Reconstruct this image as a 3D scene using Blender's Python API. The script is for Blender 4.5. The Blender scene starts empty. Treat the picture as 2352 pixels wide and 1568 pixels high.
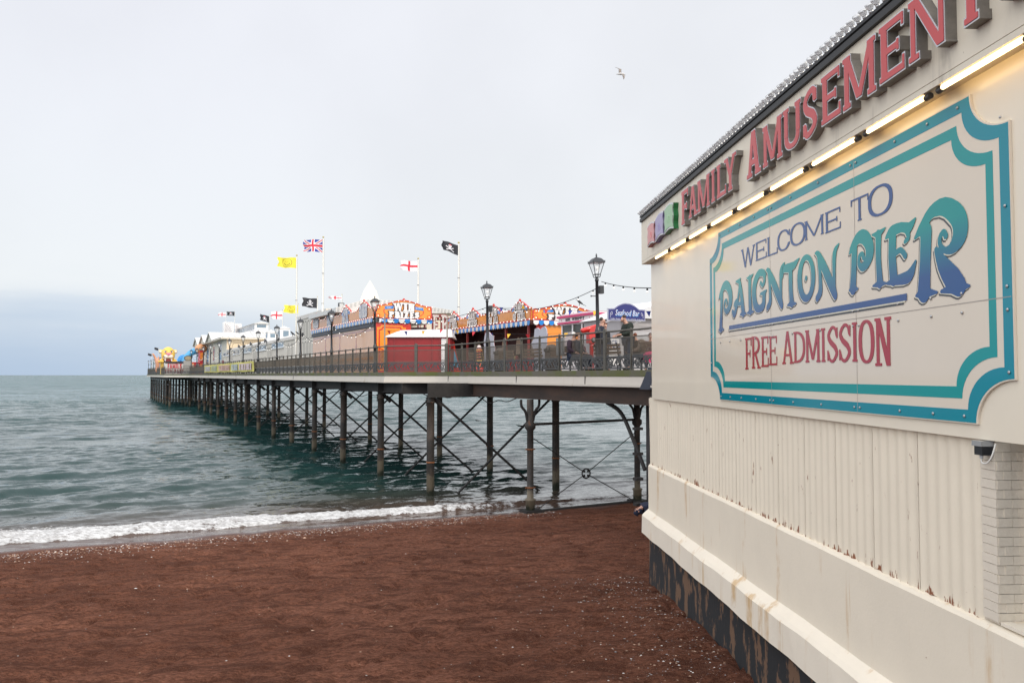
import bpy, math, random
import numpy as np
from mathutils import Vector, Matrix
from mathutils.geometry import tessellate_polygon
random.seed(7); rng = np.random.default_rng(7)
S = bpy.context.scene; COL = S.collection
R = math.radians; PI = math.pi
# ---------------------------------------------------------------- survey: lens and the two plan grids
EYE = 5.1; FL = 1880.0; PT = math.atan(77/FL)
def ray(u, v):
    x = (u-1176)/FL; y = (784-v)/FL
    return np.array([x, math.cos(PT)-y*math.sin(PT), math.sin(PT)+y*math.cos(PT)])
O2 = np.array([-6.08, 39., 0]); Q = np.array([-.4472, .8944, 0]); N = np.array([.8944, .4472, 0])
PROT = math.atan2(.4472, .8944)
def PF(b, a, z=0): return Vector(O2+N*b+Q*a)+Vector((0, 0, z))          # pier grid: b across, a out to sea
def PA(u, v, b):
    r = ray(u, v); p = r*(((O2+N*b)@N)/(r@N)); return float((p-O2)@Q), float(p[2]+EYE)
def PB(u, v, a):
    r = ray(u, v); p = r*(((O2+Q*a)@Q)/(r@Q)); return float((p-O2)@N), float(p[2]+EYE)
KK = 4096/2352
def crop(x0, y0, s): return lambda x, y: ((x0+x/s)/KK, (y0+y/s)/KK)
c1 = crop(550, 1050, 3.136); c2 = crop(1150, 1050, 3.136); c3 = crop(1700, 1050, 3.136); c4 = crop(2150, 1050, 3.136)
c5 = crop(1480, 1180, 5.8075); c6 = crop(780, 1240, 6.1895); c7 = crop(570, 1340, 7.84); c8 = crop(2230, 1180, 5.059)
c9 = crop(1080, 930, 4.75); c10 = crop(1560, 930, 5.228); c11 = crop(1850, 1200, 5.6)
WM = (1176-1056)/FL; WA = 18*(1497-1176)/FL+WM*18
WD = Vector((WM, -1, 0)).normalized(); WI = Vector((0, 0, 1)).cross(WD)     # along the pavilion wall, and into it
W0 = Vector((WA-WM*18, 18, 0)); WROT = math.atan2(WD.y, WD.x)
DECK = 5.25
# ---------------------------------------------------------------- materials
MATS = {}
def mat(name, col, rough=.6, metal=0., var=0., vs=4., bump=0., bs=40., coat=0., spec=.5, stretch=None, col2=None, thr=None, emit=0., dist=.01):
    if name in MATS: return MATS[name]
    m = bpy.data.materials.new(name); m.use_nodes = True; nt = m.node_tree; b = nt.nodes['Principled BSDF']
    b.inputs['Base Color'].default_value = (*col, 1); b.inputs['Roughness'].default_value = rough
    b.inputs['Metallic'].default_value = metal; b.inputs['Coat Weight'].default_value = coat
    b.inputs['Specular IOR Level'].default_value = spec
    if emit:
        b.inputs['Emission Color'].default_value = (*col, 1); b.inputs['Emission Strength'].default_value = emit
    if var or bump or col2:
        tc = nt.nodes.new('ShaderNodeTexCoord'); mp = nt.nodes.new('ShaderNodeMapping')
        nt.links.new(tc.outputs['Object'], mp.inputs[0])
        if stretch: mp.inputs['Scale'].default_value = stretch
        if var or col2:
            n = nt.nodes.new('ShaderNodeTexNoise'); n.inputs['Scale'].default_value = vs; n.inputs['Detail'].default_value = 6
            n.inputs['Roughness'].default_value = .65
            nt.links.new(mp.outputs[0], n.inputs['Vector'])
            r = nt.nodes.new('ShaderNodeValToRGB')
            lo, hi = (thr or (.3, .7))
            r.color_ramp.elements[0].position = lo; r.color_ramp.elements[1].position = hi
            ca = [max(0, c*(1-var)) for c in col]; cb = [min(1, c*(1+var)) for c in col]
            if col2: ca, cb = col, col2
            r.color_ramp.elements[0].color = (*ca, 1); r.color_ramp.elements[1].color = (*cb, 1)
            nt.links.new(n.outputs['Fac'], r.inputs['Fac']); nt.links.new(r.outputs[0], b.inputs['Base Color'])
        if bump:
            n2 = nt.nodes.new('ShaderNodeTexNoise'); n2.inputs['Scale'].default_value = bs; n2.inputs['Detail'].default_value = 5
            nt.links.new(mp.outputs[0], n2.inputs['Vector'])
            bp = nt.nodes.new('ShaderNodeBump'); bp.inputs['Strength'].default_value = bump; bp.inputs['Distance'].default_value = dist
            nt.links.new(n2.outputs['Fac'], bp.inputs['Height']); nt.links.new(bp.outputs[0], b.inputs['Normal'])
    MATS[name] = m; return m
def srgb(r, g, b):
    f = lambda c: ((c/255+.055)/1.055)**2.4 if c > 10 else c/255/12.92
    return (f(r), f(g), f(b))
# ---------------------------------------------------------------- mesh building
class MB:
    def __init__(s): s.v = []; s.f = []; s.m = []; s.sm = []; s.mi = 0; s.smooth = False
    def add(s, vs, fs):
        o = len(s.v); s.v += [tuple(p) for p in vs]
        for f in fs: s.f.append(tuple(i+o for i in f)); s.m.append(s.mi); s.sm.append(s.smooth)
        return s
    def mat(s, i): s.mi = i; return s
    def box(s, x0, x1, y0, y1, z0, z1):
        return s.add([(x0,y0,z0),(x1,y0,z0),(x1,y1,z0),(x0,y1,z0),(x0,y0,z1),(x1,y0,z1),(x1,y1,z1),(x0,y1,z1)],
                     [(0,3,2,1),(4,5,6,7),(0,1,5,4),(1,2,6,5),(2,3,7,6),(3,0,4,7)])
    def hexa(s, p): return s.add(p, [(0,3,2,1),(4,5,6,7),(0,1,5,4),(1,2,6,5),(2,3,7,6),(3,0,4,7)])
    def tube(s, pts, rad, n=8, caps=True, smooth=True):
        pts = [Vector(p) for p in pts]
        if not hasattr(rad, '__len__'): rad = [rad]*len(pts)
        vs = []; prev = None
        for i, p in enumerate(pts):
            d = (pts[min(i+1, len(pts)-1)]-pts[max(i-1, 0)])
            d = d.normalized() if d.length > 1e-9 else Vector((0,0,1))
            if prev is None:
                x = d.orthogonal().normalized()
            else:
                x = prev-d*prev.dot(d); x = x.normalized() if x.length > 1e-6 else d.orthogonal().normalized()
            prev = x; y = d.cross(x)
            for k in range(n):
                t = 2*PI*k/n; vs.append(p+(x*math.cos(t)+y*math.sin(t))*rad[i])
        fs = []
        for i in range(len(pts)-1):
            for k in range(n): fs.append((i*n+k, i*n+(k+1)%n, (i+1)*n+(k+1)%n, (i+1)*n+k))
        o = s.smooth; s.smooth = smooth; s.add(vs, fs); s.smooth = False
        if caps: 
            s.add(vs[:n], [tuple(range(n-1,-1,-1))]); s.add(vs[-n:], [tuple(range(n))])
        s.smooth = o; return s
    def bar(s, p0, p1, w, h):
        p0 = Vector(p0); p1 = Vector(p1); d = (p1-p0).normalized(); up = Vector((0,0,1))
        if abs(d.z) > .98: up = Vector((0,1,0))
        x = d.cross(up).normalized()*w/2; y = x.cross(d).normalized()*h/2
        return s.hexa([p0-x-y, p0+x-y, p0+x+y, p0-x+y, p1-x-y, p1+x-y, p1+x+y, p1-x+y])
    def lathe(s, prof, c=(0,0,0), n=16, smooth=True):
        vs = []; fs = []
        for r, z in prof:
            for k in range(n): t = 2*PI*k/n; vs.append((c[0]+r*math.cos(t), c[1]+r*math.sin(t), c[2]+z))
        for i in range(len(prof)-1):
            for k in range(n): fs.append((i*n+k, i*n+(k+1)%n, (i+1)*n+(k+1)%n, (i+1)*n+k))
        fs.append(tuple(range(n-1,-1,-1))); fs.append(tuple((len(prof)-1)*n+k for k in range(n)))
        o = s.smooth; s.smooth = smooth; s.add(vs, fs); s.smooth = o; return s
    def ball(s, c, r, n=10, m=7, sc=(1,1,1)):
        vs = [(c[0], c[1], c[2]-r*sc[2])]; fs = []
        for i in range(1, m):
            ph = -PI/2+PI*i/m
            for k in range(n):
                t = 2*PI*k/n; vs.append((c[0]+r*sc[0]*math.cos(ph)*math.cos(t), c[1]+r*sc[1]*math.cos(ph)*math.sin(t), c[2]+r*sc[2]*math.sin(ph)))
        vs.append((c[0], c[1], c[2]+r*sc[2])); L = len(vs)-1
        for k in range(n):
            fs.append((0, 1+(k+1)%n, 1+k)); fs.append((L, 1+(m-2)*n+k, 1+(m-2)*n+(k+1)%n))
            for i in range(m-2): fs.append((1+i*n+k, 1+i*n+(k+1)%n, 1+(i+1)*n+(k+1)%n, 1+(i+1)*n+k))
        o = s.smooth; s.smooth = True; s.add(vs, fs); s.smooth = o; return s
    def prism(s, loops, y0, y1, ax='xz', side=None):
        """loops: outline (+ holes) in a plane, given thickness y0..y1"""
        P = {'xz': lambda p, y: (p[0], y, p[1]), 'xy': lambda p, y: (p[0], p[1], y), 'yz': lambda p, y: (y, p[0], p[1])}[ax]
        if loops and not hasattr(loops[0][0], '__len__'): loops = [loops]
        flat = [p for l in loops for p in l]; tri = tessellate_polygon([[Vector((p[0], p[1], 0)) for p in l] for l in loops])
        n = len(flat); vs = [P(p, y0) for p in flat]+[P(p, y1) for p in flat]
        def orient(t):
            a, b, c = (flat[i] for i in t); return (b[0]-a[0])*(c[1]-a[1])-(b[1]-a[1])*(c[0]-a[0]) > 0
        fl = (ax == 'xz')
        fs = []
        for t in tri:
            t = tuple(t) if orient(t) else tuple(t)[::-1]
            f0 = t if fl else t[::-1]
            fs.append(f0); fs.append(tuple(i+n for i in f0[::-1]))
        s.add(vs, fs); mi = s.mi
        if side is not None: s.mi = side
        o = 0; sf = []
        for l in loops:
            k = len(l); ar = sum(l[i][0]*l[(i+1)%k][1]-l[(i+1)%k][0]*l[i][1] for i in range(k))
            outer = (l is loops[0])
            for i in range(k):
                j = (i+1) % k; q = (o+i, o+j, o+j+n, o+i+n)
                if (ar > 0) != outer: q = q[::-1]
                sf.append(q if not fl else q[::-1])
            o += k
        s.add(vs, sf); s.mi = mi
        return s
    def build(s, name, mats, parent=None, loc=None, rot=None):
        me = bpy.data.meshes.new(name); me.from_pydata(s.v, [], s.f)
        if not isinstance(mats, (list, tuple)): mats = [mats]
        for m in mats: me.materials.append(m)
        me.polygons.foreach_set('material_index', s.m); me.polygons.foreach_set('use_smooth', s.sm); me.update()
        return link(name, me, parent, loc, rot)
def link(name, me, parent=None, loc=None, rot=None):
    o = bpy.data.objects.new(name, me); COL.objects.link(o)
    if parent is not None: o.parent = parent
    if loc is not None: o.location = loc
    if rot is not None: o.rotation_euler = (0, 0, rot) if not hasattr(rot, '__len__') else rot
    return o
def tag(o, label, cat, group=None, kind=None):
    if label: o['label'] = label
    if cat: o['category'] = cat
    if group: o['group'] = group
    if kind: o['kind'] = kind
    return o
def thing(name, label, cat, loc=(0,0,0), rot=0, group=None):
    o = bpy.data.objects.new(name, None); COL.objects.link(o); o.location = loc; o.rotation_euler = (0,0,rot)
    o.empty_display_size = .3
    return tag(o, label, cat, group)
def copy_tree(o, parent=None):
    c = o.copy(); COL.objects.link(c)
    if parent is not None: c.parent = parent
    for ch in list(o.children): copy_tree(ch, c)
    return c
# ---------------------------------------------------------------- lettering: signed-distance outlines, traced to polygons
def sd_cap(X, Y, pts):
    d = np.full(X.shape, 9.)
    for (x0,y0,r0),(x1,y1,r1) in zip(pts[:-1], pts[1:]):
        dx, dy = x1-x0, y1-y0; L = dx*dx+dy*dy+1e-12
        t = np.clip(((X-x0)*dx+(Y-y0)*dy)/L, 0, 1)
        d = np.minimum(d, np.hypot(X-x0-t*dx, Y-y0-t*dy)-(r0+(r1-r0)*t))
    return d
def sd_poly(X, Y, p):
    d = np.full(X.shape, 1e9); ins = np.zeros(X.shape, bool); n = len(p)
    for i in range(n):
        (x0,y0),(x1,y1) = p[i], p[(i+1) % n]; dx, dy = x1-x0, y1-y0
        t = np.clip(((X-x0)*dx+(Y-y0)*dy)/(dx*dx+dy*dy+1e-12), 0, 1)
        d = np.minimum(d, np.hypot(X-x0-t*dx, Y-y0-t*dy))
        c = ((y0 > Y) != (y1 > Y)) & (X < dx*(Y-y0)/(dy if abs(dy) > 1e-12 else 1e-12)+x0); ins ^= c
    return np.where(ins, -d, d)
def sd_ell(X, Y, cx, cy, rx, ry, p=2.):
    rx = max(rx, 1e-3); ry = max(ry, 1e-3)
    return ((np.abs((X-cx)/rx)**p+np.abs((Y-cy)/ry)**p)**(1/p)-1)*min(rx, ry)
def smooth_path(pts, k=5):
    out = []; n = len(pts)
    for i in range(n-1):
        p0, p1, p2, p3 = pts[max(i-1,0)], pts[i], pts[i+1], pts[min(i+2,n-1)]
        for j in range(k):
            t = j/k
            out.append(tuple(.5*(2*b+(c-a)*t+(2*a-5*b+4*c-d)*t*t+(3*b-a-3*c+d)*t**3) for a,b,c,d in zip(p0,p1,p2,p3)))
    return out+[pts[-1]]
def contour(D, x0, y0, h, tol=.004):
    ny, nx = D.shape; seg = {}
    ins = D < 0
    code = ins[:-1,:-1]*1+ins[:-1,1:]*2+ins[1:,1:]*4+ins[1:,:-1]*8
    TB = {1:[(3,0)],2:[(0,1)],3:[(3,1)],4:[(1,2)],5:[(3,2),(1,0)],6:[(0,2)],7:[(3,2)],8:[(2,3)],9:[(2,0)],10:[(0,3),(2,1)],11:[(2,1)],12:[(1,3)],13:[(1,0)],14:[(0,3)]}
    for j, i in zip(*np.nonzero((code > 0) & (code < 15))):
        for a, b in TB[int(code[j,i])]:
            e = [('h',j,i),('v',j,i+1),('h',j+1,i),('v',j,i)]
            seg[e[a]] = e[b]
    def pt(e):
        k, j, i = e
        if k == 'h': a, b = D[j,i], D[j,i+1]; t = a/(a-b); return (x0+(i+t)*h, y0+j*h)
        a, b = D[j,i], D[j+1,i]; t = a/(a-b); return (x0+i*h, y0+(j+t)*h)
    loops = []
    while seg:
        s0 = next(iter(seg)); e = s0; l = []
        while e in seg:
            l.append(pt(e)); e = seg.pop(e)
        if len(l) > 5: loops.append(simplify(l, tol))
    return [l for l in loops if len(l) >= 3]
def simplify(l, tol):
    P = np.array(l); k = int(np.argmax(np.hypot(*(P-P[0]).T)))
    def dp(Q_):
        if len(Q_) < 3: return [Q_[0]]
        a, b = Q_[0], Q_[-1]; d = b-a; L = math.hypot(*d)+1e-12
        e = np.abs(d[0]*(Q_[:,1]-a[1])-d[1]*(Q_[:,0]-a[0]))/L
        i = int(np.argmax(e))
        if e[i] < tol: return [a]
        return dp(Q_[:i+1])+dp(Q_[i:])
    return [tuple(p) for p in dp(P[:k+1])+dp(np.vstack([P[k:], P[:1]]))]
def area(l): return .5*sum(l[i][0]*l[(i+1)%len(l)][1]-l[(i+1)%len(l)][0]*l[i][1] for i in range(len(l)))
def inside(p, l):
    c = False; n = len(l)
    for i in range(n):
        (x0,y0),(x1,y1) = l[i], l[(i+1)%n]
        if (y0 > p[1]) != (y1 > p[1]) and p[0] < (x1-x0)*(p[1]-y0)/(y1-y0)+x0: c = not c
    return c
def groups(loops):
    """sort traced loops into outlines with their holes"""
    sgn = max(loops, key=lambda l: abs(area(l))); sg = area(sgn) > 0
    outs = [l for l in loops if (area(l) > 0) == sg]; hol = [l for l in loops if (area(l) > 0) != sg]
    return [[o]+[h for h in hol if inside(h[0], o)] for o in outs]
def trace(fn, x0, x1, y0, y1, h=.01, grow=0., tol=None):
    m = .06*max(x1-x0, y1-y0)+abs(grow)+2*h
    xs = np.arange(x0-m, x1+m, h); ys = np.arange(y0-m, y1+m, h); X, Y = np.meshgrid(xs, ys)
    D = fn(X, Y)-grow
    D[0,:] = D[-1,:] = 1; D[:,0] = D[:,-1] = 1
    D = np.where(np.abs(D) < 1e-9, 1e-9, D)
    lp = contour(D, xs[0], ys[0], h, tol or h*.35)
    return groups(lp) if lp else []
def glyph(ch, w=.6, s=.17, h=.13, k=.11, e=.07):
    """slab/serif capital, unit height: w width, s stem, h cross stroke, k slab height, e slab overhang"""
    def f(X, Y):
        U = []
        rect = lambda x0,x1,y0,y1: U.append(np.maximum(np.maximum(x0-X, X-x1), np.maximum(y0-Y, Y-y1)))
        def diag(x0,y0,x1,y1,ww=s): U.append(sd_poly(X, Y, [(x0,y0),(x0+ww,y0),(x1+ww,y1),(x1,y1)]))
        def slab(x, top, l=1, r=1):
            y0, y1 = (1-k, 1) if top else (0, k)
            if k > 0: rect(x-(e if l else 0), x+s+(e if r else 0), y0, y1)
        def stem(x, **q): rect(x, x+s, 0, 1); slab(x, 1, **q); slab(x, 0, **q)
        def bowl(xa, xb, ya, yb, th):
            o = np.maximum(sd_ell(X, Y, xa, (ya+yb)/2, xb-xa, (yb-ya)/2, 2.6), xa-X)
            i = np.maximum(sd_ell(X, Y, xa, (ya+yb)/2, xb-xa-th, (yb-ya)/2-h, 2.4), xa-X)
            U.append(np.maximum(o, -i))
        def ring(p=2.4):
            o = sd_ell(X, Y, w/2, .5, w/2, .5, p); i = sd_ell(X, Y, w/2, .5, w/2-s*1.05, .5-h, 2.2)
            return np.maximum(o, -i)
        def tick(x, y0, y1): rect(x, x+max(s*.45, .05), y0, y1)
        x1 = w-e-s
        if ch == 'I': stem(w/2-s/2)
        elif ch in 'EFL':
            stem(e)
            if ch != 'L': rect(e, w-.02, 1-h, 1); tick(w-.02-max(s*.45,.05), .74, 1); rect(e, w*.78, .5-h/2, .5+h/2); tick(w*.78-s*.4, .38, .62)
            if ch != 'F': rect(e, w, 0, h); tick(w-max(s*.45,.05), 0, .3)
        elif ch == 'T':
            rect(w/2-s/2, w/2+s/2, 0, 1); slab(w/2-s/2, 0); rect(0, w, 1-h, 1); tick(0, .72, 1); tick(w-max(s*.45,.05), .72, 1)
        elif ch == 'H': stem(e); stem(x1); rect(e, x1, .5-h/2, .5+h/2)
        elif ch == 'N':
            rect(e, e+s*.8, 0, 1); slab(e, 0); rect(w-e-s*.8, w-e, 0, 1); slab(x1, 1); diag(e, 1, x1, 0, s*1.1); rect(0, e+s, 1-k, 1)
        elif ch == 'M':
            stem(e); stem(x1); diag(e, 1, w/2-s/2, .08, s); diag(x1, 1, w/2-s/2, .08, s)
        elif ch == 'W':
            q = w*.28; diag(e*.6, 1, q-s*.3, 0, s); diag(w/2-s/2, 1, q-s*.3, 0, s*.8); diag(w/2-s/2, 1, w-q-s*.7, 0, s); diag(w-e*.6-s*.8, 1, w-q-s*.7, 0, s*.8)
            slab(e*.6, 1); slab(w-e*.6-s, 1)
        elif ch == 'A':
            diag(e, 0, w/2-s/2, 1, s*.85); diag(x1, 0, w/2-s/2, 1, s); rect(w*.22, w*.78, .24, .24+h); slab(e, 0); slab(x1, 0)
        elif ch == 'Y': diag(e*.7, 1, w/2-s/2, .42, s); diag(w-e*.7-s, 1, w/2-s/2, .42, s); rect(w/2-s/2, w/2+s/2, 0, .5); slab(w/2-s/2, 0); slab(e*.7, 1); slab(w-e*.7-s, 1)
        elif ch == 'K': stem(e); diag(e+s*.6, .4, x1, 1, s*.9); diag(w-e*.4-s, 0, e+s, .55, s); slab(x1, 1); slab(w-e*.4-s, 0)
        elif ch == 'Z': rect(.02, w-.02, 1-h, 1); rect(.02, w-.02, 0, h); diag(.02, 0, w-.04-s*1.1, 1, s*1.1); tick(.02, .74, 1); tick(w-.02-max(s*.45,.05), 0, .26)
        elif ch in 'PRB':
            stem(e); bowl(e+s*.6, w-(.05*w if ch != 'P' else 0), .44, 1, s)
            if ch == 'B': bowl(e+s*.6, w, 0, .56, s)
            if ch == 'R': diag(w-e*.6-s, 0, e+s*1.1, .5, s); slab(w-e*.6-s, 0)
        elif ch == 'D': stem(e); bowl(e+s*.6, w, 0, 1, s)
        elif ch == 'U':
            rect(e, e+s, .3, 1); rect(x1, x1+s, .3, 1); slab(e, 1); slab(x1, 1)
            o = sd_ell(X, Y, w/2, .34, w/2-e, .34, 2.4); i = sd_ell(X, Y, w/2, .34, w/2-e-s, .34-h, 2.2)
            U.append(np.maximum(np.maximum(o, -i), Y-.35))
        elif ch == 'O': U.append(ring())
        elif ch in 'CG':
            U.append(np.maximum(ring(), -np.maximum(np.maximum(w*.55-X, .32-Y), Y-.68))); tick(w-max(s*.45,.05)-.01, .62, .92)
            if ch == 'G': rect(w-s-.01, w-.01, .1, .5); rect(w*.52, w+.02, .5-h*.8, .5)
            else: rect(w-s*.5-.03, w-.03, .2, .34)
        elif ch == 'S':
            r = s*.5; rh = h*.5+.01
            U.append(sd_cap(X, Y, smooth_path([(w-r-.02,.74,rh),(w*.75,.92,rh),(w*.45,1-rh,rh),(r+.02,.76,r*.95),(w*.3,.58,r*1.05),(w*.7,.43,r*1.05),(w-r-.01,.24,r*.95),(w*.55,rh,rh),(w*.25,.08,rh),(r,.26,rh)], 6)))
            tick(w-s*.5-.01, .66, .95); tick(.01, .05, .34)
        elif ch == '.': rect(w/2-s/2, w/2+s/2, 0, s)
        elif ch == '&':
            U.append(sd_cap(X, Y, smooth_path([(w,.05,h*.5),(w*.4,.6,h*.6),(w*.3,.85,h*.5),(w*.55,.9,h*.5),(w*.6,.75,h*.5),(w*.2,.4,h*.5),(w*.15,.15,h*.5),(w*.45,.06,h*.5),(w*.85,.4,h*.5)], 5)))
        d = U[0]
        for q in U[1:]: d = np.minimum(d, q)
        return d
    return f
GC = {}
def glyph_loops(ch, grow=0., res=.025, **kw):
    key = (ch, round(grow,4), res, tuple(sorted(kw.items())))
    if key not in GC:
        w = kw.get('w', .6); GC[key] = trace(glyph(ch, **kw), 0, w, 0, 1, res, grow)
    return GC[key]
DEFW = dict(I=.34, M=.86, W=.95, N=.68, A=.68, L=.54, F=.54, E=.56, S=.52, T=.6, Y=.66, O=.66, U=.66, Z=.58, K=.68)
def put_text(mb, text, x0, x1, z0, z1, y, depth, grow=0., wf=None, gap=.06, res=.03, arch=None, **kw):
    """fit a word into x0..x1, z0..z1 as flat letters standing out to y-depth"""
    ws = [(wf or DEFW).get(c, .6) if c != ' ' else .34 for c in text]
    tot = sum(ws)+gap*(len(text)-1); sx = (x1-x0)/tot; x = 0; sz = z1-z0
    for c, w in zip(text, ws):
        if c not in ' ':
            k2 = dict(kw); k2['s'] = kw.get('s', .17)*{'W':.66,'N':.8,'M':.8}.get(c, 1)
            for lp in glyph_loops(c, grow/sz, res, w=w, **k2):
                def mp(p):
                    X_ = x0+(x+p[0])*sx; t = (X_-(x0+x1)/2)/((x1-x0)/2)
                    zz = z0+p[1]*sz
                    if arch: b_, t_ = arch; zz += b_*(1-t*t)*(1-p[1])+t_*(1-t*t)*p[1]
                    return (X_, zz)
                mb.prism([[mp(p) for p in l] for l in lp], y-depth, y)
        x += w+gap
    return mb
def font_text(name, text, size, m, parent, loc, rot=(PI/2,0,0), shear=0., depth=.002, align='CENTER', width=None):
    c = bpy.data.curves.new(name, 'FONT'); c.body = text; c.size = size; c.shear = shear; c.extrude = depth; c.align_x = align; c.resolution_u = 2
    o = bpy.data.objects.new(name, c); COL.objects.link(o); bpy.context.view_layer.update()
    me = bpy.data.meshes.new_from_object(o.evaluated_get(bpy.context.evaluated_depsgraph_get()))
    bpy.data.objects.remove(o)
    if width:
        xs = [v.co.x for v in me.vertices]; k = width/(max(xs)-min(xs))
        for v in me.vertices: v.co.x *= k
    me.materials.clear(); me.materials.append(m)
    return link(name, me, parent, loc, rot)
# ================================================================ camera, sky, sun
cam = bpy.data.cameras.new('camera'); co = bpy.data.objects.new('camera', cam); COL.objects.link(co); S.camera = co
cam.sensor_width = 36; cam.lens = FL/2352*36; cam.clip_end = 60000; cam.clip_start = .1
co.location = (0, 0, EYE); co.rotation_euler = (PI/2+PT, 0, 0)
S.view_settings.view_transform = 'Standard'; S.view_settings.look = 'None'; S.view_settings.exposure = 0; S.view_settings.gamma = 1
SUN_EL = R(34); SUN_AZ = math.atan2(.62, -.78)            # to the right of and behind the camera
sl = bpy.data.lights.new('sun', 'SUN'); sl.energy = 1.5; sl.angle = R(14); sl.color = (1, .90, .76)
so = bpy.data.objects.new('sun', sl); COL.objects.link(so)
sd = Vector((math.cos(SUN_EL)*math.sin(SUN_AZ), math.cos(SUN_EL)*math.cos(SUN_AZ), math.sin(SUN_EL)))
so.rotation_euler = sd.to_track_quat('Z', 'Y').to_euler(); so.location = sd*50
w = bpy.data.worlds.new('World'); S.world = w; w.use_nodes = True; nt = w.node_tree; nt.nodes.clear()
def nd(t, **k):
    n = nt.nodes.new(t)
    for a, b in k.items(): setattr(n, a, b)
    return n
def math_(op, a, b=None, clamp=False):
    n = nd('ShaderNodeMath', operation=op, use_clamp=clamp)
    for i, q in enumerate((a, b)):
        if q is None: continue
        if isinstance(q, (int, float)): n.inputs[i].default_value = q
        else: nt.links.new(q, n.inputs[i])
    return n.outputs[0]
def mixc(f, a, b):
    n = nd('ShaderNodeMix', data_type='RGBA')
    nt.links.new(f, n.inputs[0]) if not isinstance(f, float) else setattr(n.inputs[0], 'default_value', f)
    for i, q in ((6, a), (7, b)):
        if isinstance(q, tuple): n.inputs[i].default_value = (*q, 1)
        else: nt.links.new(q, n.inputs[i])
    return n.outputs[2]
def mapr(v, a, b, c, d, t='SMOOTHSTEP'):
    n = nd('ShaderNodeMapRange', interpolation_type=t); nt.links.new(v, n.inputs[0])
    for i, q in enumerate((a, b, c, d)): n.inputs[1+i].default_value = q
    return n.outputs[0]
sky = nd('ShaderNodeTexSky', sky_type='NISHITA', sun_disc=False, sun_elevation=SUN_EL, sun_rotation=SUN_AZ, air_density=1, dust_density=3)
bg1 = nd('ShaderNodeBackground'); bg1.inputs[1].default_value = .08; nt.links.new(sky.outputs[0], bg1.inputs[0])
tc = nd('ShaderNodeTexCoord'); sp = nd('ShaderNodeSeparateXYZ'); nt.links.new(tc.outputs['Generated'], sp.inputs[0])
el = sp.outputs[2]; az = math_('ARCTAN2', sp.outputs[0], sp.outputs[1])
mp = nd('ShaderNodeMapping'); mp.inputs['Scale'].default_value = (2.2, 2.2, 14); nt.links.new(tc.outputs['Generated'], mp.inputs[0])
n1 = nd('ShaderNodeTexNoise'); n1.inputs['Scale'].default_value = 1.6; n1.inputs['Detail'].default_value = 7; n1.inputs['Roughness'].default_value = .55; nt.links.new(mp.outputs[0], n1.inputs['Vector'])
n2 = nd('ShaderNodeTexNoise'); n2.inputs['Scale'].default_value = 3.; n2.inputs['Detail'].default_value = 6; nt.links.new(tc.outputs['Generated'], n2.inputs['Vector'])
wob = math_('MULTIPLY', math_('SUBTRACT', n1.outputs['Fac'], .5), .075)
els = math_('ADD', el, wob)
low = mapr(els, .005, .115, 1., 0.)                       # a darker bank of cloud low over the sea, thinning to the right
low = math_('MULTIPLY', low, mapr(az, -.55, .12, 1., .12))
edge = math_('MULTIPLY', mapr(els, .070, .092, .20, 0.), mapr(az, -.50, -.18, 1., 0.))
low = math_('ADD', math_('MULTIPLY', low, .74), edge, True)
basec = mixc(mapr(el, .0, .42, 0., 1.), (.925, .962, .985), (.935, .95, 1.01))
basec = mixc(mapr(az, -.5, .3, 0., .35), basec, (.96, .98, .99))
c = mixc(low, basec, (.50, .635, .82))
mott = mapr(n2.outputs['Fac'], .3, .7, .965, 1.035)
zen = mapr(el, .45, .95, 1., 1.35)                         # overcast: brighter overhead than near the horizon
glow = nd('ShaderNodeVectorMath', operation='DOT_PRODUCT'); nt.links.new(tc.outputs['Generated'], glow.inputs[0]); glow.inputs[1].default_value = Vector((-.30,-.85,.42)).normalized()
gl = mapr(glow.outputs['Value'], -.25, .85, 1., 2.25)   # unseen sky behind the viewer, brightened to add light on the wall
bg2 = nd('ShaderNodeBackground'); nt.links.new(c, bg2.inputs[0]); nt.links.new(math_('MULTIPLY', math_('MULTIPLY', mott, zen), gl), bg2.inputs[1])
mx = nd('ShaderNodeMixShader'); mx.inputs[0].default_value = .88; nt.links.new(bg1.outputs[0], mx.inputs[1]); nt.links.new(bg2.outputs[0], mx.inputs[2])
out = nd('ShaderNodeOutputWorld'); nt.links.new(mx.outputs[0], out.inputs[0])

# ================================================================ beach
def sand_z(a, b):
    a = np.asarray(a, float)
    z = np.where(a < -9.4, .042*(-9.4-a), .05*(-9.4-a))
    return np.clip(z, -3, 2.6)
VT = {}
def vnoise(x, y, seed):
    """smooth value noise on a lattice"""
    if seed not in VT: VT[seed] = np.random.default_rng(seed).random((256, 256))
    T = VT[seed]; xi = np.floor(x).astype(int); yi = np.floor(y).astype(int)
    fx = x-xi; fy = y-yi; fx = fx*fx*(3-2*fx); fy = fy*fy*(3-2*fy)
    g = lambda i, j: T[(xi+i) % 256, (yi+j) % 256]
    return (g(0,0)*(1-fx)+g(1,0)*fx)*(1-fy)+(g(0,1)*(1-fx)+g(1,1)*fx)*fy
def fbm(x, y, seed, o=4):
    s = 0; A = 1; t = 0
    for i in range(o): s = s+A*vnoise(x*2**i+17*i, y*2**i+5*i, seed+i); t += A; A *= .5
    return s/t
def grid_mesh(name, av, bv, zf, attrs, m, kind):
    A, B = np.meshgrid(av, bv, indexing='ij'); Z = zf(A, B)
    P = O2[:2]+A[...,None]*Q[:2]+B[...,None]*N[:2]
    V = np.dstack([P, Z]).reshape(-1, 3); na, nb = A.shape
    idx = np.arange(na*nb).reshape(na, nb)
    Fq = np.stack([idx[:-1,:-1], idx[:-1,1:], idx[1:,1:], idx[1:,:-1]], -1).reshape(-1, 4)
    return V, Fq, {k: f(A, B, Z).ravel() for k, f in attrs.items()}
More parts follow.
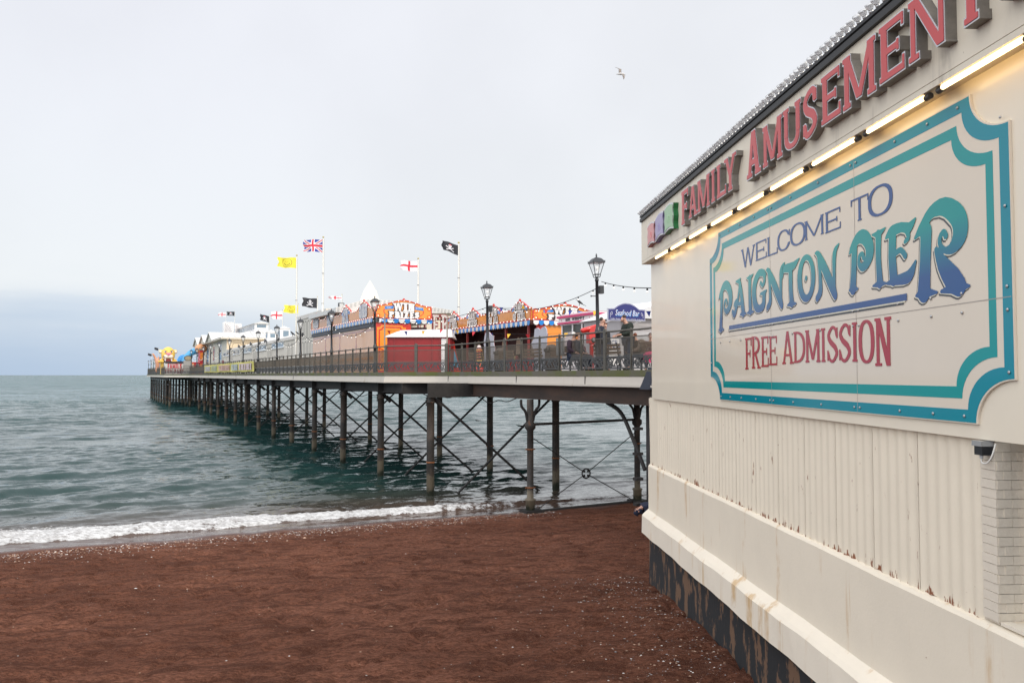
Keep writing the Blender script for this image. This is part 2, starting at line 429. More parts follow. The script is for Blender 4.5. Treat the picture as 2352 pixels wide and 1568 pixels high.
def join_mesh(name, parts, m):
    V = []; Fs = []; o = 0; at = {}
    for v, f, a in parts:
        V.append(v); Fs.append(f+o); o += len(v)
        for k, x in a.items(): at.setdefault(k, []).append(x)
    V = np.concatenate(V); Fq = np.concatenate(Fs); me = bpy.data.meshes.new(name)
    me.vertices.add(len(V)); me.vertices.foreach_set('co', V.ravel().astype(np.float32))
    me.loops.add(Fq.size); me.loops.foreach_set('vertex_index', Fq.ravel().astype(np.int32))
    me.polygons.add(len(Fq)); me.polygons.foreach_set('loop_start', np.arange(0, Fq.size, 4, dtype=np.int32))
    me.polygons.foreach_set('use_smooth', np.ones(len(Fq), bool))
    me.update(calc_edges=True)
    for k, x in at.items():
        a = me.attributes.new(k, 'FLOAT', 'POINT'); a.data.foreach_set('value', np.concatenate(x).astype(np.float32))
    me.materials.append(m); return link(name, me)
def graded(a0, a1, s0, g, lim):
    o = [a0]; s = s0
    while o[-1] < a1: o.append(o[-1]+s); s = min(s*g, lim)
    o[-1] = a1; return np.array(o)
def shore_front(b): return -8.75-.012*(np.asarray(b)+15)+.25*(fbm(np.asarray(b)*.35, np.asarray(b)*0+3., 5)-.5)*2
def shore_back(b):
    b = np.asarray(b); return np.interp(b, [-40,-15,-8,-1,6], [-4.8,-5.6,-6.7,-8.0,-8.5])+.5*(fbm(b*.3, b*0+9., 9)-.5)*2
def wet_f(A, B, Z):
    lim = -10.9-.1*np.clip(B+1, -20, 8)*.12+.9*(fbm(B*.4, A*.4, 31)-.5)*2
    w_ = np.clip((A-lim)/.8, 0, 1); return w_
def beach_z(A, B):
    z = sand_z(A, B); d = np.clip((-10.8-A)/2.5, 0, 1)
    lump = (fbm(A*.9, B*.6, 11)-.5)*.13+(fbm(A*3.2, B*2.2, 21)-.5)*.10+(fbm(A*.22, B*.2, 41)-.5)*.22
    dint = np.clip(fbm(A*4.6+3, B*3.8, 51, 2)-.57, 0, 1)*-.34
    rid = (fbm(A*2.4, B*.55, 71, 3)-.5)*.06
    return z+(lump+dint+rid)*d+(fbm(A*2, B*1., 61)-.5)*.02
sm = bpy.data.materials.new('red_sand'); sm.use_nodes = True; nt = sm.node_tree; pb = nt.nodes['Principled BSDF']
tc = nd('ShaderNodeTexCoord')
def noise(scale, detail=5, rough=.6, vec=None, sc=None):
    v = vec or tc.outputs['Object']
    if sc: mpn = nd('ShaderNodeMapping'); mpn.inputs['Scale'].default_value = sc; mpn.inputs['Rotation'].default_value = (0, 0, -PROT); nt.links.new(v, mpn.inputs[0]); v = mpn.outputs[0]
    n = nd('ShaderNodeTexNoise'); n.inputs['Scale'].default_value = scale; n.inputs['Detail'].default_value = detail; n.inputs['Roughness'].default_value = rough
    nt.links.new(v, n.inputs['Vector']); return n.outputs['Fac']
dry = mixc(mapr(noise(.35, 5, .6, sc=(.5, 1, 1)), .35, .65, 0., 1.), (.180, .071, .043), (.300, .126, .077))
dry = mixc(mapr(noise(2.2, 7, .72, sc=(.55, 1.5, 1)), .44, .60, 0., .9), dry, (.088, .033, .020))
dry = mixc(mapr(noise(16, 5, .75, sc=(.7,1.4,1)), .42, .60, .72, 0.), dry, (.066, .025, .0155))  # shade of small dents, with damp, mixed into the sand colour
dry = mixc(mapr(noise(5, 6, .75, sc=(.6,1.6,1)), .56, .72, 0., .6), dry, (.27, .125, .08))  # paler mix painted in as lit crests between the dents
dry = mixc(mapr(noise(70, 3, .7), .45, .75, 0., .6), dry, (.27, .135, .09))
dry = mixc(mapr(noise(150, 2, .6), .69, .74, 0., .8), dry, (.55, .45, .38))
at = nd('ShaderNodeAttribute', attribute_name='wet')
col = mixc(at.outputs['Fac'], dry, (.038, .020, .017))
nt.links.new(col, pb.inputs['Base Color'])
nt.links.new(mapr(at.outputs['Fac'], 0, 1, .95, .06, 'LINEAR'), pb.inputs['Roughness'])
nt.links.new(mapr(at.outputs['Fac'], 0, 1, .06, .5, 'LINEAR'), pb.inputs['Specular IOR Level'])
hb = math_('ADD', math_('MULTIPLY', noise(7, 7, .75, sc=(.7, 1.5, 1)), 1.25), math_('MULTIPLY', noise(45, 4, .7), .4))
bp = nd('ShaderNodeBump'); bp.inputs['Distance'].default_value = .13; nt.links.new(hb, bp.inputs['Height'])
nt.links.new(mapr(at.outputs['Fac'], 0, 1, .95, .03, 'LINEAR'), bp.inputs['Strength']); nt.links.new(bp.outputs[0], pb.inputs['Normal'])
bv = np.concatenate([np.arange(-60, -24, .6), np.arange(-24, 14, .11), np.arange(14, 40, .8)])
av = np.concatenate([np.arange(-60, -34, .6), np.arange(-34, -6, .11), np.arange(-6, 6, .6)])
beach = join_mesh('beach', [grid_mesh('b', av, bv, beach_z, {'wet': wet_f}, sm, 0)], sm)
tag(beach, 'damp red brown sand beach with footprints and shell specks', 'beach', kind='structure')

# ================================================================ sea
waves = []
for i in range(46):
    lam = .55*(16**rng.random()); th = PI+rng.normal(0, .62); k = 2*PI/lam; sl_ = .040*rng.uniform(.6, 1.3)*(1.3 if lam < 1.6 else .95 if lam < 3 else .50)
    waves.append((k*math.cos(th), k*math.sin(th), sl_/k, rng.uniform(0, 2*PI), lam))
def wave_z(A, B, minlam):
    z = np.zeros_like(A); G = .75+.5*fbm(A*.06, B*.05, 81, 3)
    for ka, kb, amp, ph, lam in waves:
        if lam < minlam: continue
        p = ka*A+kb*B+ph; z += amp*(np.sin(p)+.25*np.cos(2*p))
    return z*G
def sea_z_near(A, B):
    f = np.clip((A+7.5)/5, 0, 1); e = np.minimum.reduce([np.clip((B+46)/3, 0, 1), np.clip((26-B)/3, 0, 1)])
    z = wave_z(A, B, .5)*(.18+.82*f)*e
    fr = shore_front(B); bk = shore_back(B)
    t = np.clip((A-fr)/np.maximum(bk-fr, .3), 0, 1.6)
    crest = .17*np.exp(-((t-.35)/.33)**2)*(.6+.8*fbm(B*.8, A*.3, 91, 3))*np.clip((6-B)/4, .25, 1)
    swell = .07*np.exp(-((A-(-2.5+.25*np.sin(B*.21)))/1.1)**2)*np.clip(fbm(B*.14, A*0+2, 95, 2)*2.2-.7, 0, 1)
    swell += .05*np.exp(-((A-(4.5+.5*np.sin(B*.17+1)))/1.5)**2)*np.clip(fbm(B*.12, A*0+7, 97, 2)*2.2-.8, 0, 1)
    rough = (fbm(A*9, B*7, 93, 3)-.5)*.13*((t > 0) & (t < 1))
    thin = np.clip((A-(-10.6))/1.8, 0, 1)
    return np.where(A < fr, .035-.06*np.clip((fr-A)/1.6, 0, 1)+(fbm(B*1.2, A*1.5, 99)-.5)*.03, z+(crest+rough+swell)*e+.03)
def foam_f(A, B, Z):
    fr = shore_front(B); bk = shore_back(B); t = (A-fr)/np.maximum(bk-fr, .3)
    d = np.where(t < 0, np.clip(1+(A-fr)/.10, 0, 1), np.clip(1.12-.62*np.clip(t,0,1)**1.3-np.clip((t-.85)/.25, 0, 1), 0, 1))
    right = np.clip((1.5-B)/3, .0, 1)
    d = d*right+(1-right)*.55*np.exp(-((A+8.6+.5*np.sin(B*1.3))/.9)**2)
    return d
def depth_f(A, B, Z): return np.clip((A+10.5)/17, 0, 1)
wm = bpy.data.materials.new('sea_water'); wm.use_nodes = True; nt = wm.node_tree; pb = nt.nodes['Principled BSDF']
tc = nd('ShaderNodeTexCoord')
dp = nd('ShaderNodeAttribute', attribute_name='depth'); fa = nd('ShaderNodeAttribute', attribute_name='foam')
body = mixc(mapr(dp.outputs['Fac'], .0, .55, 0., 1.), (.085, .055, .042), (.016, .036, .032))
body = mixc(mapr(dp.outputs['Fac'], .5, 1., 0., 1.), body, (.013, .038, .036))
fn = math_('ADD', math_('MULTIPLY', noise(2.2, 6, .7, sc=(1, 1.6, 1)), .75), math_('MULTIPLY', noise(11, 5, .7, sc=(1,1.5,1)), .5))
fmask = mapr(math_('ADD', fn, math_('MULTIPLY', math_('MULTIPLY', fa.outputs['Fac'], mapr(noise(.55, 4, .6, sc=(1.6,.8,1)), .35, .6, .68, 1.04)), .62)), .93, 1.06, 0., 1.)
fmask = math_('MULTIPLY', fmask, mapr(fa.outputs['Fac'], .02, .2, 0., 1.))
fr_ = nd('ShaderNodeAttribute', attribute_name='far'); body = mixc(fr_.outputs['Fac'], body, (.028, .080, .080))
nt.links.new(mapr(fr_.outputs['Fac'], 0, 1, .5, .22, 'LINEAR'), pb.inputs['Specular IOR Level'])
foamc = mixc(mapr(noise(5, 6, .75, sc=(1,2,1)), .35, .65, 0., 1.), (.27, .26, .25), (.60, .60, .59))
nt.links.new(mixc(fmask, body, foamc), pb.inputs['Base Color'])
nt.links.new(mapr(fmask, 0, 1, .075, .9, 'LINEAR'), pb.inputs['Roughness']); pb.inputs['IOR'].default_value = 1.333
def cnoise(scale, detail, rough, sc, k):
    q = nd('ShaderNodeMapping'); q.inputs['Scale'].default_value = sc; q.inputs['Rotation'].default_value = (0, 0, -PROT); nt.links.new(tc.outputs['Object'], q.inputs[0])
    n = nd('ShaderNodeTexNoise'); n.inputs['Scale'].default_value = scale; n.inputs['Detail'].default_value = detail; n.inputs['Roughness'].default_value = rough; nt.links.new(q.outputs[0], n.inputs['Vector'])
    a = nd('ShaderNodeVectorMath', operation='SUBTRACT'); nt.links.new(n.outputs['Color'], a.inputs[0]); a.inputs[1].default_value = (.5,.5,.5)
    m = nd('ShaderNodeVectorMath', operation='MULTIPLY'); nt.links.new(a.outputs[0], m.inputs[0]); m.inputs[1].default_value = (k, k, 0); return m.outputs[0]
def vadd(a, b):
    v = nd('ShaderNodeVectorMath', operation='ADD'); nt.links.new(a, v.inputs[0]); nt.links.new(b, v.inputs[1]); return v.outputs[0]
ge = nd('ShaderNodeNewGeometry')
rip = vadd(vadd(cnoise(1.3, 5, .6, (.6,1.7,1), .42), cnoise(6.5, 4, .6, (.7,1.6,1), .36)), cnoise(.16, 3, .5, (.5,1.6,1), .22))
nn = nd('ShaderNodeVectorMath', operation='NORMALIZE'); fsc = nd('ShaderNodeVectorMath', operation='SCALE'); nt.links.new(rip, fsc.inputs[0]); nt.links.new(mapr(fr_.outputs['Fac'], 0, 1, 1., 2.2, 'LINEAR'), fsc.inputs['Scale'])
tilt = nd('ShaderNodeVectorMath', operation='SCALE'); tilt.inputs[0].default_value = tuple(-Q*.15); nt.links.new(fr_.outputs['Fac'], tilt.inputs['Scale'])   # the faces of far waves that can be seen lean shoreward
nt.links.new(vadd(vadd(ge.outputs['Normal'], fsc.outputs[0]), tilt.outputs[0]), nn.inputs[0]); nt.links.new(nn.outputs[0], pb.inputs['Normal'])
def sea_mid(A, B):
    e = np.minimum.reduce([np.clip((B+150)/10, 0, 1), np.clip((90-B)/10, 0, 1), np.clip((160-A)/15, 0, 1), np.clip((A-30)/2, 0, 1)])
    return wave_z(A, B, .95)*1.15*e+.03
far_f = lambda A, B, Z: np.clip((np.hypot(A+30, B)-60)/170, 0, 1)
zero = lambda A, B, Z: np.zeros_like(A); one = lambda A, B, Z: np.ones_like(A); flat = lambda A, B: np.zeros_like(A)+.03
def sea_near2(A, B):
    z = sea_z_near(A, B); f = np.clip((30-A)/2, 0, 1); return np.where(A > 28, (z-.03)*f+.03, z)
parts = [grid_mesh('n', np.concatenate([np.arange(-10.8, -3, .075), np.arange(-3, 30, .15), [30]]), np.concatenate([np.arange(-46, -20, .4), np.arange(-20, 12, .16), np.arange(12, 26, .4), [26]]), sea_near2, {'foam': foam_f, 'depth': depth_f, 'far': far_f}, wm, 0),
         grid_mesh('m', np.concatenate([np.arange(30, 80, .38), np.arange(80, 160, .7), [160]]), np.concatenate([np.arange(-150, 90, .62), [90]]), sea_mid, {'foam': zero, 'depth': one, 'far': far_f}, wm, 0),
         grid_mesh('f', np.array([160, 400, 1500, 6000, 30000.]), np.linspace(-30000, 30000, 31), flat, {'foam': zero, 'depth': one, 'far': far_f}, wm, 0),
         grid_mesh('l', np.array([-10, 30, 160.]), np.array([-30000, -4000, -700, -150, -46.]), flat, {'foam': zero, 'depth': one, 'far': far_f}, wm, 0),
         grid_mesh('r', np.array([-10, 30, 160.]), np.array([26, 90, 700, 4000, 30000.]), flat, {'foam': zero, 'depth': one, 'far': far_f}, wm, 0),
         grid_mesh('l2', np.array([30, 160.]), np.array([-150, -46.]), lambda A, B: np.zeros_like(A)-.6, {'foam': zero, 'depth': one, 'far': far_f}, wm, 0)]
sea = join_mesh('sea', parts, wm); tag(sea, 'choppy grey green sea breaking in white foam on the sand', 'sea', kind='structure')

# shells and pebbles: uncountable specks, one mesh
pm = [mat('shell_white', (.62,.58,.53), .6), mat('pebble_tan', (.42,.27,.18), .7), mat('pebble_dark', (.10,.055,.045), .7), mat('pebble_grey', (.30,.28,.27), .6)]
pb_ = MB()
def pebble(a, b, r, k):
    P = PF(b, a); zz = float(beach_z(np.array([a]), np.array([b]))[0]); pb_.mi = k
    e = random.uniform(0, PI); sx, sy, sz = random.uniform(.7, 1.5), random.uniform(.6, 1.1), random.uniform(.3, .6)
    vs = []
    for q in range(6):
        t = q*PI/3+e; rr = r*random.uniform(.8, 1.2); vs.append((P.x+rr*sx*math.cos(t), P.y+rr*sy*math.sin(t), zz))
    vs.append((P.x, P.y, zz+r*sz))
    pb_.add(vs, [(i, (i+1) % 6, 6) for i in range(6)])
for i in range(5200):                                     # strand line
    b = random.uniform(-24, 3); a = -10.55-.012*(b+10)-abs(random.gauss(0, .8))+random.uniform(0, .3); pebble(a, b, random.choice([.009,.012,.016,.026]), random.choice([0,1,1,2,2,2,3]))
for i in range(2600): pebble(random.uniform(-33, -11), random.uniform(-24, 3), random.choice([.004,.006,.008,.014]), random.choice([0,1,1,1,3,2]))
for i in range(2600):                                     # shell drift against the pavilion
    t = random.uniform(-1, 9); d = abs(random.gauss(0, 1.3))+.1
    p = W0+WD*t-WI*d; r_ = np.array([p.x, p.y, 0])-O2; pebble(float(r_@Q), float(r_@N), random.choice([.004,.005,.007,.016]), random.choice([0,1,1,2,3,3]))
for u, v, r in ((718,1468,.026),(898,1452,.03),(1178,1474,.03),(1268,1422,.022),(700,1210,.06),(660,1215,.035),(312,1336,.03),(355,1358,.03),(1190,1455,.02),(430,1334,.026)):
    rr = ray(u, v); s_ = (EYE-.45)/-rr[2]; q = rr*s_-O2; q[2] = 0; pebble(float(q@Q), float(q@N), r, random.choice([1,1,0]))
tag(pb_.build('pebbles', pm), 'scattered shells and small pebbles strewn over the red sand', 'pebbles', kind='stuff')
# ================================================================ pavilion on the right: wall frame x along the wall to the viewer, y into the wall, z up
cream = mat('cream_cladding', (.68,.61,.51), .5, var=.05, vs=2.5, bump=.12, bs=14)
panelm = mat('cream_panel', (.76,.68,.54), .28, var=.03, vs=1.2, coat=.15, bump=.03, bs=6)
def streaky(name, base, streak, rust, lo, hi, rustz=None, rough=.6, bumpk=.15):
    """paint with run stains below fixed points and optional rust above a height"""
    global nt, tc
    m = bpy.data.materials.new(name); m.use_nodes = True; nt = m.node_tree; pb = nt.nodes['Principled BSDF']; tc = nd('ShaderNodeTexCoord')
    def nz(s, sc, d=5, r=.65):
        q = nd('ShaderNodeMapping'); q.inputs['Scale'].default_value = sc; nt.links.new(tc.outputs['Object'], q.inputs[0])
        n = nd('ShaderNodeTexNoise'); n.inputs['Scale'].default_value = s; n.inputs['Detail'].default_value = d; n.inputs['Roughness'].default_value = r
        nt.links.new(q.outputs[0], n.inputs['Vector']); return n.outputs['Fac']
    c_ = mixc(mapr(nz(1.2, (1,1,1)), .3, .7, 0., .5), base, tuple(x*.9 for x in base))
    c_ = mixc(math_('MULTIPLY', mapr(nz(3.2, (1,1,.04)), lo, hi, 0., .8), mapr(nz(1.6, (1,1,.5)), .45, .6, 0., 1.)), c_, streak)
    c_ = mixc(mapr(nz(1.5, (6,6,9)), .70, .76, 0., .85), c_, rust)
    if rustz is not None:
        s_ = nd('ShaderNodeSeparateXYZ'); nt.links.new(tc.outputs['Object'], s_.inputs[0])
        e = mapr(s_.outputs[2], rustz, rustz+.13, .18, 0., 'LINEAR')
        c_ = mixc(mapr(math_('ADD', nz(4, (3,3,.8), 4), e), .66, .72, 0., 1.), c_, rust)
    nt.links.new(c_, pb.inputs['Base Color']); pb.inputs['Roughness'].default_value = rough
    bp_ = nd('ShaderNodeBump'); bp_.inputs['Strength'].default_value = bumpk; bp_.inputs['Distance'].default_value = .02
    nt.links.new(nz(22, (1,1,1), 6), bp_.inputs['Height']); nt.links.new(bp_.outputs[0], pb.inputs['Normal']); return m
corrm = streaky('cream_corrugated', (.76,.675,.53), (.56,.46,.34), (.22,.075,.03), .68, .85, rustz=3.1)
plinm = streaky('cream_plinth', (.75,.67,.535), (.50,.30,.11), (.28,.12,.05), .55, .66)
ledgm = streaky('cream_ledge', (.75,.675,.55), (.52,.33,.14), (.32,.15,.06), .52, .64)
basem = mat('peeling_black_base', (.012,.013,.014), .75, col2=(.135,.075,.042), vs=2.6, thr=(.525,.56), stretch=(1.2,1.2,.5), bump=.4, bs=9)
brickm = mat('painted_brick', (.66,.59,.48), .6, var=.05, vs=3, bump=.5, bs=26)
darkm = mat('dark_gap', (.02,.02,.02), .8); glassm = mat('window_glass', (.03,.04,.04), .08)
pv = thing('amusement_pavilion', 'cream clad pavilion with corrugated lower wall and peeling black base on the sand', 'building', W0, WROT)
T1 = 22.
MB().box(0, T1, 0, .06, 4.58, 7.54).build('upper_panel', panelm, pv)
fa_ = MB().box(-.05, T1, -.2, .1, 7.60, 8.47); fa_.box(-.05, T1, -.2, .1, 7.54, 7.594); fa_.build('fascia', streaky('cream_fascia', (.72,.645,.51), (.36,.31,.24), (.20,.12,.07), .50, .70, rough=.45, bumpk=.06), pv)
rf = MB().box(-.05, T1, -.24, .12, 8.474, 8.545); rf.build('roof_edge', mat('black_edging', (.015,.015,.015), .5), pv)
MB().box(0.05, T1, .12, 9, 8.3, 8.52).build('roof', mat('grey_felt', (.12,.12,.12), .9), pv)
MB().box(-.05, .02, -.17, .1, 8.5, 8.74).build('roof_bracket', mat('dark_grey_metal', (.08,.08,.085), .5), pv)
# corrugated sheets, each .845 wide with a lapped seam
for i in range(-1, 14):
    x0 = .31+(i-0)*.838-.0 if i >= 0 else -.42; x1 = .31+(i+1)*.838 if i < 12 else 11.285
    if i < 0: x1 = .31
    if x0 > 11.2: continue
    x1 = min(x1, 11.285); n_ = 40; mb = MB(); vs = []; fs = []
    for k in range(n_+1):
        x = x0+.008+(x1-x0-.012)*k/n_; y = .05-.0075*math.cos(2*PI*(x-x0)/.168)
        if i < 0: y = .045
        zb = 3.105+.012*math.sin(x*7.3)+.006*math.sin(x*31)
        vs += [(x, y, zb), (x, y, 4.6)]
    for k in range(n_): fs.append((2*k, 2*k+2, 2*k+3, 2*k+1))
    o_ = len(vs); vs += [(p[0], p[1]+.01, p[2]) for p in vs]; fs += [tuple(j+o_ for j in f[::-1]) for f in fs]
    fs += [(0,1,o_+1,o_), (2*n_+1, 2*n_, o_+2*n_, o_+2*n_+1)]
    fs += [(2*k+2, 2*k, o_+2*k, o_+2*k+2) for k in range(n_)]
    nf = 2*n_; mb.smooth = True; mb.add(vs[:o_], fs[:n_]); mb.smooth = False; mb.add(vs, fs[n_:]); mb.build('corrugated_sheet', corrm, pv)
MB().box(-.42, 11.28, .09, .3, 3.0, 4.7).build('backing_wall', darkm, pv)
MB().hexa([(-.44,.03,4.58),(-.44,.06,3.1),(-.44,8,3.1),(-.44,8,4.58)]+[(-.42,.03,4.58),(-.42,.06,3.1),(-.42,8,3.1),(-.42,8,4.58)]).build('end_wall', cream, pv)
def profile(mb, pts, x0, x1, seg=40, wob=0.):
    n = len(pts); vs = []; fs = []
    for i in range(seg+1):
        x = x0+(x1-x0)*i/seg
        for k, (y, z) in enumerate(pts):
            d = wob*(math.sin(x*2.1+k)+.6*math.sin(x*5.7+2*k)) if 0 < k < n-1 else 0
            vs.append((x, y+d, z+d*.6))
    for i in range(seg):
        for k in range(n-1): fs.append((i*n+k, i*n+k+1, (i+1)*n+k+1, (i+1)*n+k))
    fs.append(tuple(range(n-1,-1,-1))); fs.append(tuple(seg*n+k for k in range(n)))
    return mb.add(vs, fs)
profile(MB(), [(.30,3.14),(.10,3.13),(.02,3.105),(-.005,3.07),(0,2.1),(.3,2.1)], -.40, T1, 60, .003).build('plinth_wall', plinm, pv)
profile(MB(), [(.30,2.14),(.02,2.13),(-.10,2.03),(-.145,1.98),(-.15,1.60),(.3,1.60)], -.44, T1, 80, .007).build('ledge', ledgm, pv)
profile(MB(), [(.30,1.6),(-.02,1.6),(-.04,-.6),(.3,-.6)], -.26, T1, 4).build('black_base', basem, pv)
MB().box(-.2, T1, .31, 8.5, -.6, 4.55).build('core', darkm, pv)
# brick pier and window recess
bk_ = MB()
for r_ in range(20):
    z = 3.15+r_*.0745
    if z > 4.56: break
    bk_.box(11.295, 11.48+.004*random.uniform(-1,1), .035+.006*random.random(), .24, z, z+.0705)
    for q in range(2):
        o_ = .06 if r_ % 2 else 0
        bk_.box(11.30, 11.484+.004*random.random(), .05+q*.12+o_*.9, .05+q*.12+.116, z, z+.0705)
bk_.build('brick_pier', brickm, pv)
MB().box(11.29, 11.472, .05, .29, 3.13, 4.58).build('mortar', mat('painted_mortar', (.62,.55,.45), .8, bump=.3, bs=30), pv)
wf_ = MB().box(11.48, 15, .27, .33, 3.145, 3.22); wf_.box(11.475, 11.54, .27, .33, 3.225, 4.58); wf_.box(12.9, 12.97, .27, .33, 3.225, 4.58); wf_.build('window_frame', cream, pv)
MB().box(11.54, 15, .30, .309, 3.225, 4.58).build('window_pane', glassm, pv)
MB().box(11.5, 15, .04, .268, 3.135, 3.16).build('window_sill', ledgm, pv)
# ---- lamps under the fascia
warm = mat('warm_tube', (1.,.73,.38), emit=5.); holder = mat('tube_holder', (.05,.045,.04), .5)
starts = [1.12+1.262*i for i in range(13)]
for i, t0 in enumerate(starts):
    o = thing('fluorescent_tube', ['warm lit tube light nearest the far corner under the fascia, by the ticket shapes', 'second lit tube light from the far corner under the purple ticket',
        'lit tube light below the green ticket and letter F', 'lit tube light under the letters A and M of the word family', 'lit tube light under the letters L and Y of family, above the sign corner',
        'lit tube light under the first A of the second word', 'lit tube light under the letters M and U above the word welcome', 'lit tube light under the letters S and E',
        'lit tube light under the middle M of the second word', 'lit tube light under the letters E and N at the sign top right', 'lit tube light at the photo edge under the letter T',
        'lit tube light past the last letter near the window', 'last lit tube light beyond the frame toward the viewer'][i], 'tube light', W0+WD*t0, WROT, 'tube lights under the fascia')
    MB().tube([(0,-.163,7.517),(1.0,-.163,7.517)], .020, 10).build('tube', warm, o)
    h_ = MB().box(-.03, 1.03, -.185, -.15, 7.5372, 7.5395); h_.build('batten', mat('white_batten', (.7,.68,.62), .4), o)
    for x in (-.075, 1.0): MB().tube([(x,-.155,7.512),(x+.075,-.155,7.512)], .027, 10).build('end_cap', holder, o)
# ---- festoon of clear bulbs on the roof edge
rs = thing('roof_bulb_strip', 'row of clear bulbs along the black roof edge of the cream pavilion', 'light strip', W0, WROT)
MB().box(0, 12.6, -.25, -.2, 8.565, 8.60).build('rail', mat('black_rail', (.02,.02,.02), .5), rs)
bulbm = bpy.data.materials.new('clear_bulb'); bulbm.use_nodes = True; _b = bulbm.node_tree.nodes['Principled BSDF']
_b.inputs['Base Color'].default_value = (.85,.85,.84,1); _b.inputs['Roughness'].default_value = .12; _b.inputs['Transmission Weight'].default_value = .55; _b.inputs['Coat Weight'].default_value = .5
capm = mat('bulb_cap', (.55,.54,.52), .25, metal=.6)
b0 = None
for i in range(100):
    if b0 is None:
        m_ = MB(); m_.mi = 1; m_.lathe([(.018,-.04),(.026,-.02),(.024,.0)], n=10); m_.mi = 0; m_.lathe([(.022,.0),(.034,.02),(.044,.045),(.046,.06)], n=12); m_.mi = 1
        for q in range(8): t = 2*PI*q/8; m_.bar((0,0,.064),(.04*math.cos(t),.04*math.sin(t),.058),.007,.006)
        m_.mi = 0; m_.lathe([(.046,.05),(.04,.06),(.012,.066)], n=12)
        b0 = m_.build('bulb', [bulbm, capm], rs); b = b0
    else: b = b0.copy(); COL.objects.link(b)
    b.location = (.02+i*.124, -.235, 8.64); b.rotation_euler = (R(38)+random.uniform(-.1,.1), random.uniform(-.08,.08), random.uniform(0, 1)); b.parent = rs
# ---- channel letters
redm = mat('letter_red', (.50,.055,.055), .35, var=.04, vs=5); sidem = mat('letter_return', (.20,.18,.155), .45, metal=.3, var=.25, vs=6); trimm = mat('letter_trim', (.55,.55,.56), .25, metal=.7)
LET = [('F',3.60,4.05,7.72,8.34,'first word, beside the green ticket'),('A',4.06,4.56,7.75,8.29,'first word, after the tall F'),('M',4.58,5.25,7.75,8.29,'first word, between A and I'),('I',5.28,5.56,7.76,8.29,'first word'),
       ('L',5.60,6.04,7.76,8.29,'first word, beside the last Y'),('Y',5.96,6.48,7.76,8.29,'end of the first word'),('A',6.90,7.43,7.74,8.38,'start of the second word'),
       ('M',7.50,8.15,7.75,8.30,'second word, between A and U'),('U',8.17,8.70,7.76,8.30,'second word'),('S',8.74,9.13,7.76,8.31,'second word, before the first E'),('E',9.22,9.68,7.78,8.32,'second word, between S and M'),
       ('M',9.72,10.40,7.77,8.33,'second word, between two Es'),('E',10.45,10.90,7.79,8.34,'second word, before the N'),('N',10.95,11.52,7.79,8.35,'second word, before the T'),
       ('T',11.58,12.08,7.79,8.35,'cut by the picture edge'),('S',12.15,12.58,7.79,8.35,'past the picture edge')]
for ch, x0, x1, z0, z1, tx in LET:
    o = thing('sign_letter', 'red box letter %s with silver edge on the fascia, %s' % (ch, tx), 'sign letter', W0+WD*x0+Vector((0,0,z0)), WROT, 'raised letters on the fascia')
    wd = (x1-x0)/(z1-z0); sz = z1-z0; kw = dict(w=wd, s=.235, h=.165, k=.14, e=.055)
    if ch in 'MN': kw['s'] = .21
    if ch == 'S': kw['s'] = .22
    f_ = MB(); r_ = MB(); t_ = MB()
    A_ = trace(glyph(ch, **kw), 0, wd, 0, 1, .0125, 0.0); B_ = trace(glyph(ch, **kw), 0, wd, 0, 1, .0125, -.028)
    for lp in A_: r_.prism([[(p[0]*sz, p[1]*sz) for p in l] for l in lp], -.297, -.2)
    for lp in A_: t_.prism([[(p[0]*sz, p[1]*sz) for p in l] for l in lp], -.303, -.298)
    for lp in B_: f_.prism([[(p[0]*sz, p[1]*sz) for p in l] for l in lp], -.309, -.304)
    r_.build('return', sidem, o); t_.build('trim', trimm, o); f_.build('face', redm, o)
# ---- three ticket shaped boxes
for x0, x1, z0, z1, cf, cs, nm, sk in ((.95,1.58,7.76,8.19,(.56,.20,.19),(.30,.02,.02),'pale red','10'),(1.63,2.31,7.78,8.24,(.30,.25,.42),(.10,.06,.20),'tilted mauve','20'),(2.37,3.04,7.79,8.27,(.26,.44,.24),(.005,.13,.03),'pale green','12')):
    o = thing('ticket_sign', '%s ticket shaped box sign with silver edge on the fascia' % nm, 'sign', W0+WD*x0+Vector((0,0,z0)), WROT, 'ticket shapes on the fascia')
    Wd, H = x1-x0, z1-z0; cx = Wd/2; k_ = .07 if nm.startswith('tilted') else 0.
    def tick_(ins):
        p = []; n_ = 10
        for i in range(n_+1): u = i/n_; p.append((ins+u*(Wd-2*ins), ins+.045*math.sin(PI*u)*1))
        for i in range(1, n_): u = i/n_; p.append((Wd-ins-.035*math.sin(2*PI*u)**2, ins+u*(H-2*ins)))
        for i in range(n_+1): u = 1-i/n_; p.append((ins+u*(Wd-2*ins), H-ins+.045*math.sin(PI*u)))
        for i in range(1, n_): u = 1-i/n_; p.append((ins+.035*math.sin(2*PI*u)**2, ins+u*(H-2*ins)))
        return [(a_, b_+k_*(a_-cx)) for a_, b_ in p]
    MB().prism(tick_(0), -.295, -.2).build('return', mat('ticket_side_'+nm.split()[-1], cs, .35), o)
    MB().prism(tick_(0), -.302, -.296).build('trim', trimm, o)
    MB().prism(tick_(.03), -.308, -.303).build('face', mat('ticket_face_'+nm.split()[-1], cf, .3, var=.08, vs=6), o)
    font_text('lettering', sk, .2, mat('ticket_ink_'+nm.split()[-1], tuple(min(1,c*1.25+.04) for c in cf), .4), o, (cx, -.310, H/2-.07))
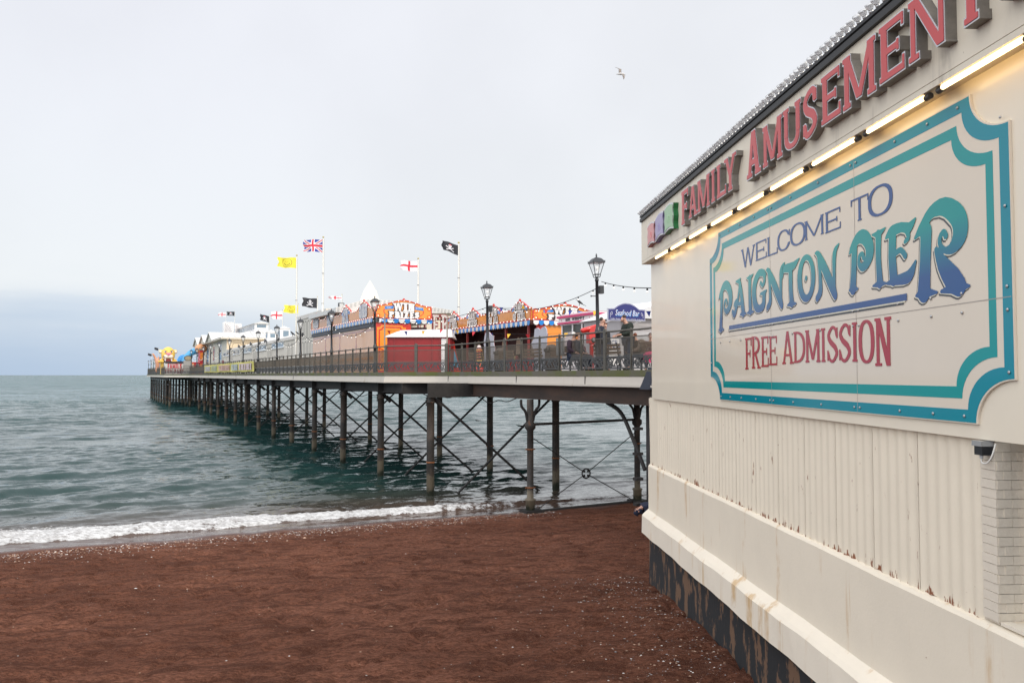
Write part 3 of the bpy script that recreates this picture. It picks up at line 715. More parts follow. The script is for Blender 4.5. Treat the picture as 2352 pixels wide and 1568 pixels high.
# ---- welcome board
sg = thing('welcome_sign', 'large cream welcome board with teal double border and blue lettering', 'sign', W0, WROT)
X0, X1, Z0, Z1 = 4.30, 11.83, 4.70, 7.41
def cut(x0, x1, z0, z1, cx, cz, off=0):
    """panel outline with scooped corners; off insets"""
    p = []; n_ = 12
    x0 += off; x1 -= off; z0 += off; z1 -= off
    rx, rz = cx, cz
    for i in range(n_+1): t = PI/2*i/n_; p.append((x0+rx*math.sin(t)*1.0*(1), z1-rz*math.cos(t)) if 0 else (x0+rx*(1-math.cos(PI/2-t)) if 0 else x0+rx*math.sin(t), z1-rz+rz*(1-math.cos(t)) if 0 else z1-rz*math.cos(t)))
    return p
def scoop(x0, x1, z0, z1, rx, rz):
    p = []; n_ = 12
    def arc(cx, cz, t0, t1):
        for i in range(n_+1): t = t0+(t1-t0)*i/n_; p.append((cx+rx*math.cos(t), cz+rz*math.sin(t)))
    arc(x0, z0, PI/2, 0); arc(x1, z0, PI, PI/2); arc(x1, z1, -PI/2, -PI); arc(x0, z1, 0, -PI/2)
    return p
def board_glossy(name, c, rough): 
    m = mat(name, c, rough, spec=.5); return m
boardm = mat('sign_board', (.68,.60,.485), .06, var=.02, vs=.8); boardm.node_tree.nodes['Principled BSDF'].inputs['IOR'].default_value = 1.45
MB().prism(scoop(X0, X1, Z0, Z1, .47, .36), -.022, -.001).build('board', boardm, sg)
MB().prism([scoop(X0+.01, X1-.01, Z0+.01, Z1-.01, .475, .36), scoop(X0+.12, X1-.12, Z0+.115, Z1-.115, .465, .345)], -.0242, -.0222).build('border', mat('border_blue', (.0,.225,.29), .08), sg)
MB().prism([scoop(X0+.20, X1-.20, Z0+.205, Z1-.205, .46, .335), scoop(X0+.29, X1-.29, Z0+.305, Z1-.305, .445, .32)], -.0242, -.0222).build('border', mat('border_teal', (.0,.27,.265), .08), sg)
jn = MB().box(X0+.02, X1-.02, -.0247, -.0243, 5.695, 5.701); jn.box(6.98, 6.986, -.0247, -.0243, 4.72, 7.38); jn.box(9.36, 9.366, -.0247, -.0243, 4.72, 7.38); jn.build('sheet_joint', mat('joint_grey', (.34,.30,.26), .5), sg)
bm0 = None
BP = [(x, z) for x in (4.85, 5.3, 5.8, 6.4, 6.93, 7.05, 7.7, 8.5, 9.3, 9.42, 10.2, 10.75, 11.2) for z in (4.76, 7.35, 5.78, 5.62)]+[(4.36,6.96),(4.36,6.2),(4.36,5.78),(4.36,5.3),(11.77,5.12),(11.77,5.78),(11.77,5.6),(11.74,7.1),(11.77,6.4)]
for x, z in BP:
    if bm0 is None: bm0 = MB().ball((0,0,0), .014, 8, 5, (1,.6,1)).build('bolt', mat('bolt_steel', (.42,.42,.42), .3, metal=.6), sg); b = bm0
    else: b = bm0.copy(); COL.objects.link(b)
    b.parent = sg; b.location = (x, -.03, z)
# gradient paint: teal at the head of the letters to blue at the foot
gm = bpy.data.materials.new('letter_fade'); gm.use_nodes = True; nt = gm.node_tree; pb = nt.nodes['Principled BSDF']; tc = nd('ShaderNodeTexCoord'); sp_ = nd('ShaderNodeSeparateXYZ')
nt.links.new(tc.outputs['Object'], sp_.inputs[0]); nt.links.new(mixc(mapr(sp_.outputs[2], 5.98, 6.44, 0., 1., 'LINEAR'), (.012,.075,.23), (.0,.265,.25)), pb.inputs['Base Color']); pb.inputs['Roughness'].default_value = .1
navy = mat('letter_navy', (.022,.070,.22), .1); shade = mat('letter_shade', (.045,.05,.06), .3); crm = mat('letter_cream', (.68,.64,.50), .3); redl = mat('letter_crimson', (.36,.022,.035), .1)
AN = {
 'P': [[(.14,.05,.07),(.2,.4,.058),(.24,.78,.06)], [(-.02,.03,.012),(.14,.04,.04),(.36,.03,.012)], [(.02,.70,.012),(.16,.80,.05),(.40,.93,.065),(.65,.92,.08),(.85,.77,.085),(.88,.6,.08),(.76,.45,.06),(.56,.39,.045),(.42,.47,.032),(.45,.6,.028),(.58,.63,.026),(.62,.56,.034)]],
 'A': [[(.48,.97,.02),(.60,.88,.05),(.72,.5,.062),(.82,.05,.068)], [(.6,.02,.014),(.82,.035,.035),(1.02,.02,.012)], [(.6,.9,.03),(.46,.5,.034),(.3,.2,.045),(.14,.06,.055),(.03,.16,.035)], [(.22,.34,.05),(.36,.44,.03),(.5,.33,.03),(.72,.34,.03)], [(.3,.98,.01),(.5,.96,.03),(.66,1.02,.01)]],
 'I': [[(.55,.05,.062),(.47,.5,.052),(.5,.93,.06)], [(.02,.02,.012),(.5,.035,.035),(1.02,.02,.012)], [(.02,.97,.01),(.5,.95,.035),(1.02,1.02,.01)]],
 'G': [[(1.0,.86,.016),(.84,.93,.05),(.52,.95,.055),(.22,.76,.072),(.12,.45,.078),(.24,.15,.075),(.5,.05,.055),(.8,.12,.06),(.86,.36,.058)], [(.6,.42,.018),(.86,.42,.035),(1.04,.47,.012)], [(.84,.93,.04),(.92,.74,.034),(.78,.62,.03),(.62,.70,.028)]],
 'N': [[(.16,.88,.05),(.2,.5,.036),(.2,.18,.05),(.04,.05,.045)], [(-.02,.99,.012),(.14,.93,.045),(.5,.5,.075),(.82,.08,.06),(.86,-.03,.012)], [(.82,.06,.03),(.82,.6,.04),(.86,.88,.042),(1.04,1.02,.01)]],
 'T': [[(-.02,.72,.015),(.06,.90,.045),(.4,.90,.06),(.75,.93,.045),(1.04,1.04,.01)], [(.5,.88,.06),(.5,.4,.056),(.55,.06,.065)], [(.28,.02,.012),(.55,.035,.035),(.82,.02,.012)]],
 'E': [[(.24,.92,.065),(.2,.5,.07),(.24,.08,.07)], [(-.02,.84,.012),(.2,.93,.055),(.55,.95,.05),(.8,.90,.05),(1.02,1.02,.012)], [(.72,.9,.04),(.78,.74,.028),(.66,.68,.022)], [(.25,.50,.03),(.5,.56,.03),(.66,.44,.034)], [(.0,.03,.016),(.4,.05,.05),(.78,.08,.06),(1.0,.30,.016)]],
 'R': [[(.15,.05,.10),(.19,.4,.085),(.22,.74,.09)], [(-.02,.02,.012),(.15,.04,.05),(.42,.02,.012)], [(-.02,.70,.012),(.14,.80,.055),(.34,.945,.06),(.6,.955,.085),(.84,.80,.105),(.88,.62,.10),(.76,.49,.06),(.61,.465,.032),(.50,.54,.028),(.50,.63,.027),(.57,.68,.027),(.61,.63,.034)], [(.42,.50,.03),(.54,.32,.08),(.72,.14,.115),(.84,.05,.095)], [(.5,.02,.016),(.8,.035,.05),(1.02,.03,.014)]]}
WORD = [('P',4.78,5.44,5.80,6.56),('A',5.43,6.03,5.99,6.53),('I',6.08,6.34,5.99,6.53),('G',6.31,6.83,6.00,6.55),('N',6.86,7.46,5.99,6.54),('T',7.42,7.92,5.98,6.52),('O',7.88,8.39,5.98,6.56),('N',8.41,8.98,5.97,6.54),
        ('P',9.24,9.74,5.99,6.58),('I',9.73,9.99,5.99,6.54),('E',10.01,10.52,5.98,6.53),('R',10.53,11.29,5.81,6.59)]
fl_ = MB(); sh_ = MB(); cr_ = MB()
for ch, x0, x1, z0, z1 in WORD:
    k_ = .98
    def fn(X, Y, ch=ch, x0=x0, x1=x1, z0=z0, z1=z1, k_=k_):
        if ch == 'O':
            cx, cz = (x0+x1)/2, (z0+z1)/2
            d = np.maximum(sd_ell(X, Y, cx, cz, (x1-x0)/2, (z1-z0)/2), -sd_ell(X, Y, cx+.01, cz+.01, (x1-x0)*.27, (z1-z0)*.36)); return np.minimum(d, np.hypot(X-cx, Y-cz)-.035)
        d = np.full(X.shape, 9.)
        for st in AN[ch]:
            pts = smooth_path(st, 6); d = np.minimum(d, sd_cap(X, Y, [(x0+p[0]*(x1-x0), z0+p[1]*(z1-z0), max(p[2],.004)*k_*(.95 if x1-x0 < .3 else 1)) for p in pts]))
        return d
    for lp in trace(fn, x0-.05, x1+.05, z0-.05, z1+.05, .009): fl_.prism(lp, -.0290, -.0276)
    gl_ = trace(fn, x0-.05, x1+.05, z0-.05, z1+.05, .012)
    for lp in gl_:
        cr_.prism([[(p[0]-.012, p[1]-.009) for p in l] for l in lp], -.0274, -.0264); sh_.prism([[(p[0]-.026, p[1]-.021) for p in l] for l in lp], -.0262, -.0252)
MBb = MB().box(5.28, 10.36, -.0290, -.0276, 5.80, 5.865); MBb.build('underline', navy, sg)
sh_.box(5.24, 10.30, -.0262, -.0252, 5.765, 5.83); cr_.box(5.262, 10.33, -.0274, -.0264, 5.785, 5.85)
sh_.build('letter_shadow', shade, sg); cr_.build('letter_outline', crm, sg); fl_.build('lettering', gm, sg)
ro = dict(s=.15, h=.055, k=.05, e=.065)
WC = [('W',5.86,6.42,6.68,6.96),('E',6.45,6.86,6.71,6.97),('L',6.89,7.25,6.71,6.97),('C',7.25,7.66,6.71,6.98),('O',7.67,8.13,6.71,6.99),('M',8.11,8.63,6.73,6.96),('E',8.67,9.05,6.72,6.96),('T',9.29,9.67,6.72,6.97),('O',9.66,10.14,6.69,7.0)]
def words(lst, m, nm, kw, res=.014):
    mb = MB()
    for ch, x0, x1, z0, z1 in lst:
        wd = (x1-x0)/(z1-z0)
        k2 = dict(kw); 
        if wd < .5: k2['s'] = min(k2['s'], wd*.42); k2['e'] = min(k2['e'], wd*.16)
        sz = z1-z0
        for lp in trace(glyph(ch, w=wd, **k2), 0, wd, 0, 1, res): mb.prism([[(x0+p[0]*sz, z0+p[1]*sz) for p in l] for l in lp], -.0276, -.0252)
    return mb.build(nm, m, sg)
words(WC[:7], navy, 'lettering', dict(s=.19, h=.075, k=.06, e=.075))
FA = [('F',5.98,6.25,5.18,5.64),('R',6.25,6.58,5.19,5.65),('E',6.62,6.89,5.21,5.63),('E',6.91,7.19,5.23,5.62),('A',7.36,7.72,5.24,5.66),('D',7.73,8.07,5.25,5.64),('M',8.08,8.49,5.25,5.64),('I',8.50,8.64,5.25,5.64),('S',8.67,8.94,5.24,5.65),('S',8.96,9.24,5.24,5.66),('I',9.25,9.40,5.24,5.66),('O',9.41,9.74,5.22,5.67),('N',9.75,10.07,5.19,5.67)]
words(WC[7:], navy, 'lettering', dict(s=.19, h=.075, k=.06, e=.075))
words(FA[:4], redl, 'lettering', dict(s=.15, h=.07, k=.06, e=.06)); words(FA[4:], redl, 'lettering', dict(s=.15, h=.07, k=.06, e=.06))
# ---- junction box under the panel
jb = thing('junction_box', 'small clear topped black electrical box with white cable at the brick pier', 'junction box', W0+WD*11.42+Vector((0,0,4.46)), WROT)
MB().box(-.05,.05,-.06,.03,0,.07).build('housing', mat('black_plastic', (.015,.015,.017), .35), jb)
MB().box(-.06,.06,-.075,.03,.072,.115).build('cover', mat('clear_cover', (.30,.30,.29), .12), jb)
MB().tube([(-.02,-.02,.0),(-.02,-.02,-.03)], .014, 8).build('gland', mat('grey_gland', (.5,.5,.5), .4), jb)
MB().tube(smooth_path([(-.02,-.02,-.03),(.0,-.03,-.06),(.06,-.03,-.06),(.11,-.02,0),(.13,.0,.10)], 6), .007, 6).build('cable', mat('white_cable', (.7,.68,.62), .4), jb)
# ================================================================ pier (grid: x across from the left edge, y out to sea)
iron = mat('pier_iron', (.016,.0135,.012), .7, var=.4, vs=3, bump=.2, bs=20)
colm = bpy.data.materials.new('column_iron'); colm.use_nodes = True; nt = colm.node_tree; pb = nt.nodes['Principled BSDF']; pb.inputs['Roughness'].default_value = .75; tc = nd('ShaderNodeTexCoord')
ge = nd('ShaderNodeNewGeometry'); sp_ = nd('ShaderNodeSeparateXYZ'); nt.links.new(ge.outputs['Position'], sp_.inputs[0])
cc = mixc(mapr(noise(2.4, 5, .65, sc=(1,1,.5)), .42, .66, 0., 1.), (.022, .019, .016), (.060, .043, .032))
cc = mixc(mapr(noise(5, 4, .6), .62, .72, 0., .8), cc, (.13, .05, .02))
tide = math_('ADD', sp_.outputs[2], math_('MULTIPLY', math_('SUBTRACT', noise(3, 5, .7), .5), .9))
cc = mixc(mapr(tide, .75, 1.0, 1., 0.), cc, (.13, .105, .07)); cc = mixc(mapr(tide, .15, .4, 1., 0.), cc, (.022, .026, .014))   # barnacle band, weed at the foot
nt.links.new(cc, pb.inputs['Base Color']); bp = nd('ShaderNodeBump'); bp.inputs['Strength'].default_value = .4; bp.inputs['Distance'].default_value = .02; nt.links.new(noise(18, 5, .7), bp.inputs['Height']); nt.links.new(bp.outputs[0], pb.inputs['Normal'])
rustg = mat('girder_rust', (.062,.034,.022), .8, col2=(.028,.02,.016), vs=1.1, thr=(.35,.65), stretch=(.5,.5,2), bump=.2, bs=12)
band = mat('rust_band', (.23,.085,.03), .8, var=.3, vs=12)
mossm = mat('mossy_timber', (.115,.105,.080), .9, col2=(.095,.105,.030), vs=1.3, thr=(.42,.62), bump=.4, bs=18)
deckm = mat('deck_boards', (.20,.17,.14), .85, var=.2, vs=3, stretch=(6,.4,1))
fasm = streaky('white_fascia', (.54,.49,.42), (.36,.28,.18), (.28,.12,.05), .60, .72)
pier = thing('pier', 'long iron legged pier running out to sea with pale fascia and dark braced columns', 'pier', PF(0,0), PROT)
PATH = [(2.23,-18.6),(2.23,-2.5),(0,-.1),(0,98),(-3.2,104),(-3.2,160),(14,160)]
outl = PATH+[(14,98),(12,98),(12,-18.6)]
MB().prism(outl, 5.02, DECK-.004, 'xy').build('deck', deckm, pier)
def offs(path, d):
    out = []
    for i, p in enumerate(path):
        a = Vector(path[max(i-1,0)]); b = Vector(path[min(i+1,len(path)-1)]); p = Vector(p)
        d1 = (p-a).normalized() if i else (b-p).normalized(); d2 = (b-p).normalized() if i < len(path)-1 else d1
        n1 = Vector((-d1.y, d1.x)); n2 = Vector((-d2.y, d2.x)); m_ = (n1+n2).normalized(); out.append(tuple(p+m_*(d/max(m_.dot(n1), .3))))
    return out
def strip(mb, path, d0, d1, z0, z1, d0b=None):
    A_ = offs(path, d0); B_ = offs(path, d1); C_ = offs(path, d0b if d0b is not None else d1)
    for i in range(len(path)-1):
        mb.hexa([(*A_[i],z0),(*C_[i],z0),(*C_[i+1],z0),(*A_[i+1],z0),(*A_[i],z1),(*B_[i],z1),(*B_[i+1],z1),(*A_[i+1],z1)])
    return mb
strip(MB(), PATH, -.25, .045, 5.055, 5.252).build('edge_plank', mossm, pier)
fa2 = strip(MB(), PATH, -.06, .03, 4.80, 5.05, .055); strip(fa2, PATH, -.06, .085, 4.735, 4.798); fa2.build('fascia', fasm, pier)
jn = MB()
for b, a in ((2.18,-2.7),(2.18,-9.6),(2.18,-14.6),(-.06,20.5),(-.06,48),(-.06,72)): jn.box(b-.012, b+.006, a-.012, a+.012, 4.735, 5.05)
jn.build('drip_cable', iron, pier)
def girder(b0, a0, b1, a1, z0=4.2, z1=4.734, w_=.16, m_=None):
    mb = MB(); mb.bar((b0,a0,(z0+z1)/2),(b1,a1,(z0+z1)/2), .05, z1-z0); mb.bar((b0,a0,z0+.02),(b1,a1,z0+.02), w_*1.5, .035); mb.bar((b0,a0,z1-.03),(b1,a1,z1-.03), w_*1.5, .03)
    return mb.build('girder', m_ or iron, pier)
girder(2.42,-18.6,2.42,-1.2, m_=rustg); girder(7.2,-18.6,7.2,-1); girder(.6,-.9,.6,160, 4.25); girder(6.3,-1,6.3,160, 4.25); girder(10.6,-18.6,10.6,160, 4.45); girder(-2.5,104.5,-2.5,160, 4.3)
girder(2.42,-1.1,.6,-.8)
jo = MB()
for i in range(120): jo.box(.3 if i*1.5 > 0 else .3, 11.6, .8+i*1.35-.05, .8+i*1.35+.05, 4.78, 5.018)
for i in range(13): jo.box(2.4, 11.6, -18+i*1.35-.05, -18+i*1.35+.05, 4.78, 5.018)
jo.build('joists', iron, pier)
AR = [-4.6, 2.4]+[9.6+7.2*i for i in range(12)]
c0 = None
def column(b, a, zt=4.25):
    global c0
    if c0 is None:
        m_ = MB(); m_.lathe([(.165,-6),(.165,-1.6),(.163,-1.59),(.163,-.35),(.20,-.34),(.20,-.28),(.165,-.27),(.165,-.02),(.22,0)], n=14); c0 = m_.build('column', colm, pier); c = c0
        r_ = MB(); r_.lathe([(.17,-2.9),(.18,-2.9),(.18,-2.84),(.17,-2.84)], n=14); r_.box(-.22,-.17,-.03,.03,-2.895,-2.845); r_.box(.17,.22,-.03,.03,-2.895,-2.845); r_.build('rust_collar', band, c)
    else: c = copy_tree(c0, pier)
    c.location = (b, a, zt); c.rotation_euler = (0,0,random.uniform(0,3)); return c
for i, a in enumerate(AR):
    column(.6, a); column(6.3, a-.8)
    br = MB().tube([(.75,a,4.1),(1.1,a-.02,3.75)], .09, 6); br.tube([(.9,a,4.05),(5.6,a-.72,-.15)], .055, 6); br.build('brace', iron, pier)
    br = MB().tube([(6.1,a-.8,4.1),(1.6,a-.1,-.2)], .055, 6); br.build('brace', iron, pier)
    MB().box(.3,6.6,a-.45,a-.40,4.15,4.75).build('cross_beam', iron, pier)
    bk = MB().box(.385,.415,a-.025,a-.018,3.78,4.15)
    for q in range(4): bk.box(.36,.44,a-.02,a+.02,3.8+q*.1,3.83+q*.1)
    bk.build('bolt_ladder', iron, pier)
for a in range(9):                                         # crowded columns of the pier head
    for b in (-2.4, .6, 3.4, 6.3, 9.6):
        column(b, 103+a*6.9)
    for b in (-2.4, 3.4):
        MB().tube([(b+.1,103+a*6.9,3.3),(b+2.9,103+a*6.9,.4)], .035, 5).build('brace', iron, pier); MB().tube([(b+.1,103+a*6.9,.4),(b+2.9,103+a*6.9,3.3)], .035, 5).build('brace', iron, pier)
for b in (-2.4, 3.4): MB().bar((b,103,3.55),(b,159,3.55), .12, .16).build('tie_beam', iron, pier)
MB().bar((-2.4,103,3.55),(9.6,103,3.55), .12, .16).build('tie_beam', iron, pier)
# shore frame standing in the wash: two slim cast columns, tie rods and a ring
def slim(b, a, zb):
    m_ = MB(); m_.lathe([(.17,zb-.5),(.17,zb+.52),(.20,zb+.55),(.20,zb+.6),(.12,zb+.62),(.12,3.05),(.20,3.15),(.20,3.3),(.13,3.36),(.125,4.2)], c=(b,a,0), n=14); m_.build('column', colm, pier)
    for z in (zb+1.0, 2.35): MB().lathe([(.125,z),(.15,z),(.15,z+.04),(.125,z+.04)], c=(b,a,0), n=12).box(b-.2,b-.12,a-.02,a+.02,z,z+.04).box(b+.12,b+.2,a-.02,a+.02,z,z+.04).build('rust_collar', band, pier)
    for sgn in (-1, 1): MB().tube(smooth_path([(b+sgn*.12,a,3.4),(b+sgn*.2,a,3.75),(b+sgn*.36,a,3.95),(b+sgn*.38,a,4.2)],5), .05, 6).build('bracket', iron, pier)
slim(2.15,-10.8,-.05); slim(7.2,-10.4,-.02)
MB().box(1.85,2.6,-11.1,-10.5,-.3,.16).build('footing', iron, pier); MB().box(6.9,7.5,-10.7,-10.1,-.3,.14).build('footing', iron, pier)
MB().tube([(2.25,-10.8,3.28),(7.1,-10.4,3.32)], .05, 8).build('tie_bar', iron, pier)
MB().bar((2.5,-10.75,.02),(6.95,-10.42,.02), .16, .2).build('sill_beam', iron, pier)
cx, cy, cz = 4.68, -10.6, 1.33
for b, a, z in ((2.3,-10.8,2.75),(7.1,-10.4,2.8),(2.4,-10.8,.12),(7.0,-10.4,.12)):
    d = (Vector((cx,cy,cz))-Vector((b,a,z))).normalized(); MB().tube([(b,a,z), Vector((cx,cy,cz))-d*.18], .017, 6).build('tie_rod', iron, pier)
rg = MB(); rg.tube([(cx+.18*math.cos(t*PI/12), cy, cz+.18*math.sin(t*PI/12)) for t in range(25)], .028, 6, caps=False)
for t in range(4): rg.ball((cx+.12*math.cos(PI/4+t*PI/2), cy, cz+.12*math.sin(PI/4+t*PI/2)), .05, 8, 5)
rg.build('rod_ring', iron, pier)
MB().lathe([(.14,-1),(.14,4.2)], c=(2.9,-17.2,0), n=12).build('column', iron, pier)
MB().tube(smooth_path([(2.9,-16.9,2.2),(2.9,-16.2,3.2),(2.9,-15.6,3.9),(2.9,-14.8,4.2)],5), .07, 6).build('bracket', iron, pier)
for i in range(4): MB().box(2.3,2.55,-17.3,-17.1,1.2+i*.75,1.28+i*.75).build('peg', iron, pier)
MB().hexa([(2.10,-18.2,4.68),(2.9,-18.9,4.68),(2.9,-18.0,4.68),(2.10,-17.75,4.68),(2.2,-18.2,5.3),(2.9,-18.9,5.3),(2.9,-18.2,5.3),(2.2,-18.05,5.3)]).build('end_cap', mat('navy_cap', (.012,.016,.03), .5), pier)
cb = MB()
for a0, a1 in ((-3,2),(2.4,9),(9.6,16.5),(-9,-5)): cb.tube([(.75+(.0 if a0 > -2.5 else 1.75),a0+(a1-a0)*t/12,4.2-.22*math.sin(PI*t/12)*(1+.4*math.sin(t))) for t in range(13)], .02, 5)
cb.build('slung_cable', iron, pier)

# ================================================================ railings
railm = mat('rail_steel', (.105,.096,.080), .55, metal=.35, var=.2, vs=8); barm = mat('rail_bars', (.12,.105,.085), .6, metal=.3)
scrm = mat('scroll_casting', (.075,.075,.073), .6, metal=.25, var=.2, vs=9)
def scroll_fn(L, H):
    def f(X, Y):
        d = np.maximum.reduce([.0-X, X-L, 0-Y, Y-H]); inner = np.maximum.reduce([.035-X, X-L+.035, .045-Y, Y-H+.05]); D = np.maximum(d, -inner)
        D = np.minimum(D, np.abs(Y-H+.085)-.010); D = np.minimum(D, np.abs(Y-.075)-.008)
        n = max(2, round(L/.42)); p = (L-.07)/n
        for i in range(n):
            cx = .035+p*(i+.5); cz = H*.5; sg = 1 if i % 2 else -1
            D = np.minimum(D, np.abs(np.hypot(X-cx, Y-cz)-.095)-.016); D = np.minimum(D, np.abs(np.hypot(X-cx-.01, Y-cz-.015*sg)-.042)-.014)
            D = np.minimum(D, sd_cap(X, Y, smooth_path([(cx-p*.5,cz-sg*.13,.016),(cx-p*.32,cz-sg*.02,.015),(cx-p*.2,cz+sg*.12,.014),(cx,cz+sg*.14,.012),(cx+p*.3,cz+sg*.02,.015),(cx+p*.5,cz-sg*.12,.014)],4)))
            D = np.minimum(D, sd_cap(X, Y, [(cx-p*.42,cz+sg*.12,.02),(cx-p*.3,cz+sg*.05,.01)]))
        for i in range(int(L/.07)): D = np.minimum(D, np.maximum(np.abs(X-.035-i*.07)-.006, np.abs(Y-H+.068)-.02))
        return np.maximum(D, d)
    return f
def rail_kit(L):
    H = .41; m_ = MB()
    for lp in trace(scroll_fn(L, H), 0, L, 0, H, .0085): m_.prism(lp, -.012, .012)
    b_ = MB(); n_ = int(L/.058)
    for i in range(n_+1): x = .02+(L-.04)*i/n_; b_.box(x-.0052, x+.0052, -.0052, .0052, .48, 1.01)
    b_.box(0, L, -.012, .012, 1.0, 1.03); b_.box(0, L, -.012, .012, .465, .49)
    return m_, b_
def mesh_of(mb, name, m):
    o = mb.build(name, m); me = o.data; bpy.data.objects.remove(o); return me
pst = MB(); pst.prism([(-.04,0),(.04,0),(.04,1.24)]+[(.04*math.cos(t*PI/8), 1.24+.045*math.sin(t*PI/8)) for t in range(1,8)]+[(-.04,1.24)], -.018, .018, 'yz'); pst.box(-.05,.05,-.06,.06,0,.02); postme = mesh_of(pst, 'post', railm)
wps = MB(); wps.prism([(-.075,0),(.075,0),(.075,1.25)]+[(.075*math.cos(t*PI/8), 1.25+.075*math.sin(t*PI/8)) for t in range(1,8)]+[(-.075,1.25)], -.03, .03, 'xz'); widepost = mesh_of(wps, 'post', railm)
KIT = {}
def railing(label, path, bay, posts=None, wide=(), group=None, bars=True):
    """railing along a polyline on the pier grid; x local runs along each run"""
    p0 = path[0]; o = thing('pier_railing', label, 'railing', PF(p0[0], p0[1], DECK), 0, group)
    def L_(p): return PF(p[0], p[1], DECK)-PF(p0[0], p0[1], DECK)
    tr = MB(); tr.tube([L_(p)+Vector((0,0,1.22)) for p in path], .031, 8); tr.build('top_rail', railm, o)
    for i in range(len(path)-1):
        A_, B_ = L_(path[i]), L_(path[i+1]); d = B_-A_; n_ = max(1, round(d.length/bay)); L = d.length/n_; an = math.atan2(d.y, d.x)
        key = round(L, 2)
        if key not in KIT:
            s_, b_ = rail_kit(L-.09); KIT[key] = (mesh_of(s_, 'scroll_panel', scrm), mesh_of(b_, 'bar_panel', barm))
        for j in range(n_+1):
            if j == n_ and i < len(path)-2: continue
            link('post', widepost if (i, j) in wide else postme, o, A_+d*(j/n_), an)
        for j in range(n_):
            q = A_+d*(j/n_)+d.normalized()*.045
            link('scroll_panel', KIT[key][0], o, q+Vector((0,0,.04)), an); link('bar_panel', KIT[key][1], o, q, an)
    return o
railing('long seaward railing beside the lamp posts past the tan shuttered stall', [(.09,0.0),(.09,97.8)], 1.47, group='pier railings')
railing('short railing facing the beach in front of the dark red kiosk', [(2.2,-2.42),(.09,-.06)], 1.6, wide=((0,0),(0,1)), group='pier railings')
railing('near railing between the pavilion corner and the dark red kiosk', [(2.32,-18.5),(2.32,-2.5)], 1.42, wide=((0,2),(0,7)), group='pier railings')
railing('far railing round the pier head below the fun park board', [(.09,98),(-3.1,104.1),(-3.1,159.9),(13.9,159.9)], 2.4, group='pier railings')
for b, a, h, nm in ((.12,.35,1.9,'beside the nearest corner lamp'),(2.28,-2.3,2.05,'at the right end of the red kiosk')):
    z1 = 7.7 if a > 0 else 7.4
    MB().tube([(0,0,0),(0,0,z1-DECK+(.35 if a > 0 else .35))], .035, 8).build('scaffold_pole', mat('dull_pole', (.30,.26,.21), .6, metal=.2), None, PF(b,a,DECK)).__class__
    tag(bpy.data.objects[-1] if 0 else COL.objects[-1], 'bare grey pole standing at the railing '+nm, 'pole', 'bare poles at the railing')

# ================================================================ lamp posts
blk = mat('lamp_black', (.010,.011,.014), .38, coat=.2); opal = mat('opal_bulb', (.9,.9,.88), .3, emit=.25)
lg = bpy.data.materials.new('lantern_glass'); lg.use_nodes = True; nt = lg.node_tree; pb = nt.nodes['Principled BSDF']; pb.inputs['Base Color'].default_value = (.75,.77,.78,1); pb.inputs['Roughness'].default_value = .08; pb.inputs['Alpha'].default_value = .16
def make_lamp():
    o = thing('lamp_post', 'black lamp post', 'lamp post', (0,0,0), 0, 'lamp posts along the pier')
    p = MB(); p.lathe([(.11,0),(.11,.30),(.085,.34),(.085,1.18),(.10,1.2),(.10,1.30),(.075,1.36),(.062,1.45),(.05,2.9),(.065,2.92),(.065,2.98),(.045,3.0),(.045,3.06)], n=12); p.tube([(-.02,0,2.42),(-.20,0,2.42)], .014, 6); p.ball((-.21,0,2.42), .028, 8, 5); p.build('post', blk, o)
    lf = MB()
    for k in range(4):
        t = PI/4+k*PI/2; c_, s_ = math.cos(t), math.sin(t)
        lf.bar((.13*c_,.13*s_,3.13),(.265*c_,.265*s_,3.50), .018, .018)
        lf.tube(smooth_path([(.04*c_,.04*s_,3.03),(.11*c_,.11*s_,3.05),(.13*c_,.13*s_,3.13)],4), .014, 5)
        t2 = t+PI/2; lf.bar((.13*c_,.13*s_,3.13),(.13*math.cos(t2),.13*math.sin(t2),3.13), .016, .02)
    lf.build('lantern_frame', blk, o)
    g = MB(); r0, r1 = .122, .255; vs = []
    for z, r_ in ((3.14,r0),(3.495,r1)): vs += [(r_*math.cos(PI/4+k*PI/2), r_*math.sin(PI/4+k*PI/2), z) for k in range(4)]
    g.add(vs, [(k,(k+1)%4,4+(k+1)%4,4+k) for k in range(4)]); g.build('lantern_glass', lg, o)
    r_ = MB(); prev = None
    for a0, z in ((.31,3.50),(.31,3.525),(.24,3.60),(.17,3.655),(.07,3.685),(.03,3.70)):
        prev = (prev or [])+[(a0*math.cos(PI/4+k*PI/2), a0*math.sin(PI/4+k*PI/2), z) for k in range(4)]
    fs = [(i*4+k, i*4+(k+1)%4, (i+1)*4+(k+1)%4, (i+1)*4+k) for i in range(5) for k in range(4)]+[(3,2,1,0),(20,21,22,23)]
    r_.add(prev, fs); r_.lathe([(.03,3.69),(.018,3.72),(.032,3.75),(.022,3.78),(.008,3.82)], n=8)
    for k in range(4): t = PI/4+k*PI/2; r_.tube([(.295*math.cos(t),.295*math.sin(t),3.5),(.295*math.cos(t),.295*math.sin(t),3.58)], .012, 5)
    r_.build('lantern_roof', blk, o)
    b_ = MB(); b_.ball((0,0,3.36), .075, 10, 7, (1,1,1.25)); b_.build('bulb', opal, o)
    MB().box(.07,.21,-.09,.09,2.5,2.76).build('speaker_box', blk, o)
    return o
lamps = []
lp0 = make_lamp()
LA = [('nearest black lamp post, in front of the pink and white ice cream kiosk', 2.42,-15.05),('black lamp post in front of the games of skill boards',2.45,-6.45),('black lamp post at the corner of the orange prize board',.2,2.1)]
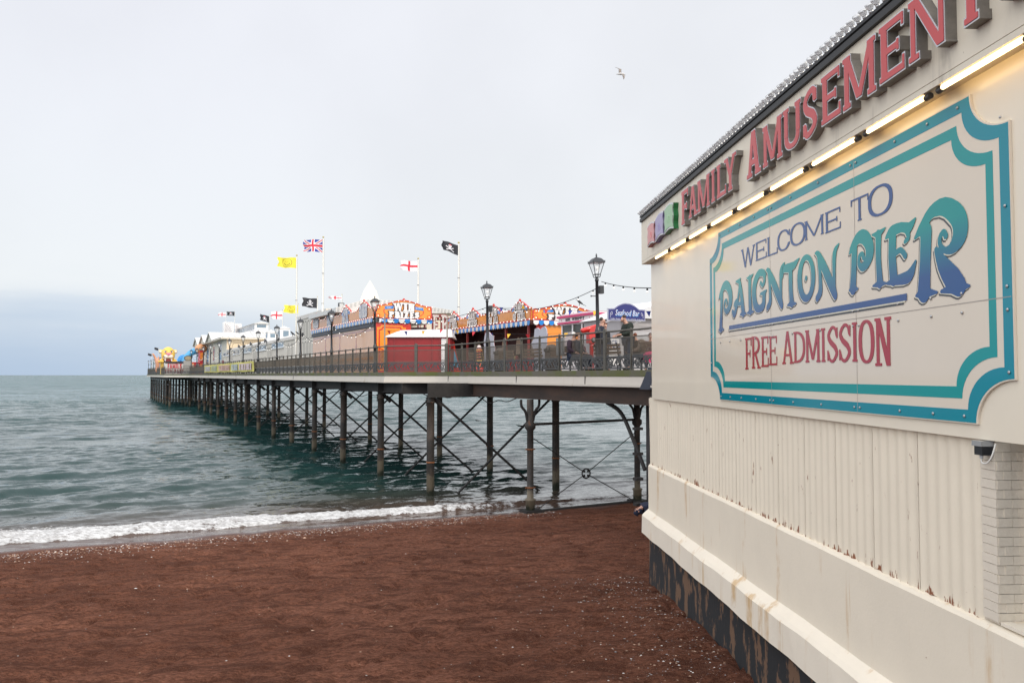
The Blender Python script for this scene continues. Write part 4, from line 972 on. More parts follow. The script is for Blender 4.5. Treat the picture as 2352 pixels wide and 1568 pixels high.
names = ['before the tan shutters, third from the orange corner','beside the far end of the tan shutters, tall yellow flag pole behind','against the long grey hall, nearest the yellow banner end','at the near end of the yellow banner','over the middle of the yellow banner','over the far half of the yellow banner','at the far end of the yellow banner','before the gabled hall door','before the gabled hall windows','beside the orange ride sign','first beside the fun park board','second beside the fun park board']
for i, a in enumerate([10.8,19.35,27.9,36.5,45.1,54.6,63.3,71.9,80.2,88.6,97.]): LA.append(('black lamp post '+names[i], .2, a))
for i, (lb, b, a) in enumerate(LA):
    o = lp0 if i == 0 else copy_tree(lp0)
    o.location = PF(b, a, DECK); o.rotation_euler = (R(-.6), R(-.7), PROT*.35+R(8)); o['label'] = lb; lamps.append(o)
for i in range(6):
    o = copy_tree(lp0); o.location = PF(-3.0, 108+i*10, DECK); o.scale = (.75,.75,.8); o['label'] = 'small black lamp post standing at the far pier head railing'; o['group'] = 'lamp posts round the pier head'
# ---- festoon strings between the lamps
blb = mat('festoon_bulb', (1.,.97,.9), .25, emit=.55); wire = mat('black_wire', (.012,.012,.012), .6)
fb0 = None; fbme = None
_m = MB(); _m.mi = 1; _m.tube([(0,0,.01),(0,0,-.06)], .022, 6); _m.mi = 0; _m.ball((0,0,-.088), .028, 8, 6, (1,1,1.2)); _o = _m.build('bulb', [blb, wire]); fbme = _o.data; bpy.data.objects.remove(_o)
def festoon(label, P0, P1, sag, n):
    o = thing('festoon_string', label, 'light string', P0, 0, 'festoon strings along the pier'); d = P1-P0
    pt = lambda t: d*t+Vector((0,0,-4*sag*t*(1-t)))
    MB().tube([pt(t/20) for t in range(21)], .012, 5).build('cable', wire, o)
    for k in range(n): link('bulb', fbme, o, pt((k+.5)/n))
hz = 2.66
festoon('festoon string from the nearest lamp post to the pavilion wall', PF(2.55,-15.05,DECK+2.9), Vector((3.22,18.42,7.06)), .06, 5)
fl_names = ['between the two nearest lamp posts above the games boards','between the games board lamp and the orange corner lamp','crossing the tan shutters from the orange corner lamp','across the far tan shutters','before the tall grey hall end','along the grey hall roof by the yellow flag pole','along the grey hall above the banner end','along the grey hall above the banner middle','along the grey hall toward its far end','drooping before the gabled hall','drooping before the gabled hall windows','drooping before the gabled hall door','drooping toward the orange ride sign']
for i in range(len(lamps)-1):
    A_, B_ = LA[i], LA[i+1]; festoon('festoon string of small bulbs '+fl_names[i], PF(A_[1]+.1, A_[2], DECK+2.75), PF(B_[1]+.1, B_[2], DECK+2.75), .42 if i < 2 else .75, 9 if i < 2 else 10)
# ---- bunting strings before the stalls
bc = [mat('bunting_blue', (.02,.04,.25), .6), mat('bunting_yellow', (.75,.42,.02), .6), mat('bunting_red', (.55,.02,.03), .6)]
def bunting(label, P0, P1, sag, n, k0=0):
    o = thing('bunting_string', label, 'bunting', P0, 0, 'bunting strings on the pier'); d = P1-P0; pt = lambda t: d*t+Vector((0,0,-4*sag*t*(1-t)))
    MB().tube([pt(t/16) for t in range(17)], .006, 4).build('cord', wire, o); e = d.normalized()
    for k in range(n):
        c_ = pt((k+.5)/n); tw = random.uniform(-.1,.1); h = .20*(1 if random.random() > .2 else -.8)
        m_ = MB(); a_, b_, p_ = c_-e*.1, c_+e*.1, c_+Vector((tw*.6,tw,-h)); off = Vector((0,.004,0))
        m_.add([a_,b_,p_,a_+off,b_+off,p_+off], [(0,1,2),(5,4,3),(0,3,4,1),(1,4,5,2),(2,5,3,0)]); m_.build('pennant', bc[(k+k0) % 3], o)
bunting('bunting of coloured pennants from the games lamp toward the ice cream kiosk', PF(2.6,-6.4,DECK+2.72), PF(7.2,-15.5,DECK+2.1), .1, 9)
bunting('low bunting string across the games of skill boards', PF(2.4,-2.2,DECK+2.0), PF(6.6,-10.,DECK+1.75), .25, 9, 1)
bunting('bunting string crossing the orange win prizes board by the corner lamp', PF(.4,1.9,DECK+2.1), PF(2.5,-2.2,DECK+2.05), .12, 4, 2)
# ================================================================ stalls and halls on the deck
orange = mat('stall_orange', (.80,.27,.025), .22, var=.06, vs=2, coat=.2); redp = mat('stall_red', (.58,.035,.018), .25, coat=.2); orbd = mat('board_orange', (.60,.235,.045), .16, var=.12, vs=3, coat=.3)
tanw = mat('shutter_glare_tan', (.68,.39,.22), .16, var=.05, vs=1.5, coat=.3); white = mat('white_paint', (.72,.70,.68), .4, var=.04, vs=2); skyb = mat('awning_blue', (.0,.20,.58), .4); awhite = mat('awning_white', (.75,.73,.70), .45)  # shutter tan: sky glare on orange shutters put into the base colour
glareb = mat('glare_blue', (.16,.30,.55), .35); glarew = mat('glare_white', (.60,.57,.55), .35); inkm = mat('ink_black', (.02,.02,.03), .4); mar = mat('maroon_trim', (.25,.02,.02), .35); dkred = mat('dark_red_boards', (.27,.012,.014), .5, var=.1, vs=2)  # pale blue and white of the side boards have sky glare mixed in
gold = mat('gold_pattern', (.20,.13,.03), .4, col2=(.03,.02,.01), vs=9, thr=(.45,.55)); inner = mat('stall_interior', (.035,.012,.012), .7, var=.4, vs=1.2)
lit = mat('stall_bulb', (1.,.95,.86), .25, emit=.75)
_m = MB(); _m.ball((0,0,0), .030, 8, 5); _o = _m.build('bulb', lit); sbulb = _o.data; bpy.data.objects.remove(_o)
def top_profile(L, base, humps, wid, hh, n=140):
    p = []
    for i in range(n+1):
        x = L*i/n; z = base
        for hx in humps:
            d = abs(x-hx)/wid
            if d < 1: z = max(z, base+hh*(math.cos(PI*d)*.5+.5)**.95)
        p.append((x, z))
    return p
def board(par, L, z0, base, humps, wid, hh, loc, rot, face, nb, finial=.085, gap=.42):
    """scallop topped sign board standing in the plane y=0, with trim, finials and bulbs"""
    tp = top_profile(L, base, humps, wid, hh)
    MB().prism([(0,z0),(L,z0)]+tp[::-1], 0, .07).build('sign_board', face, par, loc, rot)
    tr = MB()
    for (xa,za),(xb,zb) in zip(tp[:-1], tp[1:]): tr.hexa([(xa,-.02,za-.05),(xb,-.02,zb-.05),(xb,.08,zb-.05),(xa,.08,za-.05),(xa,-.02,za+.01),(xb,-.02,zb+.01),(xb,.08,zb+.01),(xa,.08,za+.01)])
    tr.box(0,L,-.02,-.003,z0,z0+.07); tr.box(0,.06,-.018,-.002,z0+.072,base-.07); tr.box(L-.06,L,-.018,-.002,z0+.072,base-.07)
    tr.build('board_trim', mat('trim_red', (.50,.03,.02), .3) , par, loc, rot)
    if finial:
        for hx in humps:
            f = MB().prism([(hx-.06,base+hh-.02),(hx+.06,base+hh-.02),(hx+.08,base+hh+finial*.6),(hx,base+hh+finial*1.5),(hx-.08,base+hh+finial*.6)], -.012, .06); f.build('finial', mat('trim_red', (.5,.03,.02)), par, loc, rot)
    Mx = Matrix.Translation(loc)@Matrix.Rotation(rot, 4, 'Z')
    n_ = int(L/gap)
    for i in range(n_+1): link('bulb', sbulb, par, Mx@Vector((.04+(L-.08)*i/n_, -.05, z0+.035)))
    m_ = int(L/(gap*.85))
    for i in range(m_+1):
        x, z = tp[min(int(i/m_*140), 140)]; link('bulb', sbulb, par, Mx@Vector((x, -.05, z-.03)))
def awning(par, L, z, n, loc, rot, h=.25, blue=skyb, wht=awhite, pr=.10):
    a_ = MB()
    for i in range(n):
        x0, x1 = L*i/n, L*(i+1)/n; a_.mi = i % 2
        lp = [(x0,z),(x1,z)]+[(x0+(x1-x0)*(.5+.5*math.cos(t*PI/6)), z-h*.45-h*.55*math.sin(t*PI/6)) for t in range(0,7)]
        a_.prism(lp, -pr-.012, -pr)
    a_.build('awning', [wht, blue], par, loc, rot)
    MB().box(0, L, -pr, .0, z-.001, z+.03).build('awning_rail', mar, par, loc, rot)
def lettering(par, lines, loc, rot, y=-.02, face=white, edge=inkm, grow=.028, **kw):
    e_ = MB(); f_ = MB(); kw = dict(dict(s=.24, h=.15, k=.15, e=.07, res=.04), **kw)
    for ln in lines:
        tx, x0, x1, z0, z1 = ln[:5]; ar = ln[5] if len(ln) > 5 else None
        put_text(e_, tx, x0, x1, z0, z1, y, .012, grow=grow, arch=ar, **kw); put_text(f_, tx, x0, x1, z0, z1, y-.016, .012, arch=ar, **kw)
    e_.build('letter_edge', edge, par, loc, rot); f_.build('lettering', face, par, loc, rot)
def ribbon(par, x, z, w_, h, loc, rot, txt=None, flip=1, m_=None):
    r_ = MB().prism([(x-w_/2,z),(x-w_/2*.75,z+h*.5),(x-w_/2,z+h),(x+w_/2,z+h+flip*h*.25),(x+w_/2*.8,z+h*.5),(x+w_/2,z+flip*h*.25)], -.016, -.004); r_.build('ribbon', m_ or skyb, par, loc, rot)
    if txt:
        Mx = Matrix.Translation(loc)@Matrix.Rotation(rot, 4, 'Z'); font_text('ribbon_lettering', txt, h*.75, white, par, Mx@Vector((x,-.02,z+h*.3)), (PI/2,0,rot))
def prize_front(par, Wd, zb, zt, hh, loc, rot):
    board(par, Wd, zb, zt, [Wd*.5], Wd*.46, hh, loc, rot, orange, 0)
    el = MB().prism([(Wd*.5+Wd*.33*math.cos(t*PI/20), zb+(zt-zb)*.55+(zt-zb)*.53*math.sin(t*PI/20)) for t in range(40)], -.006, -.002); 
    rg_ = MB().prism([[(Wd*.5+Wd*.36*math.cos(t*PI/20), zb+(zt-zb)*.57+(zt-zb)*.56*math.sin(t*PI/20)) for t in range(40)],[(Wd*.5+Wd*.345*math.cos(t*PI/20), zb+(zt-zb)*.57+(zt-zb)*.52*math.sin(t*PI/20)) for t in range(40)]], -.008, -.003); rg_.build('oval_trim', redp, par, loc, rot)
    lettering(par, [('WIN', Wd*.31, Wd*.69, zb+(zt-zb)*.58, zt+hh*.38, (0,.06)), ('PRIZES', Wd*.23, Wd*.77, zb+(zt-zb)*.12, zb+(zt-zb)*.56, (-.07,0))], loc, rot, s=.27, h=.17, k=.17, e=.075)
    ribbon(par, Wd*.24, zb+(zt-zb)*.70, Wd*.17, (zt-zb)*.22, loc, rot, 'PLAY', 1); ribbon(par, Wd*.77, zb+(zt-zb)*.74, Wd*.17, (zt-zb)*.22, loc, rot, '& WIN', -1)
    for x, z in ((.05,.2),(.05,.82),(.95,.2),(.95,.82)):
        r2 = MB(); r2.prism([[(Wd*x+.13*math.cos(t*PI/8), zb+(zt-zb)*z+.13*math.sin(t*PI/8)) for t in range(16)],[(Wd*x+.10*math.cos(t*PI/8), zb+(zt-zb)*z+.10*math.sin(t*PI/8)) for t in range(16)]], -.01, -.002); r2.build('corner_ring', redp, par, loc, rot)
        link('bulb', sbulb, par, (Matrix.Translation(loc)@Matrix.Rotation(rot,4,'Z'))@Vector((Wd*x,-.04,zb+(zt-zb)*z)))
# ---- left prize stall: orange end board, tan shuttered side
aL = 9.45; sL = thing('prize_stall', 'prize stall with orange end board and long tan shuttered side beside the tall lamp posts', 'stall', PF(2.42,aL,DECK), PROT)
LS = 16.0; WL = 3.58
MB().box(.02,WL-.3,.02,LS,0,2.75).build('body', inner, sL)
MB().box(0,.018,.01,LS,0,2.72).build('shutter_wall', tanw, sL)
tr_ = MB()
for k in range(1,4):
    y = LS*k/4; tr_.box(-.012,-.002,y-.05,y+.05,.2,2.35); tr_.box(-.011,-.002,y-.14,y+.14,2.36,2.5); tr_.ball((-.004,y,1.7), .13, 8, 6, (.1,1,1.6)); tr_.ball((-.004,y,.95), .13, 8, 6, (.1,1,1.8))
tr_.box(-.012,-.002,.1,LS-.1,2.52,2.6); tr_.build('painted_trim', mat('mauve_trim', (.42,.20,.18), .2, coat=.3), sL)
MB().box(-.015,.03,LS*.02,LS*.98,.78,.95).build('lower_stripe', orange, sL)
MB().box(-.10,.05,-.0,LS+.1,2.72,2.96).build('shutter_box', inkm, sL)
MB().box(-.06,WL,.08,LS+.1,3.0,3.12).build('flat_roof', white, sL)
prize_front(sL, WL, 3.22, 4.02, .34, Vector((0,-.03,0)), 0); awning(sL, WL, 3.20, 10, Vector((0,-.06,0)), 0, .24)
fp = MB().box(0,2.05,-.02,.018,0,2.95); fp.build('end_panel', redp, sL)
MB().prism([(.12,.1),(1.93,.1),(1.93,2.7),(1.75,2.7),(1.70,2.82),(.36,2.82),(.31,2.7),(.12,2.7)], -.03, -.021).build('end_panel_face', orange, sL)
cr = MB(); cr.prism([[(.22,.2),(1.84,.2),(1.84,2.55),(1.66,2.62),(1.6,2.74),(.46,2.74),(.40,2.62),(.22,2.55)],[(.30,.28),(1.76,.28),(1.76,2.49),(1.58,2.57),(1.54,2.66),(.52,2.66),(.47,2.57),(.30,2.49)]], -.036, -.031)
cr.tube(smooth_path([(.3,-.034,1.45),(.55,-.034,1.3),(.68,-.034,.9),(.7,-.034,.3)],6), .03, 5); cr.build('painted_scroll', redp, sL)
sc = MB()
for k in range(4): sc.tube(smooth_path([(.22,-.034,.25+k*.28),(.4,-.034,.3+k*.28),(.45,-.034,.42+k*.28),(.32,-.034,.46+k*.28),(.28,-.034,.38+k*.28)],5), .022, 5)
sc.build('painted_scroll', redp, sL)
MB().box(2.05,2.25,-.02,.2,0,2.95).build('corner_post', redp, sL)
gp = MB()
for k in range(9): gp.prism([(y_, z_) for y_, z_ in ((.1+k*.5,2.72),(.35+k*.5,2.60),(.6+k*.5,2.72),(.6+k*.5,2.98),(.1+k*.5,2.98))], 2.3, 2.32, 'yz')
gp.build('gold_pelmet', gold, sL)
sideloc = Vector((-.1, LS+.1, 0)); HL = [1.55, 5.75, 9.9, 14.05]
board(sL, LS+.1, 3.24, 3.90, HL, 1.65, .48, sideloc, -PI/2, orbd, 0, gap=.46); awning(sL, LS+.1, 3.22, 44, sideloc, -PI/2, .26, glareb, glarew, .06)
for hx, t1, t2 in ((1.55,'GRABBERS',None),(5.75,'GIANT','PRIZES'),(9.9,'FUN','FOR ALL'),(14.05,'GRABBERS',None)):
    if t2: lettering(sL, [(t1,hx-.62,hx+.62,3.74,4.18,(0,.05)),(t2,hx-.78,hx+.78,3.32,3.70,(-.05,0))], sideloc, -PI/2, face=glarew, edge=glareb, s=.2, grow=.02)
    else: lettering(sL, [(t1,hx-.85,hx+.85,3.42,4.12,(-.08,.08))], sideloc, -PI/2, face=glarew, edge=glareb, s=.2, grow=.02)
    if t2: ribbon(sL, hx-.8, 3.8, .4, .22, sideloc, -PI/2, None, 1, glareb); ribbon(sL, hx+.8, 3.85, .4, .22, sideloc, -PI/2, None, -1, glareb)
# ---- right games stall, open sided
bR = 6.2; aR, zRt = PA(*c3(1340,580), bR); aRf, _ = PA(*c3(300,840), bR); LRs = aRf-aR; zRa = PA(*c3(1340,765), bR)[1]-DECK; zRb = PA(*c3(1340,725), bR)[1]-DECK; zRt = zRt-DECK
WR = PB(*c3(2150,600), aR)[0]-bR
sR = thing('games_stall', 'open sided games stall with scalloped orange boards and blue and white awning fringe', 'stall', PF(bR,aR,DECK), PROT)
MB().box(1.6,1.66,.3,LRs,0,zRb).build('back_wall', inner, sR); MB().box(0,WR,.05,LRs,zRb,zRb+.1).build('flat_roof', white, sR)
MB().box(.02,WR,LRs-.06,LRs,0,zRb).build('end_wall', inner, sR); MB().box(.05,1.6,.1,LRs-.07,.0,.62).build('counter', mar, sR)
for k in range(5): MB().box(.04,.14,.45+k*(LRs-.6)/4,.55+k*(LRs-.6)/4,.62,zRb).build('post', mat('stall_post', (.22,.03,.03), .4), sR)
for k in range(6):
    y = .9+k*(LRs-1.4)/5.2; MB().prism([(y-.26,.95)]+[(y-.26*math.cos(t*PI/10), 1.35+.5*math.sin(t*PI/10)) for t in range(11)]+[(y+.26,.95)], 1.5, 1.56, 'yz').build('target_arch', mat('cream_arch', (.42,.36,.26), .5, var=.4, vs=5), sR)
    for q in range(3): MB().ball((1.35, y-.15+q*.16, .75), .10, 8, 6, (1,1,1.2)).build('soft_toy', mat('toy_%d' % (q % 3), [(.45,.10,.10),(.4,.38,.1),(.1,.25,.12)][q], .8), sR)
MB().box(.75,WR,-.02,.12,0,zRb).build('front_panel', orange, sR)
MB().box(.30,.75,-.03,.14,0,zRb).build('red_pilaster', redp, sR); MB().box(.36,.69,-.06,-.031,0,zRb-.06).build('pilaster_rib', mat('stall_red_dark', (.42,.02,.015), .3), sR)
prize_front(sR, WR, zRb+.02, zRt, .34*(zRt-zRb)/.8+.05, Vector((0,-.05,0)), 0); awning(sR, WR, zRb, 13, Vector((0,-.07,0)), 0, .22)
sl2 = Vector((-.06, LRs, 0)); hs = [LRs-(PA(*c3(x,y),bR)[0]-aR) for x, y in ((370,665),(610,620),(870,570),(1200,510))]
board(sR, LRs, zRb+.03, zRb+.62, hs, 1.15, .37, sl2, -PI/2, orbd, 0, gap=.40); awning(sR, LRs, zRb, 40, sl2, -PI/2, .24, mat('awning_blue_worn', (.05,.22,.50), .45), glarew, .05)
for hx, t1, t2 in zip(hs, ('GAMES','GIANT','FUN','GAMES'), ('OF SKILL','PRIZES','FOR ALL','OF SKILL')):
    z_ = zRb; lettering(sR, [(t1,hx-.50,hx+.50,z_+.45,z_+.86,(0,.05)),(t2,hx-.66,hx+.66,z_+.10,z_+.42,(-.05,0))], sl2, -PI/2, face=mat('letter_worn', (.68,.63,.58), .4), edge=mat('edge_worn', (.10,.07,.05), .5), s=.2, grow=.016)
    ribbon(sR, hx-.68, z_+.52, .34, .2, sl2, -PI/2, None, 1, glareb); ribbon(sR, hx+.68, z_+.56, .34, .2, sl2, -PI/2, None, -1, glareb)
MB().prism([(LRs,0),(LRs-2.0,0),(LRs-1.2,.9),(LRs-.35,zRb),(LRs,zRb)], -.02, .03, 'yz').build('red_wing', redp, sR)
MB().prism([(LRs-.1,.3),(LRs-1.6,.3),(LRs-.95,1.2),(LRs-.1,1.2)], -.03, -.021, 'yz').build('cyan_panel', mat('cyan_panel', (.03,.36,.55), .35), sR)
MB().ball((-.03,LRs-.5,.8), .3, 10, 7, (.05,1,1.1)).build('painted_figure', mat('yellow_figure', (.75,.50,.05), .4, var=.3, vs=5), sR)
# ---- dark red kiosk with white hipped roof
aK = 1.3; bK0, zK0 = PB(*c2(1252,925), aK); bK1 = PB(*c2(2040,920), aK)[0]; bKm = PB(*c2(1915,905), aK)[0]; hK = zK0-DECK; WK = bK1-bK0
YK = 40.9; _x = lambda q: float(ray(*q)[0]/ray(*q)[1]*YK); xK0 = _x(c2(1252,925)); WK = _x(c2(2040,920))-xK0; bK0 = xK0; bKm = _x(c2(1915,905)); _r = ray(*c2(1252,925)); hK = float(_r[2]/_r[1]*YK)+EYE-DECK
rk = thing('red_kiosk', 'dark red shuttered kiosk with white pitched roof at the railing corner', 'kiosk', Vector((xK0,YK,DECK)), 0)
MB().box(0,WK,0,2.6,0,hK).build('walls', dkred, rk)
fr = MB()
for x in (0,.33,(bKm-bK0)*.52,(bKm-bK0)*.84,bKm-bK0-.04): fr.box(x,x+.05,-.03,-.002,0,hK-.02)
fr.box(0,WK,-.035,-.002,hK-.06,hK); fr.build('battens', mat('dark_red_frame', (.25,.018,.02), .45), rk)
sh = MB()
for i in range(14): sh.box(bKm-bK0+.06,WK-.16,-.03,-.012 if i % 2 else -.008,.62+i*.075,.69+i*.075)
sh.build('roller_shutter', white, rk); MB().box(bKm-bK0+.06,WK-.16,-.03,-.004,0,.6).build('lower_panel', mat('pale_panel', (.5,.5,.5), .5), rk)
MB().hexa([(-.1,-.12,hK),(WK+.12,-.12,hK),(WK+.12,2.7,hK),(-.1,2.7,hK),(.55,.95,hK+.36),(WK-.02,.95,hK+.42),(WK-.02,1.7,hK+.42),(.55,1.7,hK+.36)]).build('roof', mat('white_sheet_roof', (.64,.63,.62), .35), rk)
MB().box(-.12,WK+.14,-.14,2.72,hK-.05,hK-.003).build('eaves', white, rk)
# ---- ice cream kiosk
bW = 6.0; aW1, zW1 = PA(*c8(80,460), bW); aW0, zW0 = PA(*c8(740,350), bW); zWl = PA(*c8(745,525), bW)[1]-DECK; zW0 -= DECK; LW = aW1-aW0; WW = PB(*c8(1245,540), aW0)[0]-bW
ik = thing('ice_cream_kiosk', 'white ice cream kiosk with pink edged fascia behind the nearest lamp post', 'kiosk', PF(bW,aW0,DECK), PROT)
pink = mat('pink_trim', (.55,.04,.14), .35); upvc = mat('white_frame', (.74,.73,.72), .35)
MB().box(0,WW,0,LW,0,.85).build('lower_wall', upvc, ik); MB().box(.25,WW-.05,.25,LW-.05,.85,zWl).build('interior', mat('kiosk_inside', (.25,.16,.07), .6, var=.5, vs=2.5), ik)
MB().box(.15,WW,-.001,.04,.85,zWl).build('front_wall', upvc, ik)
gw = MB().box(0,.012,.1,LW-.1,.85,zWl-.02); gw.build('side_glass', mat('kiosk_glass', (.06,.06,.05), .06), ik)
fr = MB()
for y in (0,LW*.33,LW*.62,LW-.12): fr.box(-.03,.05,y,y+.08,.85,zWl)
fr.box(-.031,.04,0,LW,zWl-.05,zWl+.0); fr.box(-.031,.04,.0,LW,.84,.90); fr.build('side_frame', upvc, ik)
for k in range(6): MB().box(-.012,-.004,.12+k*.16 if k < 3 else .12+(k-3)*.16,.24+k*.16 if k < 3 else .24+(k-3)*.16,1.55-(k//3)*.3,1.78-(k//3)*.3).build('flavour_card', mat('card_%d' % (k % 3), [(.5,.5,.55),(.55,.45,.3),(.35,.42,.6)][k % 3], .5), ik)
MB().box(-.012,-.004,LW*.66,LW*.9,1.1,1.7).build('menu_poster', mat('pale_poster', (.52,.46,.44), .5, var=.2, vs=8), ik)
MB().box(-.012,-.004,LW*.35,LW*.6,1.38,1.62).build('orange_board', orange, ik)
MB().box(-.1,WW+.1,-.1,LW+.1,zWl+.08,zW0-.1).build('fascia', white, ik)
MB().box(-.16,WW+.16,-.16,LW+.16,zW0-.1,zW0).build('pink_cornice', pink, ik); MB().box(-.14,WW+.14,-.14,LW+.14,zWl,zWl+.078).build('pink_lower_trim', pink, ik)
MB().box(0,WW,0,LW,zW0,zW0+.08).build('roof', white, ik)
zc = (zWl+.08+zW0-.1)/2; fh = zW0-.1-zWl-.08
Lf = LW+.2; sl3 = Vector((-.1,LW+.1,0))
put_text(MB(), 'MR. WHIPPY', Lf*.22, Lf*.76, zc-fh*.30, zc+fh*.32, -.003, .012, wf=dict(DEFW, **{'.':.2}), s=.2, h=.09, k=.08, e=.06).build('lettering', mat('sign_black', (.03,.02,.03), .4), ik, sl3, -PI/2)
put_text(MB(), 'MR. WHIPPY', WW*.14, WW*1.0, zc-fh*.30, zc+fh*.32, -.103, .012, wf=dict(DEFW, **{'.':.2}), s=.2, h=.09, k=.08, e=.06).build('lettering', mat('sign_black', (.03,.02,.03), .4), ik)
for x in (.10,.90): MB().ball((Lf*x,-.006,zc), fh*.2, 8, 5, (.7,.08,1)).build('emblem', pink, ik, sl3, -PI/2)
MB().box(WW*.45,WW*.92,-.02,-.003,1.05,1.62).build('window_frame', upvc, ik); MB().box(WW*.5,WW*.88,-.028,-.021,1.1,1.57).build('window_pane', mat('pale_glass', (.18,.25,.28), .1), ik)
# ---- seafood bar
sf = thing('seafood_shed', 'grey boarded seafood shed behind the blue seafood sign', 'shed', PF(5.2,-12.2,DECK), PROT)
wl = MB()
for k in range(14): wl.hexa([(0,-.03,.14*k),(3.6,-.03,.14*k),(3.6,.02,.14*k),(0,.02,.14*k),(0,-.01,.14*k+.137),(3.6,-.01,.14*k+.137),(3.6,.02,.14*k+.137),(0,.02,.14*k+.137)])
wl.build('boarding', mat('grey_boarding', (.40,.38,.38), .6, var=.08, vs=2), sf); MB().box(.02,3.6,.03,2.6,0,1.96).build('walls', mat('grey_wall', (.4,.38,.38), .6), sf)
MB().box(.35,1.5,-.05,-.035,.75,1.45).build('hatch', mat('hatch_grey', (.44,.43,.43), .5), sf)
MB().prism([(-.15,1.97),(3.7,1.97),(3.7,2.6),(2.2,2.75)], -.25, 2.7).build('roof', mat('pale_roof', (.62,.62,.62), .5), sf)
aS = -13.0; bS0, zS0 = PB(*c8(1015,265), aS); bS1, zS1 = PB(*c8(1780,165), aS); zSb = PB(*c8(1040,515), aS)[1]; WS_ = bS1-bS0+.08; hS = zS0-zSb
fs_ = thing('seafood_sign', 'navy arched seafood sign with pale script lettering and shellfish outlines', 'sign', PF(bS0,aS,zSb), PROT+R(4))
def sgn(o): 
    n_ = 24; p = [(o,o),(WS_-o,o+.03),(WS_-o,hS-o+.02)]
    for i in range(n_+1): x = WS_*.83-(WS_*.66)*i/n_; t = (x-WS_*.5)/(WS_*.33); p.append((x, hS-o+.02+.21*(1-t*t)))
    return p+[(o,hS-o)]
MB().prism(sgn(0), 0, .05).build('board', mat('sign_edge', (.55,.56,.62), .4), fs_); MB().prism(sgn(.018), -.006, -.001).build('board_face', mat('navy_board', (.022,.026,.15), .35, var=.06, vs=4), fs_)
MB().prism([sgn(.034), sgn(.044)], -.009, -.0065).build('pale_line', mat('pale_lav', (.5,.5,.6), .4), fs_)
font_text('letter_shadow', 'Seafood Bar', .30, mat('shadow_cyan', (.03,.22,.55), .4), fs_, (WS_*.5+.02,-.010,hS*.46-.03), (PI/2,0,0), .25, .001, width=WS_*.64)
font_text('lettering', 'Seafood Bar', .30, mat('pale_lilac', (.66,.66,.74), .4), fs_, (WS_*.5,-.016,hS*.46), (PI/2,0,0), .25, .002, width=WS_*.64)
font_text('small_lettering', 'Cockles · Mussels · Whelks · Prawns · Crabsticks · Sandwiches', .07, mat('pale_lilac', (.6,.6,.7)), fs_, (WS_*.5,-.012,.055), (PI/2,0,0), 0, .001, width=WS_*.86)
for sx in (.09, .91):
    k_ = 1 if sx < .5 else -1; MB().tube(smooth_path([(WS_*sx-.04*k_,-.011,hS*.28),(WS_*sx-.03*k_,-.011,hS*.62),(WS_*sx+.03*k_,-.011,hS*.74),(WS_*sx+.05*k_,-.011,hS*.58),(WS_*sx,-.011,hS*.5),(WS_*sx-.02*k_,-.011,hS*.64)],5), .007, 5).build('shellfish_emblem', mat('pale_lilac', (.6,.6,.7)), fs_)
for x in (.2, WS_-.2): MB().bar((x,.03,.02),(x,.8,-.1), .04, .04).build('bracket', white, fs_)

# ---- long grey hall
hallm = mat('grey_render', (.56,.53,.465), .7, var=.06, vs=.8, bump=.15, bs=6); groove = mat('groove_dark', (.15,.14,.125), .8); wfr = mat('window_white', (.62,.65,.66), .4); pane = mat('hall_glass', (.16,.22,.27), .12); whroof = mat('white_roof', (.58,.57,.54), .5, var=.05, vs=1)
bH = 3.4; hall = thing('long_hall', 'long grey rendered hall with high window strips beside the pier walk', 'building', PF(bH,25.3,DECK), PROT)
MB().box(0,7.5,10.2,56.5,0,3.05).build('wall', hallm, hall); MB().box(-.10,7.5,10.2,56.5,3.053,3.34).build('parapet', mat('parapet_grey', (.60,.57,.52), .65, var=.05, vs=1), hall)
MB().hexa([(-.05,10.2,3.343),(7.5,10.2,3.343),(7.5,56.5,3.343),(-.05,56.5,3.343),(2.6,10.3,4.1),(5,10.3,4.1),(5,56.4,4.1),(2.6,56.4,4.1)]).build('roof', whroof, hall)
MB().box(0,7.4,0,10.19,0,4.65).build('tall_block', hallm, hall); MB().box(-.06,7.45,-.06,10.19,4.653,4.98).build('tall_parapet', mat('parapet_grey', (.4,.38,.345)), hall)
MB().box(-.061,7.46,-.085,-.061,3.4,4.98).build('front_band', cream, hall); MB().box(0,7.4,-.02,-.003,0,3.39).build('front_wall', mat('cream_front', (.62,.55,.44), .55), hall)
gm_ = MB()
def slot(mb, y, z0, z1, w_=.5):
    r_ = w_/2; n_ = 6; L1 = [(y-r_,z0),(y+r_,z0)]+[(y+r_*math.cos(t*PI/n_), z1-r_*.5+r_*.5*math.sin(t*PI/n_)) for t in range(n_+1)]
    q = r_-.055; L2 = [(y-q,z0+.05),(y+q,z0+.05)]+[(y+q*math.cos(t*PI/n_), z1-r_*.5-.05+r_*.5*math.sin(t*PI/n_)) for t in range(n_+1)]
    mb.prism([L1, L2], -.012, -.002, 'yz')
for k in range(9): slot(gm_, .7+k*1.08, 2.9, 4.45, .7)
for k in range(9): slot(gm_, .7+k*1.08, .5, 2.7, .7)
WY = [16.5+9.3*k for k in range(5)]
for y0 in [10.6]+[q for q in WY]:
    for j in range(3): slot(gm_, y0+6.35+j*.95 if y0 > 11 else y0+.5+j*1.6, .8, 2.75, .62)
for y0 in WY:
    for j in range(7): slot(gm_, y0+.3+j*.85, .5, 1.75, .42)
gm_.build('panel_moulding', groove, hall)
